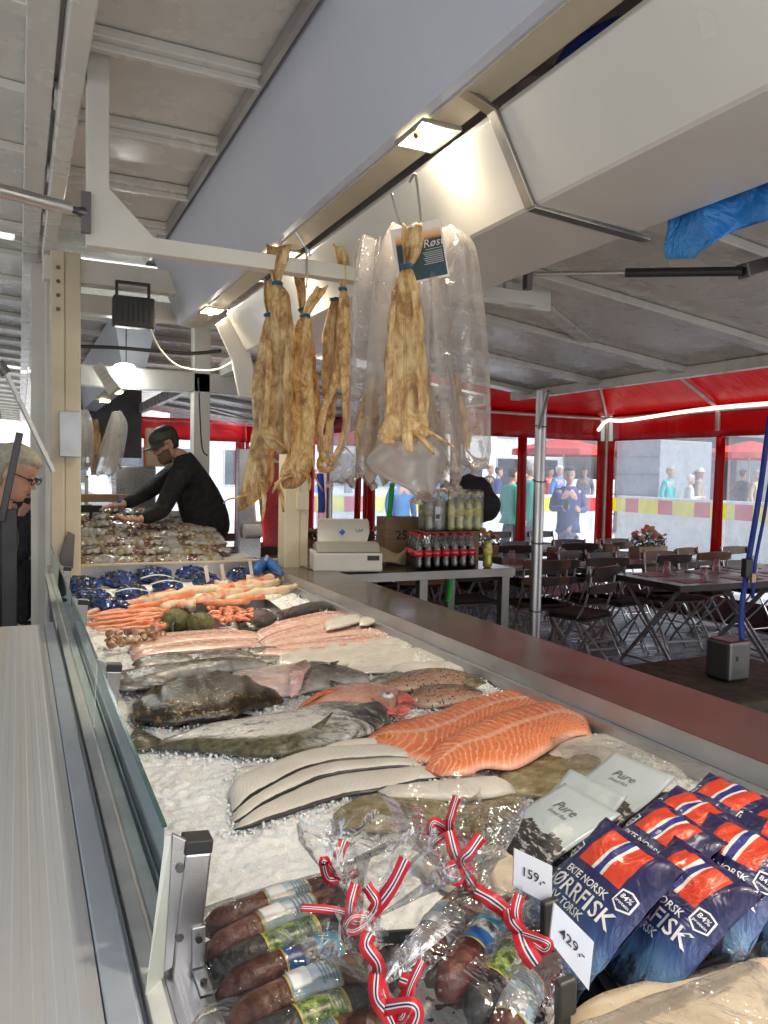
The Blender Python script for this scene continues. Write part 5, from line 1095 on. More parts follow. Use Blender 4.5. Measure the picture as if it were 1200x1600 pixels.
# fridge and things further left
FRR=mat('fridge_red',(.42,.012,.015),.3,var=.05); 
fr=thing('drinks_fridge','tall red drinks fridge behind the hanging fish with round red emblem','fridge',(2.05,6.9,.02))
MB().bx(-.02,.42,0,.55,0,1.82).build('body',FRR,fr,bevel=.01)
MB().bx(-.01,.41,-.006,-.001,1.66,1.82).build('header',mat('header_white',(.6,.58,.55),.35),fr)
m=MB(); m.lathe([(.0,.0),(.062,.0),(.062,.004),(.0,.004)],(.13,-.007,1.74),20,Matrix.Rotation(R_(90),3,'X')); e=m.build('emblem',FRR,fr)
vs,fs=textmesh('Coca-Cola',1); m=MB(); m.add([(.13+v.x*.024+v.y*.005,-.0125,1.74+v.y*.028) for v in vs],fs); m.build('lettering',LW,e)
MB().bx(.30,.33,-.03,-.002,.3,1.6).build('handle',ALU,fr)
tag(MB().bx(1.80,2.0,6.9,7.0,.02,1.80).build('steel_door',STEEL,bevel=.004),'bright steel door strip left of the red drinks fridge','door')
o=MB().bar((1.93,6.88,1.70),(2.01,6.88,.95),.02,.01); tag(o.build('lamp_reflection',glow('reflection_warm',(1,.85,.6),3)),'thin warm glowing bar painted in as a lamp reflection beside the red fridge','painted reflection')  # glowing bar stands in for a lamp's reflection in the steel door
MB_=thing('paper_towel_holder','white paper roll in a steel holder behind the fishmonger','paper roll',(1.72,6.25,1.0)); MB().tube([(-.04,0,.1),(.1,0,.1)],.06,16).build('roll',mat('paper_white',(.7,.7,.68),.8),MB_,smooth='auto'); MB().bx(-.06,.12,.06,.08,-.9,.18).build('bracket',STEEL,MB_)
# packages table
pt=thing('package_table','low white table under the heap of vacuum packs','table'); MB().bx(.34,1.42,5.14,6.5,.90,.955).build('tabletop',WHITE,pt,bevel=.005); MB().bx(.36,1.35,5.2,6.4,.1,.89).build('cabinet',DARKSTEEL,pt)
PKM=[]
for i,(a,b) in enumerate((((.10,.05,.025),(.42,.27,.11)),((.30,.22,.08),(.60,.50,.28)),((.12,.03,.02),(.33,.10,.06)),((.35,.33,.30),(.65,.63,.60)))):
    s=N('vacuum_pack'+str(i)); s.set(col=s.ramp(s.noise(24,4,.7),[(.36,a),(.5,b),(.57,(.74,.73,.71))]),rough=.10,spec=1,coat=1,coatr=.06); s.bump(s.noise(34,4,.7,dist=1.5),1,.05); PKM.append(s.m)  # last colour stop paints silvery white highlights of the film onto the packs
q=random.Random(9); packs=[]
for i in range(4):
    def pf(a,b,i=i):
        x=(a-.5)*.165; y=(b-.5)*.12; h=.020*(max(0,1-abs(a*2-1)**4))*(max(0,1-abs(b*2-1)**4)); return (x+.004*nz(b*9,i),y+.004*nz(a*9,i),h+.008*nz(a*5,b*5,i)+.006*nz(a*13,b*13,i))
    me=MB().grid(pf,14,10).build('vacuum_pack',PKM[i],smooth=True,solid=.012); packs.append(me)
RW=['lowest front','second','third','fourth','fifth','sixth','rear top']; k=0
LBM=['dark brown','golden','reddish','silvery']
for r in range(7):
    for i in range(9):
        for l in range(2):
            x=.42+i*.108+q.uniform(-.02,.02); y=5.24+.165*r+q.uniform(-.02,.02); z=.968+.048*r*(1-.25*i/9)+l*.032+q.uniform(-.004,.004)
            if r==0 and i>7: continue
            j=q.choice((0,0,1,1,2,3)); c=packs[j] if packs[j].name not in [] and not packs[j].get('used') else packs[j].copy()
            if packs[j].get('used'): COL.objects.link(c)
            packs[j]['used']=1
            c.location=(x,y,z); c.rotation_euler=(R_(14)+q.uniform(-.12,.2),q.uniform(-.15,.15),q.uniform(-.4,.4))
            pos=['leftmost','second','third','fourth','fifth','sixth','seventh','eighth','rightmost'][i]
            tag(c,f'{LBM[j]} vacuum pack, {pos} in the {RW[r]} row of the heap, '+('upper' if l else 'lower'),'vacuum pack','vacuum packs heaped on the white table')
for p in packs:
    if 'used' in p: del p['used']
for o in COL.objects:
    if o.name.startswith('vacuum_pack') and 'used' in o: del o['used']
# background clutter behind the fishmonger
t=MB().bx(.78,1.12,7.2,7.6,.9,1.62); tag(t.build('steel_cabinet',STEEL,bevel=.01),'dark steel cabinet behind the hands of the fishmonger','cabinet')
t=MB().bx(1.0,1.22,6.9,7.05,1.62,1.95); tag(t.build('cardboard_box',CB,bevel=.004),'brown cardboard box behind the cap of the fishmonger','box')
t=MB().box((.62,6.55,1.36),(.36,.12,.06),Matrix.Rotation(.1,3,'Z')); tag(t.build('wooden_crate',mat('pine',(.36,.22,.12),.6),bevel=.004),'shallow wooden crate behind the stack of packs','crate')
t=thing('shelf_unit','small yellow shelf unit of jars right of the left post','shelf',(.37,6.7,1.2))
for z in (0,.16,.32): MB().bx(-.12,.14,0,.2,z,z+.015).build('board',CREAM,t)
for x in (-.12,.125): MB().bx(x,x+.015,0,.2,-.25,.33).build('side_panel',CREAM,t)
for k in range(6): tag(MB().lathe([(.0,0),(.03,0),(.03,.07),(.022,.08),(.022,.095),(0,.095)],(.28+.045*(k%3)+.03*(k%3),6.78,1.216+.16*(k//3)),10).build('jar',mat('jar_'+['green','amber','yellow'][k%3],[(.12,.16,.05),(.3,.14,.03),(.4,.33,.06)][k%3],.15),smooth='auto'),['green','amber','yellow'][k%3]+' jar on the '+['lower','upper'][k//3]+' board of the small shelf','jar','jars on the small shelf')
sgn=thing('table_sign','black price holder standing on the packs near the hands','sign',tuple(PY(142,795,5.95))); MB().box((0,0,0),(.15,.01,.05),Matrix.Rotation(.2,3,'X')).build('plate',BLACK,sgn); MB().tube([(0,0,0),(0,.02,-.12)],.012,8).build('stem',BLACK,sgn)
wb=thing('water_bottle','small clear water bottle with blue label near the hands of the fishmonger','bottle',(.70,6.1,1.27)); MB().lathe([(.02,0),(.03,.01),(.03,.12),(.013,.16),(.013,.18)],n=12).build('body',PET,wb,smooth=True); MB().lathe([(.031,.04),(.031,.09)],n=12).build('label',BLU,wb,smooth=True)
m=MB(); m.box((1.30,5.35,.975),(.34,.2,.03),Euler((0,R_(-6),R_(6))).to_matrix()); tag(m.build('white_tray_lid',WHITE,bevel=.005),'white plastic board end sticking out right of the packs','board')
# corrugated old stainless thing far left
# ---------------------------------------------------------------- tables, chairs, glasses, flower boxes
WOODD=N('dark_slat'); WOODD.set(col=WOODD.ramp(WOODD.noise(6,5,stretch=(1,8,1)),[(.3,(.02,.016,.013)),(.7,(.06,.045,.036))]),rough=.35,spec=.5); WOODD=WOODD.m
WOODB=N('brown_slat'); WOODB.set(col=WOODB.ramp(WOODB.noise(6,5,stretch=(1,8,1)),[(.3,(.09,.04,.02)),(.7,(.19,.09,.05))]),rough=.4); WOODB=WOODB.m
CUSH=mat('dark_cushion',(.022,.018,.017),.9,var=.3,vs=20)
def mk_chair(wood,name='folding_chair'):
    t=thing(name,'x','chair')
    # frame: seat faces -y; back at +y
    for s in (-1,1):
        x=s*.19
        MB().tube(smoothpath([(x,-.20,0),(x,.06,.42),(x,.16,.62),(x,.21,.89)],4),.0095,8).build('back_frame',GALV,t,smooth=True)
        MB().tube(smoothpath([(x*.88,.24,0),(x*.88,.18,.08),(x*.88,-.06,.32),(x*.88,-.16,.45)],4),.0095,8).build('leg',GALV,t,smooth=True)
        MB().tube([(x*.88,-.17,.445),(x*.88,.14,.445)],.008,6).build('seat_rail',GALV,t)
    MB().tube([(-.19,-.14,.08),(.19,-.14,.08)],.007,6).build('stretcher',GALV,t); MB().tube([(-.165,.2,.06),(.165,.2,.06)],.007,6).build('stretcher',GALV,t)
    for k,(z,h) in enumerate(((.80,.085),(.665,.075))):
        y=.158+(z-.60)*.19+.018
        def f(a,b,z=z,h=h,y=y): xx=(a-.5)*.42; return (xx,y+.02*(1-(2*a-1)**2)+(b*h)*.16,z+b*h-.012*abs(2*a-1)**3*(1-2*b)*-1)
        sl=MB().grid(f,10,2).build('back_slat',wood,t,solid=.014)
        for s in (-.16,.16):
            for zz in (.3,.7): MB().ball((s,y-.0+.012+(zz*h)*.16-.012,z+h*zz),.0045,6,4).build('bolt',ALU,sl)
    m=MB()
    for k in range(6): m.bx(-.2,.2,-.19+k*.064,-.19+k*.064+.052,.452,.468)
    m.build('seat',wood,t); m=MB(); m.bx(-.195,.195,-.18,.17,.469,.50); m.build('cushion',CUSH,t,bevel=.014)
    return t
ch_d=mk_chair(WOODD); ch_b=mk_chair(WOODB)
def mk_table():
    t=thing('folding_table','x','table')
    for k in range(7): MB().bx(-.60,.60,-.38+k*.1095,-.38+k*.1095+.102,.725,.75).build('slat',WOODT,t,bevel=.003)
    MB().bx(-.6,.6,-.385,-.3805,.70,.748).build('edge_rail',WOODD,t); MB().bx(-.6,.6,.388,.3925,.70,.748).build('edge_rail',WOODD,t); MB().bx(-.605,-.6005,-.38,.38,.70,.75).build('edge_rail',WOODD,t); MB().bx(.6005,.605,-.38,.38,.70,.75).build('edge_rail',WOODD,t)
    for s in (-1,1):
        for q in (-1,1): MB().bar((s*.52,-q*.33,.0),(s*.52,q*.30,.70),.03,.012,up=(1,0,0)).build('leg',GALV,t)
        MB().tube([(s*.52,-.3,.06),(s*.52,.3,.06)],.01,6).build('stretcher',GALV,t)
    return t
WOODT=N('table_slat_wood'); WOODT.set(col=WOODT.ramp(WOODT.noise(5,5,stretch=(1,7,1)),[(.3,(.07,.052,.04)),(.7,(.17,.13,.10))]),rough=.22,spec=.6); WOODT=WOODT.m
tb0=mk_table()
MATP=mat('brown_placemat',(.15,.07,.05),.5,var=.1)
GL=film('drinking_glass',(.92,.95,.95),.05,.45,.05,milk=.04,wscale=20,bstr=.1)
def mk_glass():
    t=MB().lathe([(.0,.0),(.027,.0),(.037,.13),(.035,.13),(.025,.008),(0,.008)],n=14).build('drinking_glass',GL,smooth=True); return t
gl0=mk_glass(); FLW=mat('flower_pink',(.85,.45,.36),.6,var=.2,vs=60); FLW2=mat('flower_cream',(.75,.60,.50),.6,var=.15,vs=60); LEAF=mat('leaf_green',(.05,.09,.03),.5,var=.4,vs=30); PLT=mat('planter_beige',(.42,.33,.22),.6,var=.1)
def flowerbox(x,y,lab,rz=0,n=26,seed=0):
    t=thing('flower_box',lab,'flower box',(x,y,.752),(0,0,rz),'flower boxes on the tables'); q=random.Random(seed)
    m=MB(); m.prism([(-.20,0),(.20,0),(.215,.13),(-.215,.13)],-.07,.07); m.build('planter',PLT,t,bevel=.004)
    m=MB()
    for k in range(420):
        a=q.random()*6.28; r=q.random()**.5; c=Vector((r*.23*math.cos(a),r*.13*math.sin(a),.13+.16*q.random()*(1.1-r*.6))); E=Euler((q.uniform(-1,1),q.uniform(-1,1),q.random()*6)).to_matrix(); s=q.uniform(.012,.026)
        m.add([c+E@Vector(p)*s for p in ((-1,0,0),(-.3,.5,.15),(1,0,0),(-.3,-.5,.15))],[(0,1,2),(0,2,3)])
    m.build('foliage',LEAF,t)
    for k in range(n):
        a=q.random()*6.28; r=q.random()**.6; c=Vector((r*.22*math.cos(a),r*.12*math.sin(a),.20+.13*q.random()*(1.15-r*.6))); R=q.uniform(.022,.036); m=MB()
        for l in range(16):
            E=Euler((q.uniform(-.9,.9),q.uniform(-.9,.9),l*.8)).to_matrix(); m.add([c+E@Vector(p)*R for p in ((0,0,-.2),(.8,-.5,.3),(1,0,.7),(.8,.5,.3))],[(0,1,2),(0,2,3)])
        m.build('blossom',FLW if k%3 else FLW2,t)
    return t
# layout: tables along the tent
TBL=[(5.25,4.8,0),(4.45,6.0,0),(5.85,6.1,0),(3.35,6.35,0),(4.3,7.2,0),(5.7,7.3,0),(2.95,7.35,0),(6.5,4.95,0),(6.55,3.5,0),(1.75,7.6,0)]
TL=['slatted dark table nearest at the right edge, one upturned glass on it','dark table with flower box behind the silver pole','dark table with the large pink flower box, right of centre','dark table behind the cola bottles','small-looking dark table in the back, centre','dark table in the back by the corner of the marquee','dark table at the back behind the scale','dark table by the right window behind the nearest table','dark table at the far right of the marquee','dark table at the back left behind the fishmonger']
first=True; kc=0; useb=set(); gi=0
G_CH='folding chairs around the marquee tables'
def put_chair(x,y,rz,lb,b=False):
    src=ch_b if b else ch_d
    if src not in useb: useb.add(src); c=src; c.location=(x,y,.022); c.rotation_euler=(0,0,rz); c['label']=lb
    else: c=dup(src,(x,y,.022),rz,lb)
    c['group']=G_CH; return c
usedg=[False]
def put_glass(x,y,lb,inv=True):
    if not usedg[0]: g=gl0; usedg[0]=True
    else: g=gl0.copy(); COL.objects.link(g)
    g.location=(x,y,.755+(.13 if inv else 0)); g.rotation_euler=(math.pi if inv else 0,0,0); tag(g,lb,'glass','upturned drinking glasses on the tables')
def menu(x,y,lb):
    t=thing('menu_holder',lb,'menu',(x,y,.752),group='wooden menu holders'); MB().box((0,0,.09),(.11,.03,.17)).build('board',WOODB,t,bevel=.004); MB().box((0,0,.012),(.13,.09,.022)).build('base',WOODB,t,bevel=.004)
short=['nearest right table','pole-side table','large flower box table','table behind the cola','back centre table','back corner table','table behind the scale','right window table','far right table','back left table']
q=random.Random(21)
for n,((x,y,a),lb) in enumerate(zip(TBL,TL)):
    if n==0: t=tb0; t.location=(x,y,.022); t.rotation_euler=(0,0,a); t['label']=lb
    else: t=dup(tb0,(x,y,.022),a,lb)
    t['group']='slatted tables in the marquee'
    T=short[n]
    for i,(sx,sy,nm) in enumerate(((-.3,-.55,'near left'),(.3,-.55,'near right'),(-.3,.55,'far left'),(.3,.55,'far right'))):
        xx=x+sx+q.uniform(-.05,.05); yy=y+sy+q.uniform(-.06,.06)
        if n==0 and sy<0: continue
        rz=(math.pi if sy<0 else 0)+q.uniform(-.25,.25)
        put_chair(xx,yy,rz,f'folding chair at the {nm} side of the {T}',b=(i+n)%3==0)
    for i,(sx,sy) in enumerate(((-.3,-.2),(.3,-.2),(-.3,.2),(.3,.2))):
        MB().bx(x+sx-.15,x+sx+.15,y+sy-.1,y+sy+.1,.7735,.7765).build('placemat',MATP,None); o=COL.objects[-1]; tag(o,f'brown placemat at the {["near left","near right","far left","far right"][i]} seat of the {T}','placemat','brown placemats')
        put_glass(x+sx+.17,y+sy+.02,f'upturned glass by the {["near left","near right","far left","far right"][i]} placemat on the {T}')
        COL.objects  # noqa
put_chair(4.12,4.95,R_(200),'folding chair with back towards the worktop, standing left of the nearest table')
put_chair(4.05,5.45,R_(165),'brown-backed folding chair right of the silver pole, seat cushion visible',True)
put_chair(4.75,5.6,R_(10),'dark folding chair behind the nearest table showing bolts on its slats')
flowerbox(6.1,6.25,'beige flower box of pink roses, largest, in the middle of the tables',.05,34,1); flowerbox(4.3,6.75,'beige flower box partly behind the silver pole',0,22,2); flowerbox(3.2,7.2,'white flower box seen through the green strap gap',0,22,3); flowerbox(2.7,7.75,'small pink flower box behind the scale, by the grey pole',0,16,4)
menu(4.65,6.02,'wooden menu holder left of the largest flower box'); menu(5.5,6.2,'wooden menu holder behind the largest flower box'); menu(3.7,6.3,'wooden menu holder on the table behind the cola')
# straps and base
def strap(pts,w,mt,lab,nm='strap'):
    P=smoothpath(pts,5); m=MB(); n=len(P); vs=[];uv=[]
    for i,p in enumerate(P): 
        for s in (-1,1): vs.append(p+_r*(s*w/2)); uv.append(((s+1)/2,i/(n-1)))
    m.add(vs,[(2*i,2*i+1,2*i+3,2*i+2) for i in range(n-1)],uv); return tag(m.build(nm,mt,smooth=True,solid=.004),lab,'strap')
BLS=mat('blue_webbing',(.008,.035,.28),.6,bs=.4,bscale=200); GRS=mat('green_webbing',(.01,.42,.06),.6)
bp=PZ(1136,1062,.10)
strap([PD(1203,650,4.6),PD(1187,770,4.6),PD(1168,885,4.6),PD(1158,960,4.6),PD(1160,1003,4.6)],.034,BLS,'broad blue ratchet strap pulled down to the metal base at right')
strap([PD(1212,690,4.62),PD(1195,800,4.62),PD(1180,880,4.6),PD(1176,935,4.6)],.02,BLS,'thin loose end of the blue strap at the right edge')
strap([PD(500,740,5.5),PD(503,790,5.5),PD(501,801,5.5)],.05,BLS,'short blue strap piece behind the scale beside the grey pole')
strap([PD(613,755,5.3),PD(609,800,5.3),PD(606,842,5.3),PD(604,900,5.3)],.035,GRS,'bright green strap behind the cardboard box'); strap([PD(703,903,5.3),PD(702,932,5.3),PD(699,940,5.3)],.035,GRS,'end of a green strap hanging below the steel table')
rt=thing('ratchet','black ratchet with brass plate on the blue strap','ratchet',tuple(PD(1167,895,4.58))); MB().box((0,0,.03),(.06,.04,.11)).build('body',BLACK,rt,bevel=.006); MB().box((.03,-.02,-.03),(.035,.02,.055)).build('buckle',mat('brass',(.45,.35,.18),.4,metal=.6),rt,bevel=.004)
pb_=thing('pole_socket','square galvanised socket on a dark pad at the right, strap hooked to it','socket')
c=PD(1136,1060,4.62); gz=.02
m=MB(); m.bx(c.x-.09,c.x+.09,c.y-.09,c.y+.09,c.z,c.z+.24); m.build('box',STB,pb_,bevel=.02); MB().bx(c.x-.45,c.x+.6,c.y-.4,c.y+.5,gz,c.z-.001).build('pad',mat('dark_pad',(.035,.035,.02),.8,var=.4),pb_,bevel=.02)
m=MB(); m.box((c.x-.03,c.y-.0905,c.z+.14),(.02,.002,.03)); m.build('keyhole',BLACK,pb_)
o=MB(); o.bx(2.4,3.1,3.9,4.25,.3,.36); tag(o.build('green_crate_lid',mat('dark_green',(.01,.05,.03),.5),bevel=.01),'dark green board lying under the steel table','board')
# ---------------------------------------------------------------- people
def skinned(nodes,edges_,sub=2):
    """nodes: name->(pos,(rx,ry)); returns verts, faces of the smooth skinned surface"""
    names=list(nodes); me=bpy.data.meshes.new('sk'); me.from_pydata([tuple(nodes[n][0]) for n in names],[(names.index(a),names.index(b)) for a,b in edges_],[])
    o=bpy.data.objects.new('sk',me); COL.objects.link(o); o.modifiers.new('s','SKIN'); 
    for i,n in enumerate(names):
        sv=me.skin_vertices[0].data[i]; r=nodes[n][1]; sv.radius=r if hasattr(r,'__len__') else (r,r); sv.use_root=(i==0)
    d=o.modifiers.new('b','SUBSURF'); d.levels=sub; dg=bpy.context.evaluated_depsgraph_get(); ev=bpy.data.meshes.new_from_object(o.evaluated_get(dg))
    vs=[v.co.copy() for v in ev.vertices]; fs=[tuple(p.vertices) for p in ev.polygons]; bpy.data.objects.remove(o); bpy.data.meshes.remove(ev); bpy.data.meshes.remove(me)
    return vs,fs
SKIN=N('skin'); SKIN.set(col=SKIN.ramp(SKIN.noise(30,4),[(.3,(.50,.27,.19)),(.7,(.60,.35,.26))]),rough=.5,sss=.1); SKIN=SKIN.m
HEADT=[(-.125,.070,.025,.022),(-.112,.088,-.010,.038),(-.085,.090,-.045,.052),(-.06,.092,-.060,.060),(-.03,.093,-.074,.066),(0,.088,-.088,.071),(.03,.096,-.095,.074),(.06,.092,-.096,.074),(.09,.072,-.082,.062),(.108,.045,-.058,.042),(.118,.012,-.022,.014)]
def head(mb,c,F,U,sc=1,hair=None):
    F=F.normalized(); U=(U-F*U.dot(F)).normalized(); R=F.cross(U); T=lambda x,y,z: c+(R*x+F*y+U*z)*sc
    rings=[]
    for z,f,b,hw in HEADT:
        cy=(f+b)/2; hy=(f-b)/2; ring=[]
        for k in range(20):
            a=2*math.pi*k/20; x=hw*math.copysign(abs(math.cos(a))**.9,math.cos(a)); y=cy+hy*math.sin(a)
            if z in(0,) and y>.06: y-=.008
            ring.append(T(x,y,z))
        rings.append(ring)
    mb.loft(rings)
    mb.add([T(-.011,.086,.008),T(.011,.086,.008),T(-.018,.088,-.038),T(.018,.088,-.038),T(0,.120,-.034),T(0,.093,.012),T(0,.09,-.046)],[(0,4,5),(5,4,1),(0,2,4),(1,4,3),(2,6,4),(6,3,4)])
    for s in (-1,1): mb.ball(T(s*.074,-.005,-.01),.03*sc,8,6,(.3,.6,1.05),Matrix((R,F,U)).transposed())
    return T
def facebits(T,par,sc=1,glasses=False,beard=None):
    EY=mat('eye_dark',(.03,.02,.02),.2); LP=mat('lips',(.42,.16,.13),.5)
    for s in (-1,1): MB().ball(T(s*.031,.088,.003),.010*sc,8,6,(1.2,.6,.6)).build('eye',EY,par)
    MB().tube([T(-.024,.089,-.066),T(0,.097,-.064),T(.024,.089,-.066)],.005*sc,6).build('mouth',LP,par)
    if glasses:
        g=MB()
        for s in (-1,1):
            g.tube([T(s*.034+.024*math.cos(t),.108,.002+.017*math.sin(t)) for t in [k*math.pi/6 for k in range(13)]],.0028*sc,6); g.tube([T(s*.058,.106,.006),T(s*.078,.0,.006)],.0028*sc,6)
        g.tube([T(-.01,.109,.005),T(.01,.109,.005)],.0026*sc,6); g.build('glasses',BLACK,par)
def hairm(T,mt,par,long=0,top=.124,front=.092):
    rings=[]
    for z,f,b,hw in HEADT[3-(1 if long else 0):]:
        if z<.045: f=min(f,-.005 if z<.02 else .03)
        cy=(f+b)/2-.004; hy=(f-b)/2+.012; rings.append([T((hw+.011)*math.cos(2*math.pi*k/18),cy+hy*math.sin(2*math.pi*k/18)+.006*nz(k*1.3,z*40),z*1.05+.012) for k in range(18)])
    return MB().loft(rings).build('hair',mt,par,smooth=True)
def hand(mb,w,d,palm,sc=1,curl=.35):
    """w wrist, d direction to the fingers, palm: normal out of the palm"""
    d=d.normalized(); palm=(palm-d*palm.dot(d)).normalized(); s=d.cross(palm)
    mb.tube([w-d*.01,w+d*.03,w+d*.06,w+d*.088],[.027*sc,.036*sc,.040*sc,.036*sc],12,sq=(1,.42),up=palm)
    for k,(off,L) in enumerate(((-.030,.068),(-.010,.078),(.010,.073),(.029,.057))):
        p=w+d*.082+s*off; q=d.copy(); pts=[p]; 
        for j in range(3):
            q=(q+palm*curl*(.6+.4*j)).normalized(); p=p+q*L*(.45,.32,.25)[j]; pts.append(p)
        mb.tube(pts,[.0095,.009,.008,.0065],8)
    p=w+d*.025-s*.030; mb.tube([p,p+(d*.55-s*.75+palm*.3).normalized()*.035,p+(d*.75-s*.5+palm*.5).normalized()*.062],[.012,.010,.008],8)
# fishmonger, leaning forward with both arms out over the packs
fm=thing('person','fishmonger in black sweater, green cap and glasses reaching over the vacuum packs','person',(0,0,0))
def J(u,v,y): return PY(u,v,y)
Yb=6.05
neck=J(284,712,Yb); hc=J(259,694,Yb-.02); chest=J(297,752,Yb); belly=J(322,800,Yb); hip=J(330,850,Yb); 
shF=J(283,735,Yb-.20); shB=J(283,728,Yb+.2); elF=J(252,800,Yb-.32); wrF=J(216,812,Yb-.42); elB=J(232,768,Yb-.02); wrB=J(190,789,Yb-.22)
mb=MB()
body={'hip':(hip,(.13,.17)),'belly':(belly,(.13,.16)),'chest':(chest,(.12,.17)),'neck':(neck,.06),'hb':(hc+Vector((.03,0,-.05)),.055),'sF':(shF,.055),'eF':(elF,.042),'wF':(wrF,.028),'sB':(shB,.055),'eB':(elB,.042),'wB':(wrB,.028),'kF':(hip+Vector((-.02,-.10,-.47)),.075),'aF':(hip+Vector((.03,-.10,-.88)),.045),'kB':(hip+Vector((.06,.12,-.47)),.075),'aB':(hip+Vector((.10,.12,-.88)),.045)}
E1=[('hip','belly'),('belly','chest'),('chest','neck'),('neck','hb'),('chest','sF'),('sF','eF'),('eF','wF'),('chest','sB'),('sB','eB'),('eB','wB'),('hip','kF'),('kF','aF'),('hip','kB'),('kB','aB')]
v,f=skinned(body,E1); mb.add(v,f)
FD=Vector((-.93,-.22,-.42)); T=head(mb,hc,FD,Vector((-.35,0,1)),1.03)
hand(mb,wrB,Vector((-1,-.25,-.10)),Vector((0,-.2,-1)),1,.2); hand(mb,wrF,Vector((-1,-.1,.12)),Vector((-.1,-.2,1)),1,.25)
fb=mb.build('body',SKIN,fm,smooth=True); facebits(T,fb,1.03,True)
JK=mat('black_sweater',(.005,.005,.006),.9,var=.3,vs=10,bs=.6,bscale=18)
jk={'hip':(hip+Vector((0,0,-.02)),(.17,.20)),'belly':(belly,(.185,.20)),'chest':(chest,(.165,.20)),'neck':(neck+Vector((.0,0,.012)),(.08,.08)),'sF':(shF,.085),'eF':(elF,.066),'wF':(wrF+Vector((.02,0,0)),.046),'sB':(shB,.085),'eB':(elB,.066),'wB':(wrB+Vector((.02,0,0)),.046)}
v,f=skinned(jk,[e for e in E1 if e[0] in jk and e[1] in jk]); m=MB(); m.add(v,f); m.build('sweater',JK,fm,smooth=True)
TR=mat('black_trousers',(.012,.012,.014),.8,var=.3,vs=10); tr={'hip':(hip+Vector((0,0,-.08)),(.165,.19)),'kF':(body['kF'][0],.10),'aF':(body['aF'][0],.075),'kB':(body['kB'][0],.10),'aB':(body['aB'][0],.075)}
v,f=skinned(tr,[('hip','kF'),('kF','aF'),('hip','kB'),('kB','aB')]); m=MB(); m.add(v,f); m.build('trousers',TR,fm,smooth=True)
hairm(T,mat('dark_hair',(.03,.02,.015),.7,bs=.5),fb)
BRD_=mat('brown_beard',(.16,.09,.05),.8,bs=.6,bscale=90); m=MB(); rings=[]
for z,f_,b,hw in ((-.135,.07,.0,.026),(-.118,.094,-.0,.044),(-.088,.098,.0,.058),(-.055,.096,.02,.064),(-.03,.08,.02,.068)):
    rings.append([T(hw*1.02*math.cos(a),(0.02+(f_-.02)*max(0,math.sin(a))) ,z) for a in [math.pi*k/12 for k in range(13)]])
m.loft(rings,False,closed=False); m.build('beard',BRD_,fb,smooth=True,solid=.004)
CAPM=mat('olive_cap',(.055,.06,.04),.85,bs=.3,bscale=60); m=MB(); rings=[]
for z,k in ((.030,1.08),(.055,1.10),(.08,1.06),(.104,.88),(.12,.58),(.126,.1)):
    rings.append([T(.080*k*math.cos(a),-.002+.100*k*math.sin(a),z) for a in [2*math.pi*i/20 for i in range(20)]])
m.loft(rings); cp=m.build('cap',CAPM,fb,smooth=True)
def brim(s,t): a=math.pi*(s-.5)*.8; r=.095+.085*t; return T(math.sin(a)*.080*(1+.25*t),-.0+math.cos(a)*r+.0*t,.042-.028*t-.018*math.sin(a)**2)
MB().grid(brim,14,5).build('peak',CAPM,cp,smooth=True,solid=.004)
for p in (shF,): pass
# customers at the left edge
def customer(lab,head_uv,Y,hairmat,coat,glasses,scale,face,lean,coatname='coat'):
    t=thing('person',lab,'person'); h=PY(*head_uv,Y); U=Vector((.25*lean,-.1,1)).normalized(); mb=MB()
    nk=h-U*.16*scale-face*.03; ch=nk+Vector((-.06*lean,.03,-.22)); hp=Vector((ch.x-.10*lean,ch.y+.05,.95)); 
    nd={'hip':(hp,(.13,.16)),'chest':(ch,(.12,.18)),'neck':(nk,.052),'hb':(h-U*.06,.05),'s1':(ch+Vector((-.02,-.17,.09)),.055),'e1':(ch+Vector((.04,-.22,-.22)),.045),'w1':(ch+Vector((.03,-.24,-.46)),.03),'s2':(ch+Vector((-.02,.17,.09)),.055),'e2':(ch+Vector((.04,.22,-.22)),.045),'w2':(ch+Vector((.03,.24,-.46)),.03),'k1':(hp+Vector((.02,-.1,-.46)),.07),'a1':(Vector((hp.x,hp.y-.1,.07)),.045),'k2':(hp+Vector((-.02,.1,-.46)),.07),'a2':(Vector((hp.x-.04,hp.y+.1,.07)),.045)}
    E_=[('hip','chest'),('chest','neck'),('neck','hb'),('chest','s1'),('s1','e1'),('e1','w1'),('chest','s2'),('s2','e2'),('e2','w2'),('hip','k1'),('k1','a1'),('hip','k2'),('k2','a2')]
    v,f=skinned(nd,E_); mb.add(v,f); T=head(mb,h,face,U,scale); hand(mb,nd['w1'][0],Vector((.1,0,-.9)),Vector((1,.3,0))); hand(mb,nd['w2'][0],Vector((.1,0,-.9)),Vector((1,-.3,0)))
    b=mb.build('body',SKIN,t,smooth=True); facebits(T,b,scale,glasses); hairm(T,hairmat,b,1)
    ck={k:(p,(r[0]*1.3,r[1]*1.25) if hasattr(r,'__len__') else r*1.5) for k,(p,r) in nd.items() if k in('hip','chest','s1','e1','w1','s2','e2','w2')}; ck['neck']=(nk-U*.03,.075)
    ck['hem']=(hp+Vector((0,0,-.25)),(.17,.2)); v,f=skinned(ck,[e for e in E_ if e[0] in ck and e[1] in ck]+[('hip','hem')]); m=MB(); m.add(v,f); m.build(coatname,coat,t,smooth=True)
    v,f=skinned({'h':(hp+Vector((0,0,-.1)),(.14,.17)),'k1':(nd['k1'][0],.095),'a1':(nd['a1'][0],.07),'k2':(nd['k2'][0],.095),'a2':(nd['a2'][0],.07)},[('h','k1'),('k1','a1'),('h','k2'),('k2','a2')]); m=MB(); m.add(v,f); m.build('trousers',TR,t,smooth=True)
    return t
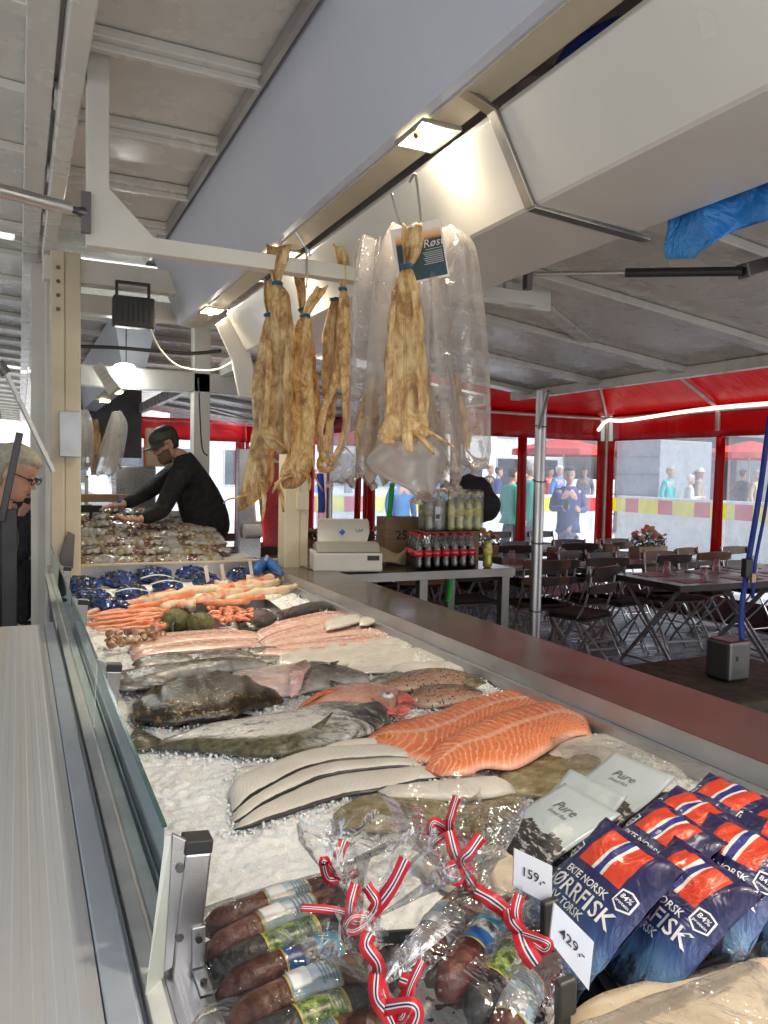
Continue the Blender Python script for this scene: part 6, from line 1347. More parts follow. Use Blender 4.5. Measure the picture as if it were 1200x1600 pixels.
GH=mat('grey_blond_hair',(.40,.38,.30),.7,var=.25,vs=50,bs=.8,bscale=110); GH2=mat('grey_hair',(.30,.29,.28),.7,var=.25,vs=50,bs=.8,bscale=110)
BC=mat('black_coat',(.014,.014,.02),.7,var=.3,vs=8,bs=.5,bscale=14)
customer('old woman with grey blond hair and dark glasses at the left edge, looking down',(24,738),4.6,GH,BC,True,1.12,Vector((.9,-.35,-.45)),1)
customer('grey-haired man cut off by the left edge of the picture, looking down',(-50,664),3.95,GH2,BC,False,1.12,Vector((.93,.1,-.38)),1)
# crowd in the street
def mkperson(ph,rot=0):
    """standing figure at origin facing -y, 1.72 m; returns list of (part, MB)"""
    s=math.sin(ph)*.14; ar={0:((-.24,-.05,.82),(.24,-.05,.82)),1:((-.10,-.30,1.15),(.14,-.28,1.12)),2:((-.25,.12,.86),(.25,-.18,.86))}[rot]
    n={'hip':(Vector((0,0,.92)),(.14,.10)),'chest':(Vector((0,-.01,1.28)),(.16,.10)),'neck':(Vector((0,-.01,1.45)),.05),'hb':(Vector((0,-.02,1.54)),.052),'s1':(Vector((-.17,0,1.38)),.05),'e1':(Vector((-.24,.04,1.10)),.04),'w1':(Vector(ar[0]),.027),'s2':(Vector((.17,0,1.38)),.05),'e2':(Vector((.24,.04,1.10)),.04),'w2':(Vector(ar[1]),.027),'k1':(Vector((-.09,-s*.7,.49)),.065),'a1':(Vector((-.09,-s,.07)),.042),'k2':(Vector((.09,s*.3,.49)),.065),'a2':(Vector((.09,s*1.4,.07)),.042)}
    E_=[('hip','chest'),('chest','neck'),('neck','hb'),('chest','s1'),('s1','e1'),('e1','w1'),('chest','s2'),('s2','e2'),('e2','w2'),('hip','k1'),('k1','a1'),('hip','k2'),('k2','a2')]
    b=MB(); b.add(*skinned(n,E_,1)); T=head(b,Vector((0,-.03,1.62)),Vector((0,-1,-.05)),Vector((0,0,1)),1); hand(b,n['w1'][0],(n['w1'][0]-n['e1'][0]),Vector((1,0,-.3))); hand(b,n['w2'][0],(n['w2'][0]-n['e2'][0]),Vector((-1,0,-.3)))
    k={a:(p,(r[0]*1.25,r[1]*1.3) if hasattr(r,'__len__') else r*1.55) for a,(p,r) in n.items() if a in('hip','chest','s1','e1','w1','s2','e2','w2')}; k['neck']=(Vector((0,.0,1.455)),.082); k['hem']=(Vector((0,0,.78)),(.17,.13))
    j=MB(); j.add(*skinned(k,[e for e in E_ if e[0] in k and e[1] in k]+[('hip','hem')],1))
    t=MB(); t.add(*skinned({'h':(Vector((0,0,.88)),(.14,.11)),'k1':(n['k1'][0],.085),'a1':(n['a1'][0],.06),'k2':(n['k2'][0],.085),'a2':(n['a2'][0],.06)},[('h','k1'),('k1','a1'),('h','k2'),('k2','a2')],1))
    return b,j,t,T,n
CLO={n:mat('cloth_'+n,c,.8) for n,c in dict(navy=(.03,.05,.20),teal=(.02,.30,.22),black=(.03,.03,.035),white=(.6,.6,.58),grey=(.22,.24,.27),blue=(.06,.22,.50),beige=(.40,.33,.24),turq=(.05,.42,.42),lime=(.30,.50,.08),red=(.45,.06,.06),jeans=(.07,.10,.18)).items()}
HR_={n:mat('hair_'+n,c,.7) for n,c in dict(dark=(.03,.02,.015),grey=(.35,.34,.32),blond=(.42,.30,.14),white=(.6,.6,.58)).items()}
protos={}
for r in (0,1,2): protos[r]=mkperson(.9+.5*r,r)
pcount=[0]
def crowd(u,v,D,rot,face,cl,tr,hr,lab,extra=None,g='people walking in the street'):
    """v: pixel of the head; D: distance"""
    q=PD(u,v,D); q=PD(u,v,max(D,19+(D-12)*1.2)) if (g.startswith('people walking') and not any(w in lab for w in ('navy raincoat looking','green jacket','green top','above the yellow','left of the green strap'))) else q; zg=0; sc=max(.86,min(1.1,q.z/1.66)); t=thing('person',lab,'person',(q.x,q.y,0),(0,0,face),g); t.scale=(sc,)*3
    b,j,tt,T,n=protos[rot]; 
    bo=b.build('body',SKIN,t,smooth=True); j.build('jacket',CLO[cl],t,smooth=True); tt.build('trousers',CLO[tr],t,smooth=True)
    if extra=='hat': 
        MB().lathe([(.0,.15),(.07,.13),(.095,.06),(.10,.05),(.15,.045),(.0,.05)],(0,-.03,1.62),14).build('hat',CLO['white'],bo,smooth=True)
    else: hairm(T,HR_[hr],bo,1 if rot==1 else 0)
    facebits(T,bo,1)
    for s in ('1','2'): MB().ball(n['a'+s][0]+Vector((0,-.05,-.03)),.06,10,6,(.8,1.9,.6)).build('shoe',CLO['black'],t,smooth=True)
    if extra=='phone': MB().box(n['w1'][0]+Vector((.03,-.12,.05)),(.07,.02,.14)).build('phone',BLACK,t)
    if extra=='bag': MB().box(n['w2'][0]+Vector((.02,.02,-.18)),(.10,.26,.26)).build('bag',CLO['white'],t,bevel=.02)
    return t
PPL=[(890,738,11.6,1,-.6,'navy','jeans','dark','woman in a navy raincoat looking at her phone by the barrier','phone'),(826,728,12.2,2,1.3,'teal','jeans','grey','person in a green jacket between two window strips',None),(800,738,13.5,0,1.6,'teal','black','dark','person in a green top walking left, partly behind the red strip',None),
 (873,730,14.5,0,.3,'blue','jeans','white','white-haired person in light blue behind the navy raincoat',None),(915,722,17,2,-1,'grey','black','dark','person in grey at the right of the navy raincoat woman',None),(778,735,13.8,2,1.2,'navy','jeans','dark','dark-blue dressed man left of the person in green',None),(765,728,16,0,.5,'black','black','blond','person in black beside the left window strip',None),
 (1046,735,13.6,0,.2,'turq','beige','blond','person in a turquoise top behind the barrier next to the container',None),(1078,747,13.4,1,1,'white','beige','white','person in white bending beside the barrier',None),(1093,736,14.6,0,.8,'beige','jeans','grey','man in beige with white hat in front of the dark kiosk','hat'),(1065,741,15.2,2,-.6,'white','jeans','blond','person in white between kiosk and container',None),
 (738,742,12.4,0,2.6,'navy','jeans','dark','person in navy and white right of the clear bags',None),(690,735,12.8,0,-.4,'blue','black','dark','person in light blue above the yellow bottles',None),(628,736,13,0,0,'blue','jeans','dark','person in blue left of the green strap','bag'),(545,738,14,0,1,'grey','black','white','person in grey left of the scale hood',None),(1160,735,15,2,1.4,'black','jeans','dark','person in black in the rightmost window',None),(1182,740,14,0,.3,'beige','jeans','grey','person in beige at the right edge window',None),
 (490,738,14,2,.5,'blue','jeans','dark','person in blue between the cream post and the scale',None),(860,735,19,0,0,'red','black','dark','small distant person in red in the street',None)]
for a in PPL: crowd(*a)
# extra parts of the street: awnings
def awning(x,y,w,lab):
    t=thing('shop_awning',lab,'awning',(x,y,0),group='red shop awnings'); MB().prism([(0,2.9),(-1.6,2.4),(-1.6,2.2),(-1.58,2.2),(-1.58,2.38),(0,2.86)],-w/2,w/2).build('cloth',REDC,t); 
    for s in (-1,1): MB().bar((0,s*w/2.1,2.2),(-1.5,s*w/2.1,2.38),.03,.03).build('arm',GALV,t)
awning(33.9,14,6,'red shop awning on the pale town house, left'); awning(33.9,4,7,'red shop awning on the pale town house, right')
# black slanted frame and dark stand at the left edge
sd_=thing('folded_stand','black slanted panel and upright stand at the left edge in front of the old woman','stand')
p=[PD(36,672,3.35),PD(33,690,3.35),PD(-12,862,3.35),PD(-14,820,3.35)]; m=MB(); m.bar(PD(31,676,3.35),PD(2,815,3.35),.030,.05); m.build('panel',mat('black_gloss',(.015,.015,.017),.15),sd_,bevel=.004)
a=PD(15,795,3.38); MB().bx(a.x-.032,a.x+.028,a.y-.03,a.y+.03,.02,a.z).build('upright',BLACK,sd_,bevel=.004)
# neighbours on the left of the stalls: far row structures
fs_=thing('market_stall','far grey and white stall at the left edge beyond the customers','stall')
MB().bx(-2.6,-.9,6.4,11,2.62,2.68).build('roof_panel',GREYFLAP,fs_)
for x,y in ((-.95,6.5),(-.95,8.2),(-2.5,6.5),(-.95,10.5)): MB().bx(x-.05,x+.05,y-.05,y+.05,0,2.62).build('post',WHITE,fs_)
MB().bx(-2.6,-1.0,6.6,10.9,.1,.95).build('counter',mat('counter_grey',(.3,.3,.31),.5),fs_)
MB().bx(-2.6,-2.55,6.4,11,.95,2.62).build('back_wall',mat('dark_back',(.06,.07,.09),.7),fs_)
for i,(u,v,D,cl,hr) in enumerate(((38,748,7.5,'black','dark'),(22,742,9,'grey','grey'),(52,745,10,'black','blond'))):
    crowd(u,v,D,(0,2,1)[i],(.5,2,-1)[i],cl,'black',hr,['person in black just beyond the old woman','person in grey further down the left aisle','person in black far down the left aisle'][i],None,'people in the left aisle')
# ---------------------------------------------------------------- front of the counter: blue bags, pouches, price cards, sausages
blk=mat('black_tray_plastic',(.018,.018,.02),.3)
def tray(name,lab,px,z,h=.05):
    P=[PZ(u,v,z) for u,v in px]; t=thing(name,lab,'tray'); m=MB(); m.add([(p.x,p.y,z-h) for p in P],[tuple(range(len(P)))]); m.build('base',blk,t,solid=.003)
    for i in range(len(P)):
        a=P[i];b=P[(i+1)%len(P)]; MB().bar((a.x,a.y,z-h/2),(b.x,b.y,z-h/2),.006,h).build('rim',blk,t)
    return t
tray('black_tray','black plastic tray holding the blue bags of crisps',[(880,1605),(985,1240),(1290,1230),(1340,1400)],.925,.02)
tray('black_tray','black plastic tray under the bags of sausages',[(285,1490),(330,1470),(880,1440),(985,1600),(930,1760),(270,1760)],.915,.02)
# bag surface: local frame, s across, t up
def bagmat():
    m=N('blue_bag_foil'); u,v=m.uv(); 
    base=m.ramp(m.math('ADD',v,m.math('MULTIPLY',m.noise(6,3),.05)),[(0,(.10,.19,.28)),(.22,(.08,.18,.32)),(.42,(.025,.06,.19)),(.65,(.018,.022,.10)),(1,(.018,.017,.075))])
    mt=m.noise(1,7,.65,kind='UV',stretch=(5,3,1)); hh=m.math('ADD',m.math('MULTIPLY',m.math('SUBTRACT',mt,.5),.9),.16); mm=m.math('LESS_THAN',v,hh)
    c=m.mix(mm,base,m.ramp(m.noise(1,6,.7,kind='UV',stretch=(22,18,1)),[(.35,(.012,.016,.03)),(.55,(.05,.075,.13)),(.7,(.22,.27,.33))]))
    sand=m.math('LESS_THAN',v,m.math('ADD',m.math('MULTIPLY',m.noise(1,3,kind='UV',stretch=(4,4,1)),.10),.0)); c=m.mix(sand,c,(.42,.27,.11))
    def rng(x,a,b): return m.math('MULTIPLY',m.math('GREATER_THAN',x,a),m.math('LESS_THAN',x,b))
    fl=rng(v,.66,.945)
    for a,b,col in ((.25,.79,(.62,.055,.025)),(.455,.60,(.72,.71,.69)),(.49,.565,(.02,.03,.22))):
        c=m.mix(m.math('MULTIPLY',fl,rng(u,a,b)),c,col)
    m.set(col=c,rough=m.ramp(m.noise(12,3),[(.35,.28),(.65,.42)]),spec=.55,metal=.15,coat=.2); m.bump(m.noise(11,4,.6,dist=1),.6,.02); return m.m
BFM=bagmat(); TW=mat('bag_print_white',(.68,.70,.72),.45)
def hexring(cx,cy,r,w=.08):
    o=[(cx+a*r,cy+b*r) for a,b in ((-.8,.75),(0,1.0),(.8,.75),(.8,-.55),(0,-1.05),(-.8,-.55))]; i=[(cx+a*r*(1-w*2),cy+b*r*(1-w*2)) for a,b in ((-.8,.75),(0,1.0),(.8,.75),(.8,-.55),(0,-1.05),(-.8,-.55))]
    return [Vector((*p,0)) for p in o+i],[(k,(k+1)%6,(k+1)%6+6,k+6) for k in range(6)]
TXT={}
def crisp_bag(c,ex,ey,W,H,lab,seed=0,full=True,puff=.035,first=[None]):
    """c: centre, ex across, ey up the bag; built as pillow bag"""
    ex=ex.normalized(); ey=(ey-ex*ey.dot(ex)).normalized(); en=ex.cross(ey)
    t=thing('crisp_bag',lab,'bag of crisps',c,group='blue bags of dried fish snacks')
    def pillow(s,tt): 
        a=max(0,1-abs(2*s-1)**2.6); b=max(0,1-abs(2*tt-1)**3.2); return puff*(a**.7)*(b**.7)
    def surf(s,tt,side=1,off=0):
        w=W*(1-.05*math.sin(tt*math.pi)); h=pillow(s,tt)+.004*nz(s*5,tt*5,seed)+.003*nz(s*13,tt*11,seed+2)
        crease=.0035*math.sin(s*26+seed)*max(0,1-abs(tt-.93)/.12)+.004*math.sin(s*19+seed*2)*max(0,1-tt/.15)
        # flag paper folded over the top seam, tilts
        return ex*((s-.5)*w)+ey*((tt-.5)*H)+en*(side*h+crease+off)
    n=26
    fr=MB().grid(lambda a,b:surf(a,b),n,n+8); fr2=MB().grid(lambda a,b:surf(a,b,-1,-.001),14,18); fr.add(fr2.v,fr2.f,fr2.uv); fr.build('foil',BFM,t,smooth=True)
    def put(vs,fs,cx,cy,size,name):
        m=MB(); P=[]
        for v in vs:
            s=cx+v.x*size/W; tt=cy+v.y*size/H; P.append(surf(s,tt,1,.0012))
        m.add(P,fs); m.build(name,TW,t,fix=False)
    def word(x): 
        if x not in TXT: TXT[x]=textmesh(x,1,'CENTER',.012)
        return TXT[x]
    put(*word('EKTE NORSK'),.5,.575,.0165,'lettering'); put(*word('TØRRFISK'),.5,.475,.034,'lettering'); put(*word('AV TORSK'),.5,.385,.0165,'lettering')
    v,f=hexring(0,0,1); put(v,f,.13,.70,.0155,'badge'); put(v,f,.885,.63,.0165,'badge')
    put(*word('innhold'),.13,.712,.0065,'lettering'); put(*word('50 gr'),.13,.68,.0085,'lettering'); put(*word('84%'),.885,.648,.0105,'lettering'); put(*word('protein'),.885,.61,.0065,'lettering')
    return t
def bag_at(c_uv,z,right_uv,up_uv,W,H,lab,tilt,seed,**k):
    """direction pixels on the plane z; tilt lifts the top end"""
    c=PZ(*c_uv,z); r=PZ(*right_uv,z)-c; r.z=0; up=Vector((-r.y,r.x,0)).normalized(); ey=up*math.cos(tilt)+Vector((0,0,1))*math.sin(tilt); return crisp_bag(c,r,ey,W,H,lab,seed,**k)
BAGS=[((922,1412),.985,(992,1474),.178,.235,'front left blue crisp bag showing the whole word TØRRFISK',.72),((1035,1440),.965,(1105,1498),.178,.235,'second blue crisp bag in front, right of the one with the whole word',.68),
 ((1003,1350),.975,(1073,1404),.172,.225,'blue crisp bag behind the two front ones, its flag just above them',.58),((1040,1315),.965,(1112,1362),.175,.225,'blue crisp bag in the middle of the pile touching the white pouch corner',.52),((1105,1290),.96,(1180,1330),.175,.225,'rearmost blue crisp bag, its upright flag at the top of the pile',.5),
 ((1125,1388),.965,(1195,1424),.175,.23,'blue crisp bag third from the left along the black tray edge',.62),((1192,1345),.955,(1267,1385),.19,.25,'blue crisp bag at the right edge of the picture, upper',.5),((1215,1395),.955,(1280,1420),.19,.25,'blue crisp bag at the right edge of the picture, lower',.6)]
for i,(c,z,r,W,H,lab,ti) in enumerate(BAGS): bag_at(c,z,r,None,W,H,lab,ti,i*3.7)
# white pouches
def pouchmat():
    m=N('white_pouch'); u,v=m.uv(); n=m.noise(1,6,.65,kind='UV',stretch=(4,6,1)); h=m.math('ADD',m.math('MULTIPLY',m.math('SUBTRACT',n,.5),.5),.42)
    c=m.mix(m.math('LESS_THAN',v,h),(.40,.46,.50),m.ramp(m.noise(1,6,.7,kind='UV',stretch=(6,22,1)),[(.42,(.02,.022,.025)),(.56,(.06,.06,.065)),(.60,(.6,.6,.62)),(.68,(.05,.05,.055))]))
    m.set(col=c,rough=.3,spec=.5); m.bump(m.noise(14,3),.4,.01); return m.m
PCH=pouchmat()
def pouch(c_uv,r_uv,z,W,H,lab,tilt,seed):
    c=PZ(*c_uv,z); r=PZ(*r_uv,z)-c; r.z=0; ex=r.normalized(); up=Vector((-ex.y,ex.x,0)); ey=up*math.cos(tilt)+Vector((0,0,1))*math.sin(tilt); en=ex.cross(ey)
    t=thing('white_pouch',lab,'pouch',c,group='white pouches with a mountain picture')
    f=lambda a,b,o=0: ex*((a-.5)*W)+ey*((b-.5)*H)+en*(.010*math.sin(a*3.14)*math.sin(b*3.14)+.012*math.sin(b*3+seed)+o)
    MB().grid(f,14,16).build('foil',PCH,t,smooth=True,solid=.003)
    for txt,y,s in (('Pure',.72,.030),('Dried fish',.62,.012)):
        vs,fs=textmesh(txt,1); m=MB(); m.add([f(.5+v.x*s/W+v.y*.2*s/W,y+v.y*s/H,.003) for v in vs],fs); m.build('lettering',mat('pouch_print',(.10,.11,.13),.5),t,fix=False)
pouch((860,1295),(935,1345),.975,.15,.20,'white pouch with mountain picture nearest the 159 price card',.5,1); pouch((955,1235),(1030,1270),.965,.16,.20,'white pouch with mountain picture leaning on olive flatfish and blue bags',.5,2); pouch((880,1272),(950,1310),.955,.15,.20,'white pouch mostly hidden behind the nearest pouch',.5,3)
# price cards
PLW=mat('price_card_white',(.66,.69,.76),.35,var=.03)
def price(txt,px,lab,D,clipuv):
    P=[PD(u,v,D+dd) for (u,v),dd in zip(px,(.0,.012,.012,0))]; t=thing('price_card',lab,'price card'); n=(P[1]-P[0]).cross(P[3]-P[0]).normalized()
    if n.dot(P[0]-EYE)>0: n=-n
    m=MB(); m.add([p for p in P]+[p-n*.003 for p in P],[(0,1,2,3),(7,6,5,4),(0,4,5,1),(1,5,6,2),(2,6,7,3),(3,7,4,0)]); m.build('card',PLW,t)
    ex=(P[1]-P[0]); ey=(P[0]-P[3]); vs,fs=textmesh(txt,1,'CENTER',.01); c=(P[0]+P[1]+P[2]+P[3])/4+n*.0016; s=.36; m=MB(); m.add([c+ex*(v.x*s*.88)+ey*(v.y*s*.98+.02) for v in vs],fs); m.build('numerals',PBK,t,fix=False)
    a=PD(*clipuv,D+.004); b=Vector((a.x,a.y,.925)); m=MB(); m.bar(a+n*.006+Vector((0,0,.012)),a+Vector((.004,.004,-.035))+n*.006,.026,.012); m.build('clip',BLACK,t,bevel=.003)
    MB().bar(a+Vector((.004,.004,-.03)),b,.02,.008).build('clip_stem',BLACK,t,bevel=.002)
    return t
price('159,-',[(804,1326),(863,1354),(862,1416),(802,1384)],'white price card with 159 left of the nearest blue bag',1.02,(856,1416)); price('429,-',[(866,1410),(928,1472),(920,1548),(859,1470)],'white price card with 429 nearest the bottom edge of the picture',.90,(880,1540))
# sausages in cellophane
def saus(name,c1,c2,c3):
    m=N(name); n=m.noise(60,5,.7); m.set(col=m.ramp(n,[(.35,c1),(.55,c2),(.72,c3)]),rough=.4,spec=.5); m.bump(m.noise(90,4),.6,.004); return m.m
SA=[saus('sausage_red',(.05,.009,.009),(.095,.022,.02),(.20,.075,.065)),saus('sausage_black',(.012,.012,.014),(.03,.03,.033),(.12,.11,.11)),saus('sausage_brown',(.07,.022,.014),(.14,.052,.03),(.25,.13,.09)),saus('sausage_pink',(.12,.038,.034),(.20,.08,.068),(.32,.18,.15))]
def lblmat(name,kind):
    m=N(name); u,v=m.uv(); n=m.noise(1,6,.7,kind='UV',stretch=(5,9,1))
    if kind=='whale': c=m.mix(m.ramp(u,[(.30,0),(.34,1)],'LINEAR'),(.015,.10,.32),m.ramp(n,[(.40,(.03,.04,.06)),(.5,(.30,.34,.38)),(.62,(.62,.64,.65))])); c=m.mix(m.ramp(u,[(.58,0),(.60,1)]),c,(.03,.36,.60))
    elif kind=='deer': c=m.ramp(n,[(.38,(.03,.025,.02)),(.46,(.06,.14,.03)),(.55,(.26,.33,.08)),(.68,(.55,.60,.62))])
    else: c=m.ramp(n,[(.4,(.55,.57,.58)),(.55,(.30,.50,.62)),(.65,(.55,.62,.66))])
    e=m.math('MAXIMUM',m.math('LESS_THAN',u,.035),m.math('GREATER_THAN',u,.965)); c=m.mix(e,c,(.45,.33,.06)); m.set(col=c,rough=.35); return m.m
LB_={k:lblmat('label_'+k,k) for k in ('whale','deer','white')}
CEL=film('cellophane',(1,1,1),.03,.6,.06,wscale=12,bstr=.85)
def sausage(a,b,r,mi,lab,lk,l0=.38,l1=.78,txt=None,grp=''):
    a=Vector(a);b=Vector(b); d=(b-a); L=d.length; d.normalize(); n=22; mid=Vector((.006*math.sin(mi*5+L*90),.007*math.sin(mi*3+L*70),.006))
    pts=[a+(b-a)*(i/n)+mid*math.sin(i/n*3.14) for i in range(n+1)]; rr=[r*min(1,(max(.02,min(i/n,1-i/n))/.11))**.5*(1+.03*nz(i*.6,mi*3,r*100)) for i in range(n+1)]; rr[0]=rr[-1]=r*.25
    o=MB().tube(pts,rr,18).build('sausage',SA[mi],smooth=True); tag(o,lab,'sausage',grp)
    X=d.cross(Vector((0,0,1))).normalized(); Z=X.cross(d)
    def f(s,t,off=.0012): 
        u=l0+(l1-l0)*s; ang=math.pi*(-.25+1.5*t); p=a+(b-a)*u+mid*math.sin(u*3.14); return p+(X*math.cos(ang)+Z*math.sin(ang))*(r+off)
    lb=MB().grid(lambda s,t:f(s,t),10,18).build('label',LB_[lk],o,smooth=True)
    if txt:
        vs,fs=textmesh(txt,1); sz=.20; m=MB(); m.add([f(.74-v.y*.26*sz/.2*.8+.0,.45+v.x*.16,.0025) for v in vs],fs); m.build('lettering',LW,lb,fix=False)
    else:
        for k in range(5): MB().grid(lambda s,t,k=k:f(.62+.07*k+.02*s,.30+.28*t+.04*math.sin(k),.0022),1,5).build('text_line',mat('label_ink',(.2,.22,.25),.5),lb)
    if lk=='white': MB().grid(lambda s,t:f(.06+.36*s,.34+.35*t,.0025),4,8).build('sticker',WLAB,lb,smooth=True)
    return o
def bag_of(name,lab,px,z,r,spec,knot,seed,mem):
    """px: list of (a_uv,b_uv)"""
    pts=[]
    for i,((a,b,dz),(mi,lk,txt,l0,l1)) in enumerate(zip(px,spec)):
        qq=random.Random(seed*31+i); A=PZ(*a,z+dz)+Vector((qq.uniform(-.008,.008),qq.uniform(-.008,.008),qq.uniform(-.003,.006)));B=PZ(*b,z+dz)+Vector((qq.uniform(-.01,.01),qq.uniform(-.008,.008),qq.uniform(0,.012))); sausage(A,B,r,mi,mem[i],lk,l0,l1,txt,'sausages in cellophane'); pts+=[A,B]
    K=PD(*knot[0]); E=PD(*knot[1])
    # cellophane hull: wrap as a lofted sack from the far ends of the sausages to the knot, then flare
    L=[p for p in pts[0::2]]; Rr=[p for p in pts[1::2]]
    cl=sum(L,Vector())/len(L); cr=sum(Rr,Vector())/len(Rr); ax=(cr-cl).normalized(); wv=(L[-1]-L[0]); wv-=ax*wv.dot(ax); hw=wv.length/2+r*1.25; wd=wv.normalized(); up=wd.cross(ax); up=up if up.z>0 else -up
    def ring(c,w,h,k,n=28):
        out=[]
        for j in range(n):
            a=2*math.pi*j/n; ca,sa=math.cos(a),math.sin(a); f=1+.05*nz(ca*2,sa*2,k+seed); p=c+wd*(math.copysign(abs(ca)**.6,ca)*w*f)+up*(math.copysign(abs(sa)**.7,sa)*h*f); p+=Vector((nz(j*.9,k,seed),nz(j*.9,k,seed+5),nz(j*.9,k,seed+9)))*.006
            p.z=max(p.z,.897); out.append(p)
        return out
    rings=[ring(cl-ax*r*1.2,hw*.9,r*.4,0),ring(cl-ax*r*.6,hw*1.02,r*1.15,1),ring(cl.lerp(cr,.33),hw*1.03,r*1.3,2),ring(cl.lerp(cr,.66),hw*1.03,r*1.3,3),ring(cr+ax*r*.3,hw*.95,r*1.25,4)]
    q=cr.lerp(K,.6); rings+=[ring(q,hw*.5,r*.9,5)]
    def ring2(c,w,k,n=28,amp=.3):
        dv=(E-K).normalized(); s1=dv.orthogonal().normalized(); s2=dv.cross(s1); s=[]
        for j in range(n):
            a=2*math.pi*j/n; f=1+amp*math.sin(a*5+k+seed)+amp*.5*math.sin(a*9+seed); ww=w*(.45 if seed==8 else 1); s.append(c+(_r*math.cos(a)*ww+(_r.cross(dv)).normalized()*math.sin(a)*ww*.55)*f)
        return s
    hull=MB(); hull.loft(rings+[ring2(K,.012,0)],False)
    o=hull.build('cellophane_bag',CEL,smooth=True); tag(o,lab,'cellophane bag','cellophane bags of sausages')
    fl=MB(); fl.loft([ring2(K,.012,0),ring2(K.lerp(E,.25),.032,.4),ring2(K.lerp(E,.6),.062,.8),ring2(E,.085,1.1,amp=.35)],False); fl.build('flare',CEL,o,smooth=True)
    return o,K
def ribbonmat():
    m=N('flag_ribbon'); u,v=m.uv(); c=m.ramp(u,[(0,(.55,.012,.03)),(.36,(.72,.72,.72)),(.46,(.012,.018,.09)),(.58,(.72,.72,.72)),(.68,(.55,.012,.03))],'CONSTANT'); m.set(col=c,rough=.4); m.bump(m.math('FRACT',m.math('MULTIPLY',v,60)),.1,.001); return m.m
RIB=ribbonmat()
def ribbon(par,pts,w=.012,D=1.0,seed=0,nm='ribbon'):
    w*=.82
    P=smoothpath([PD(u,v,D+d) for u,v,d in pts],7); n=len(P); vs=[];uv=[]
    for i,p in enumerate(P):
        t=(P[min(i+1,n-1)]-P[max(i-1,0)]).normalized(); v0=(p-EYE).normalized(); s=t.cross(v0).normalized(); s=(s+v0*.55*math.sin(i*.35+seed)).normalized()*w
        for k in (-1,1): vs.append(p+s*k); uv.append(((k+1)/2,i/(n-1)))
    m=MB(); m.add(vs,[(2*i,2*i+1,2*i+3,2*i+2) for i in range(n-1)],uv); return m.build(nm,RIB,par,smooth=True,solid=.0008,fix=False)
WR=PSZ=.965
# bag A: left front
oA,K=bag_of('a','cellophane bag of four sausages at the left, tied with a striped ribbon',[((322,1450),(528,1388),.016),((328,1490),(545,1412),.012),((330,1530),(552,1448),.006),((338,1568),(562,1484),0)],.945,.0225,[(0,'white',None,.40,.72),(3,'white',None,.35,.72),(1,'deer',None,.36,.74),(0,'whale','HVAL',.40,.80)],[(575,1430,.99),(640,1335,.97)],1,['dark red sausage with white label, uppermost in the left bag','pinkish sausage with pale label, second in the left bag','black sausage with green and brown picture label in the left bag','red sausage with blue label reading HVAL, lowest in the left bag'])
ribbon(oA,[(634,1342,-.02),(612,1385,-.02),(578,1432,-.01),(570,1440,0)],.0105,.95,0); ribbon(oA,[(470,1418,-.02),(520,1422,-.02),(560,1432,-.01),(575,1436,0)],.006,.95,1); ribbon(oA,[(578,1432,0),(552,1432,-.03),(540,1448,-.03),(552,1455,-.02),(578,1440,0)],.006,.95,2); ribbon(oA,[(572,1384,-.02),(580,1395,-.02),(588,1412,-.02),(575,1438,0)],.009,.95,3); ribbon(oA,[(556,1380,-.02),(548,1412,-.03),(550,1440,-.01),(572,1442,0)],.0085,.95,1)
# bag B: lower left
oB,K=bag_of('b','cellophane bag of brown and black sausages at the bottom edge, left of centre',[((345,1610),(578,1528),.02),((352,1660),(590,1568),.012),((372,1700),(605,1610),.004)],.945,.0235,[(2,'white',None,.36,.70),(1,'deer',None,.40,.75),(2,'white',None,.3,.6)],[(588,1535,.90),(575,1460,.95)],4,['brown sausage with pale label at the bottom edge, left of the striped ribbon','dark sausage with picture label at the bottom edge','brown sausage lowest at the bottom edge, mostly cut off'])
ribbon(oB,[(578,1458,-.02),(572,1478,-.03),(590,1505,-.03),(592,1528,0)],.0105,.90,0); ribbon(oB,[(592,1528,0),(600,1560,-.03),(622,1575,-.03),(640,1540,-.02),(625,1530,-.01)],.010,.88,1); ribbon(oB,[(588,1520,0),(588,1560,-.03),(606,1585,-.03),(618,1612,-.02)],.0105,.87,2); ribbon(oB,[(600,1575,-.02),(640,1570,-.04),(652,1585,-.03),(640,1615,-.02)],.010,.86,3); ribbon(oB,[(660,1500,-.02),(640,1545,-.03),(628,1590,-.03),(612,1580,0)],.006,.87,2)
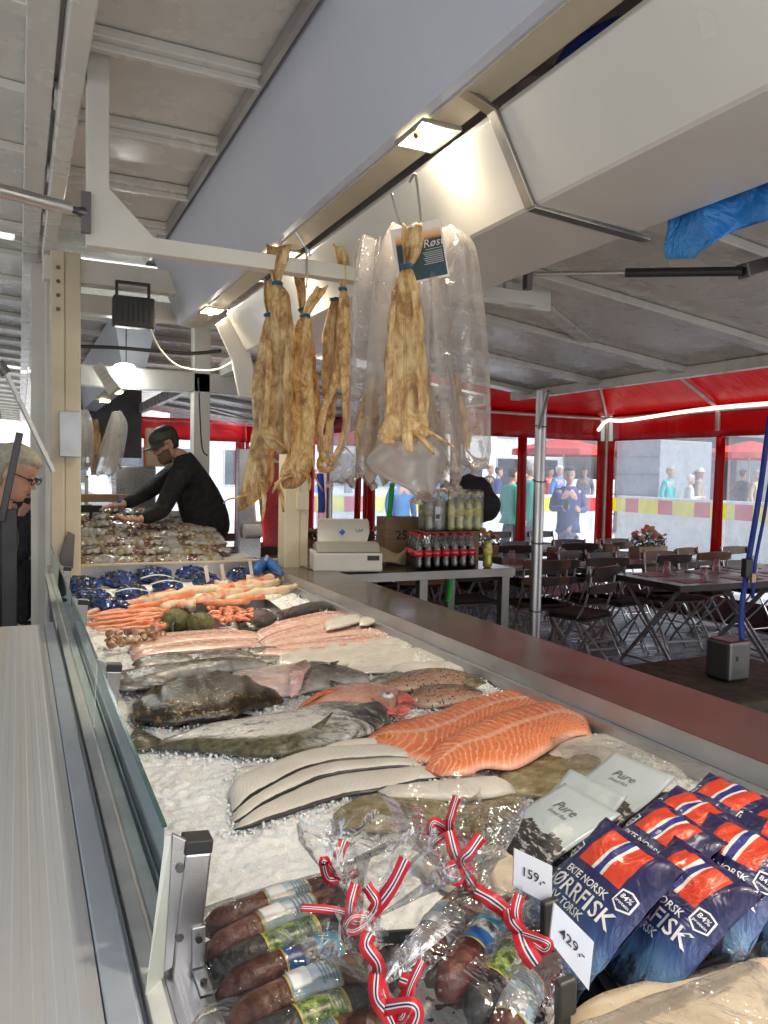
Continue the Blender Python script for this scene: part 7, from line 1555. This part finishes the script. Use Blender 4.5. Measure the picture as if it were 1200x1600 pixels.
# bag C: centre right
oC,K=bag_of('c','cellophane bag of sausages in the centre under two striped ribbons',[((650,1520),(742,1402),.03),((690,1560),(790,1418),.03),((735,1600),(822,1452),.02),((790,1640),(868,1500),.01)],.945,.0235,[(0,'white',None,.3,.6),(0,'whale',None,.35,.7),(1,'deer',None,.3,.62),(0,'white',None,.15,.55)],[(735,1390,1.02),(700,1255,1.16)],6,['red sausage furthest left in the centre bag','red sausage with blue label in the centre bag','black sausage with green label in the centre bag','dark red sausage with white sticker label nearest the 429 card'])
ribbon(oC,[(714,1245,-.02),(706,1270,-.02),(702,1292,-.02),(708,1330,-.01),(718,1350,0)],.0075,1.10,0); ribbon(oC,[(702,1296,0),(678,1284,-.02),(674,1302,-.02),(700,1300,0)],.0075,1.10,1); ribbon(oC,[(704,1298,0),(684,1310,-.02),(672,1322,-.02)],.0075,1.10,3); ribbon(oC,[(702,1298,0),(710,1330,-.01),(724,1362,-.02),(742,1390,-.02)],.0115,1.06,1); ribbon(oC,[(752,1306,-.01),(735,1330,-.02),(722,1346,-.02),(735,1368,-.02)],.011,1.06,0); ribbon(oC,[(716,1350,0),(692,1364,-.03),(716,1374,-.03),(712,1352,0)],.010,1.05,2); ribbon(oC,[(742,1392,0),(765,1405,-.02),(786,1420,-.02),(808,1445,0)],.0125,1.0,0)
oD,K=bag_of('d','small cellophane bag with a dark sausage behind the 159 price card',[((740,1490),(800,1430),.03),((770,1500),(835,1440),.02)],.94,.018,[(2,'white',None,.3,.6),(1,'white',None,.3,.6)],[(800,1440,.97),(778,1400,1.03)],8,['brown sausage tip beside the black clip of the 159 card','black sausage under the striped ribbon near the 159 card'])
ribbon(oD,[(812,1398,-.01),(806,1425,-.02),(812,1450,-.01)],.0085,.95,0); ribbon(oD,[(795,1420,0),(800,1440,-.02),(815,1458,-.02)],.0105,.95,1); ribbon(oD,[(813,1456,0),(820,1480,-.02),(838,1508,-.02)],.0135,.93,0); ribbon(oD,[(813,1458,0),(845,1468,-.03),(858,1476,-.03),(848,1484,-.02),(818,1462,0)],.007,.93,2)
oE,K=bag_of('e','cellophane bag with striped ribbon behind the left sausages, beside the ice',[((395,1440),(520,1385),-.02)],.93,.018,[(0,'white',None,.4,.7)],[(518,1355,1.08),(585,1290,1.12)],11,['dark sausage end under the ribbon nearest the ice'])
ribbon(oE,[(538,1313,-.01),(530,1335,-.02),(520,1360,0)],.0095,1.06,0); ribbon(oE,[(520,1362,0),(506,1345,-.02),(512,1372,-.01),(530,1374,-.01)],.0085,1.05,1); ribbon(oE,[(520,1365,0),(540,1370,-.02),(560,1362,-.01)],.007,1.05,2)
# white tubs / pale dried fish chunk under the pouch
PCHK=wet('dried_chunk',lambda s:s.ramp(s.noise(20,5),[(.3,(.46,.38,.30)),(.7,(.66,.60,.52))]),.4,.8,30)
lay('bagged_dried_fish','cream coloured dried fish piece in clear bag left of the 159 card','dried fish',[(745,1345),(770,1325),(795,1335),(800,1360)],[(770,1400),(785,1410),(805,1400),(806,1380)],PCHK,th=.06,zb=.91,bump=.006)
lay('bagged_dried_fish','brownish dried fish piece under the striped ribbons, left of the cream one','dried fish',[(700,1300),(730,1330),(760,1380)],[(640,1340),(680,1380),(740,1410)],PCHK,th=.04,zb=.905,bump=.006)
# bottom right: vacuum packed pale fish
VF=wet('vacuum_fish',lambda s:s.ramp(s.noise(14,5),[(.3,(.55,.42,.28)),(.6,(.74,.64,.50))]),.35,.6,30)
v1=lay('vacuum_packed_fish','cream dried fish in a clear vacuum pack at the bottom right corner','vacuum packed fish',[(870,1590),(960,1550),(1080,1520),(1230,1490)],[(900,1760),(1000,1740),(1120,1700),(1260,1640)],VF,th=.05,zb=.91,bump=.006)
VCF=film('vacuum_film',(1,1,1),.06,.7,.08,milk=.10,wscale=14,bstr=1)
zf=.972
c4=[PZ(u,v,zf) for u,v in ((845,1590),(1190,1465),(1330,1640),(900,1800))]
MB().grid(lambda a,b:c4[0].lerp(c4[1],a).lerp(c4[3].lerp(c4[2],a),b)+Vector((0,0,.004*nz(a*6,b*6)-.035*(1-min(1,min(a,1-a,b,1-b)*7)))),40,30).build('film',VCF,v1,smooth=True)
# big clear sheet over the white fillet at right and clear bags behind the sausages
c5=[PZ(u,v,.945) for u,v in ((860,1150),(1120,1165),(1165,1225),(900,1215))]
o=MB().grid(lambda a,b:c5[0].lerp(c5[1],a).lerp(c5[3].lerp(c5[2],a),b)+Vector((0,0,.012*nz(a*7,b*7))),40,16).build('plastic_sheet',VCF,smooth=True); tag(o,'clear wrinkled plastic over the glistening white fillet by the worktop','plastic sheet')
c6=[PZ(u,v,.95) for u,v in ((540,1290),(760,1245),(800,1330),(600,1380))]
o=MB().grid(lambda a,b:c6[0].lerp(c6[1],a).lerp(c6[3].lerp(c6[2],a),b)+Vector((0,0,.03*nz(a*5,b*5,2)+.02*nz(a*13,b*11,4))),46,30).build('plastic_sheet',CEL,smooth=True); tag(o,'crumpled clear cellophane over the olive flatfish behind the ribbons','plastic sheet')
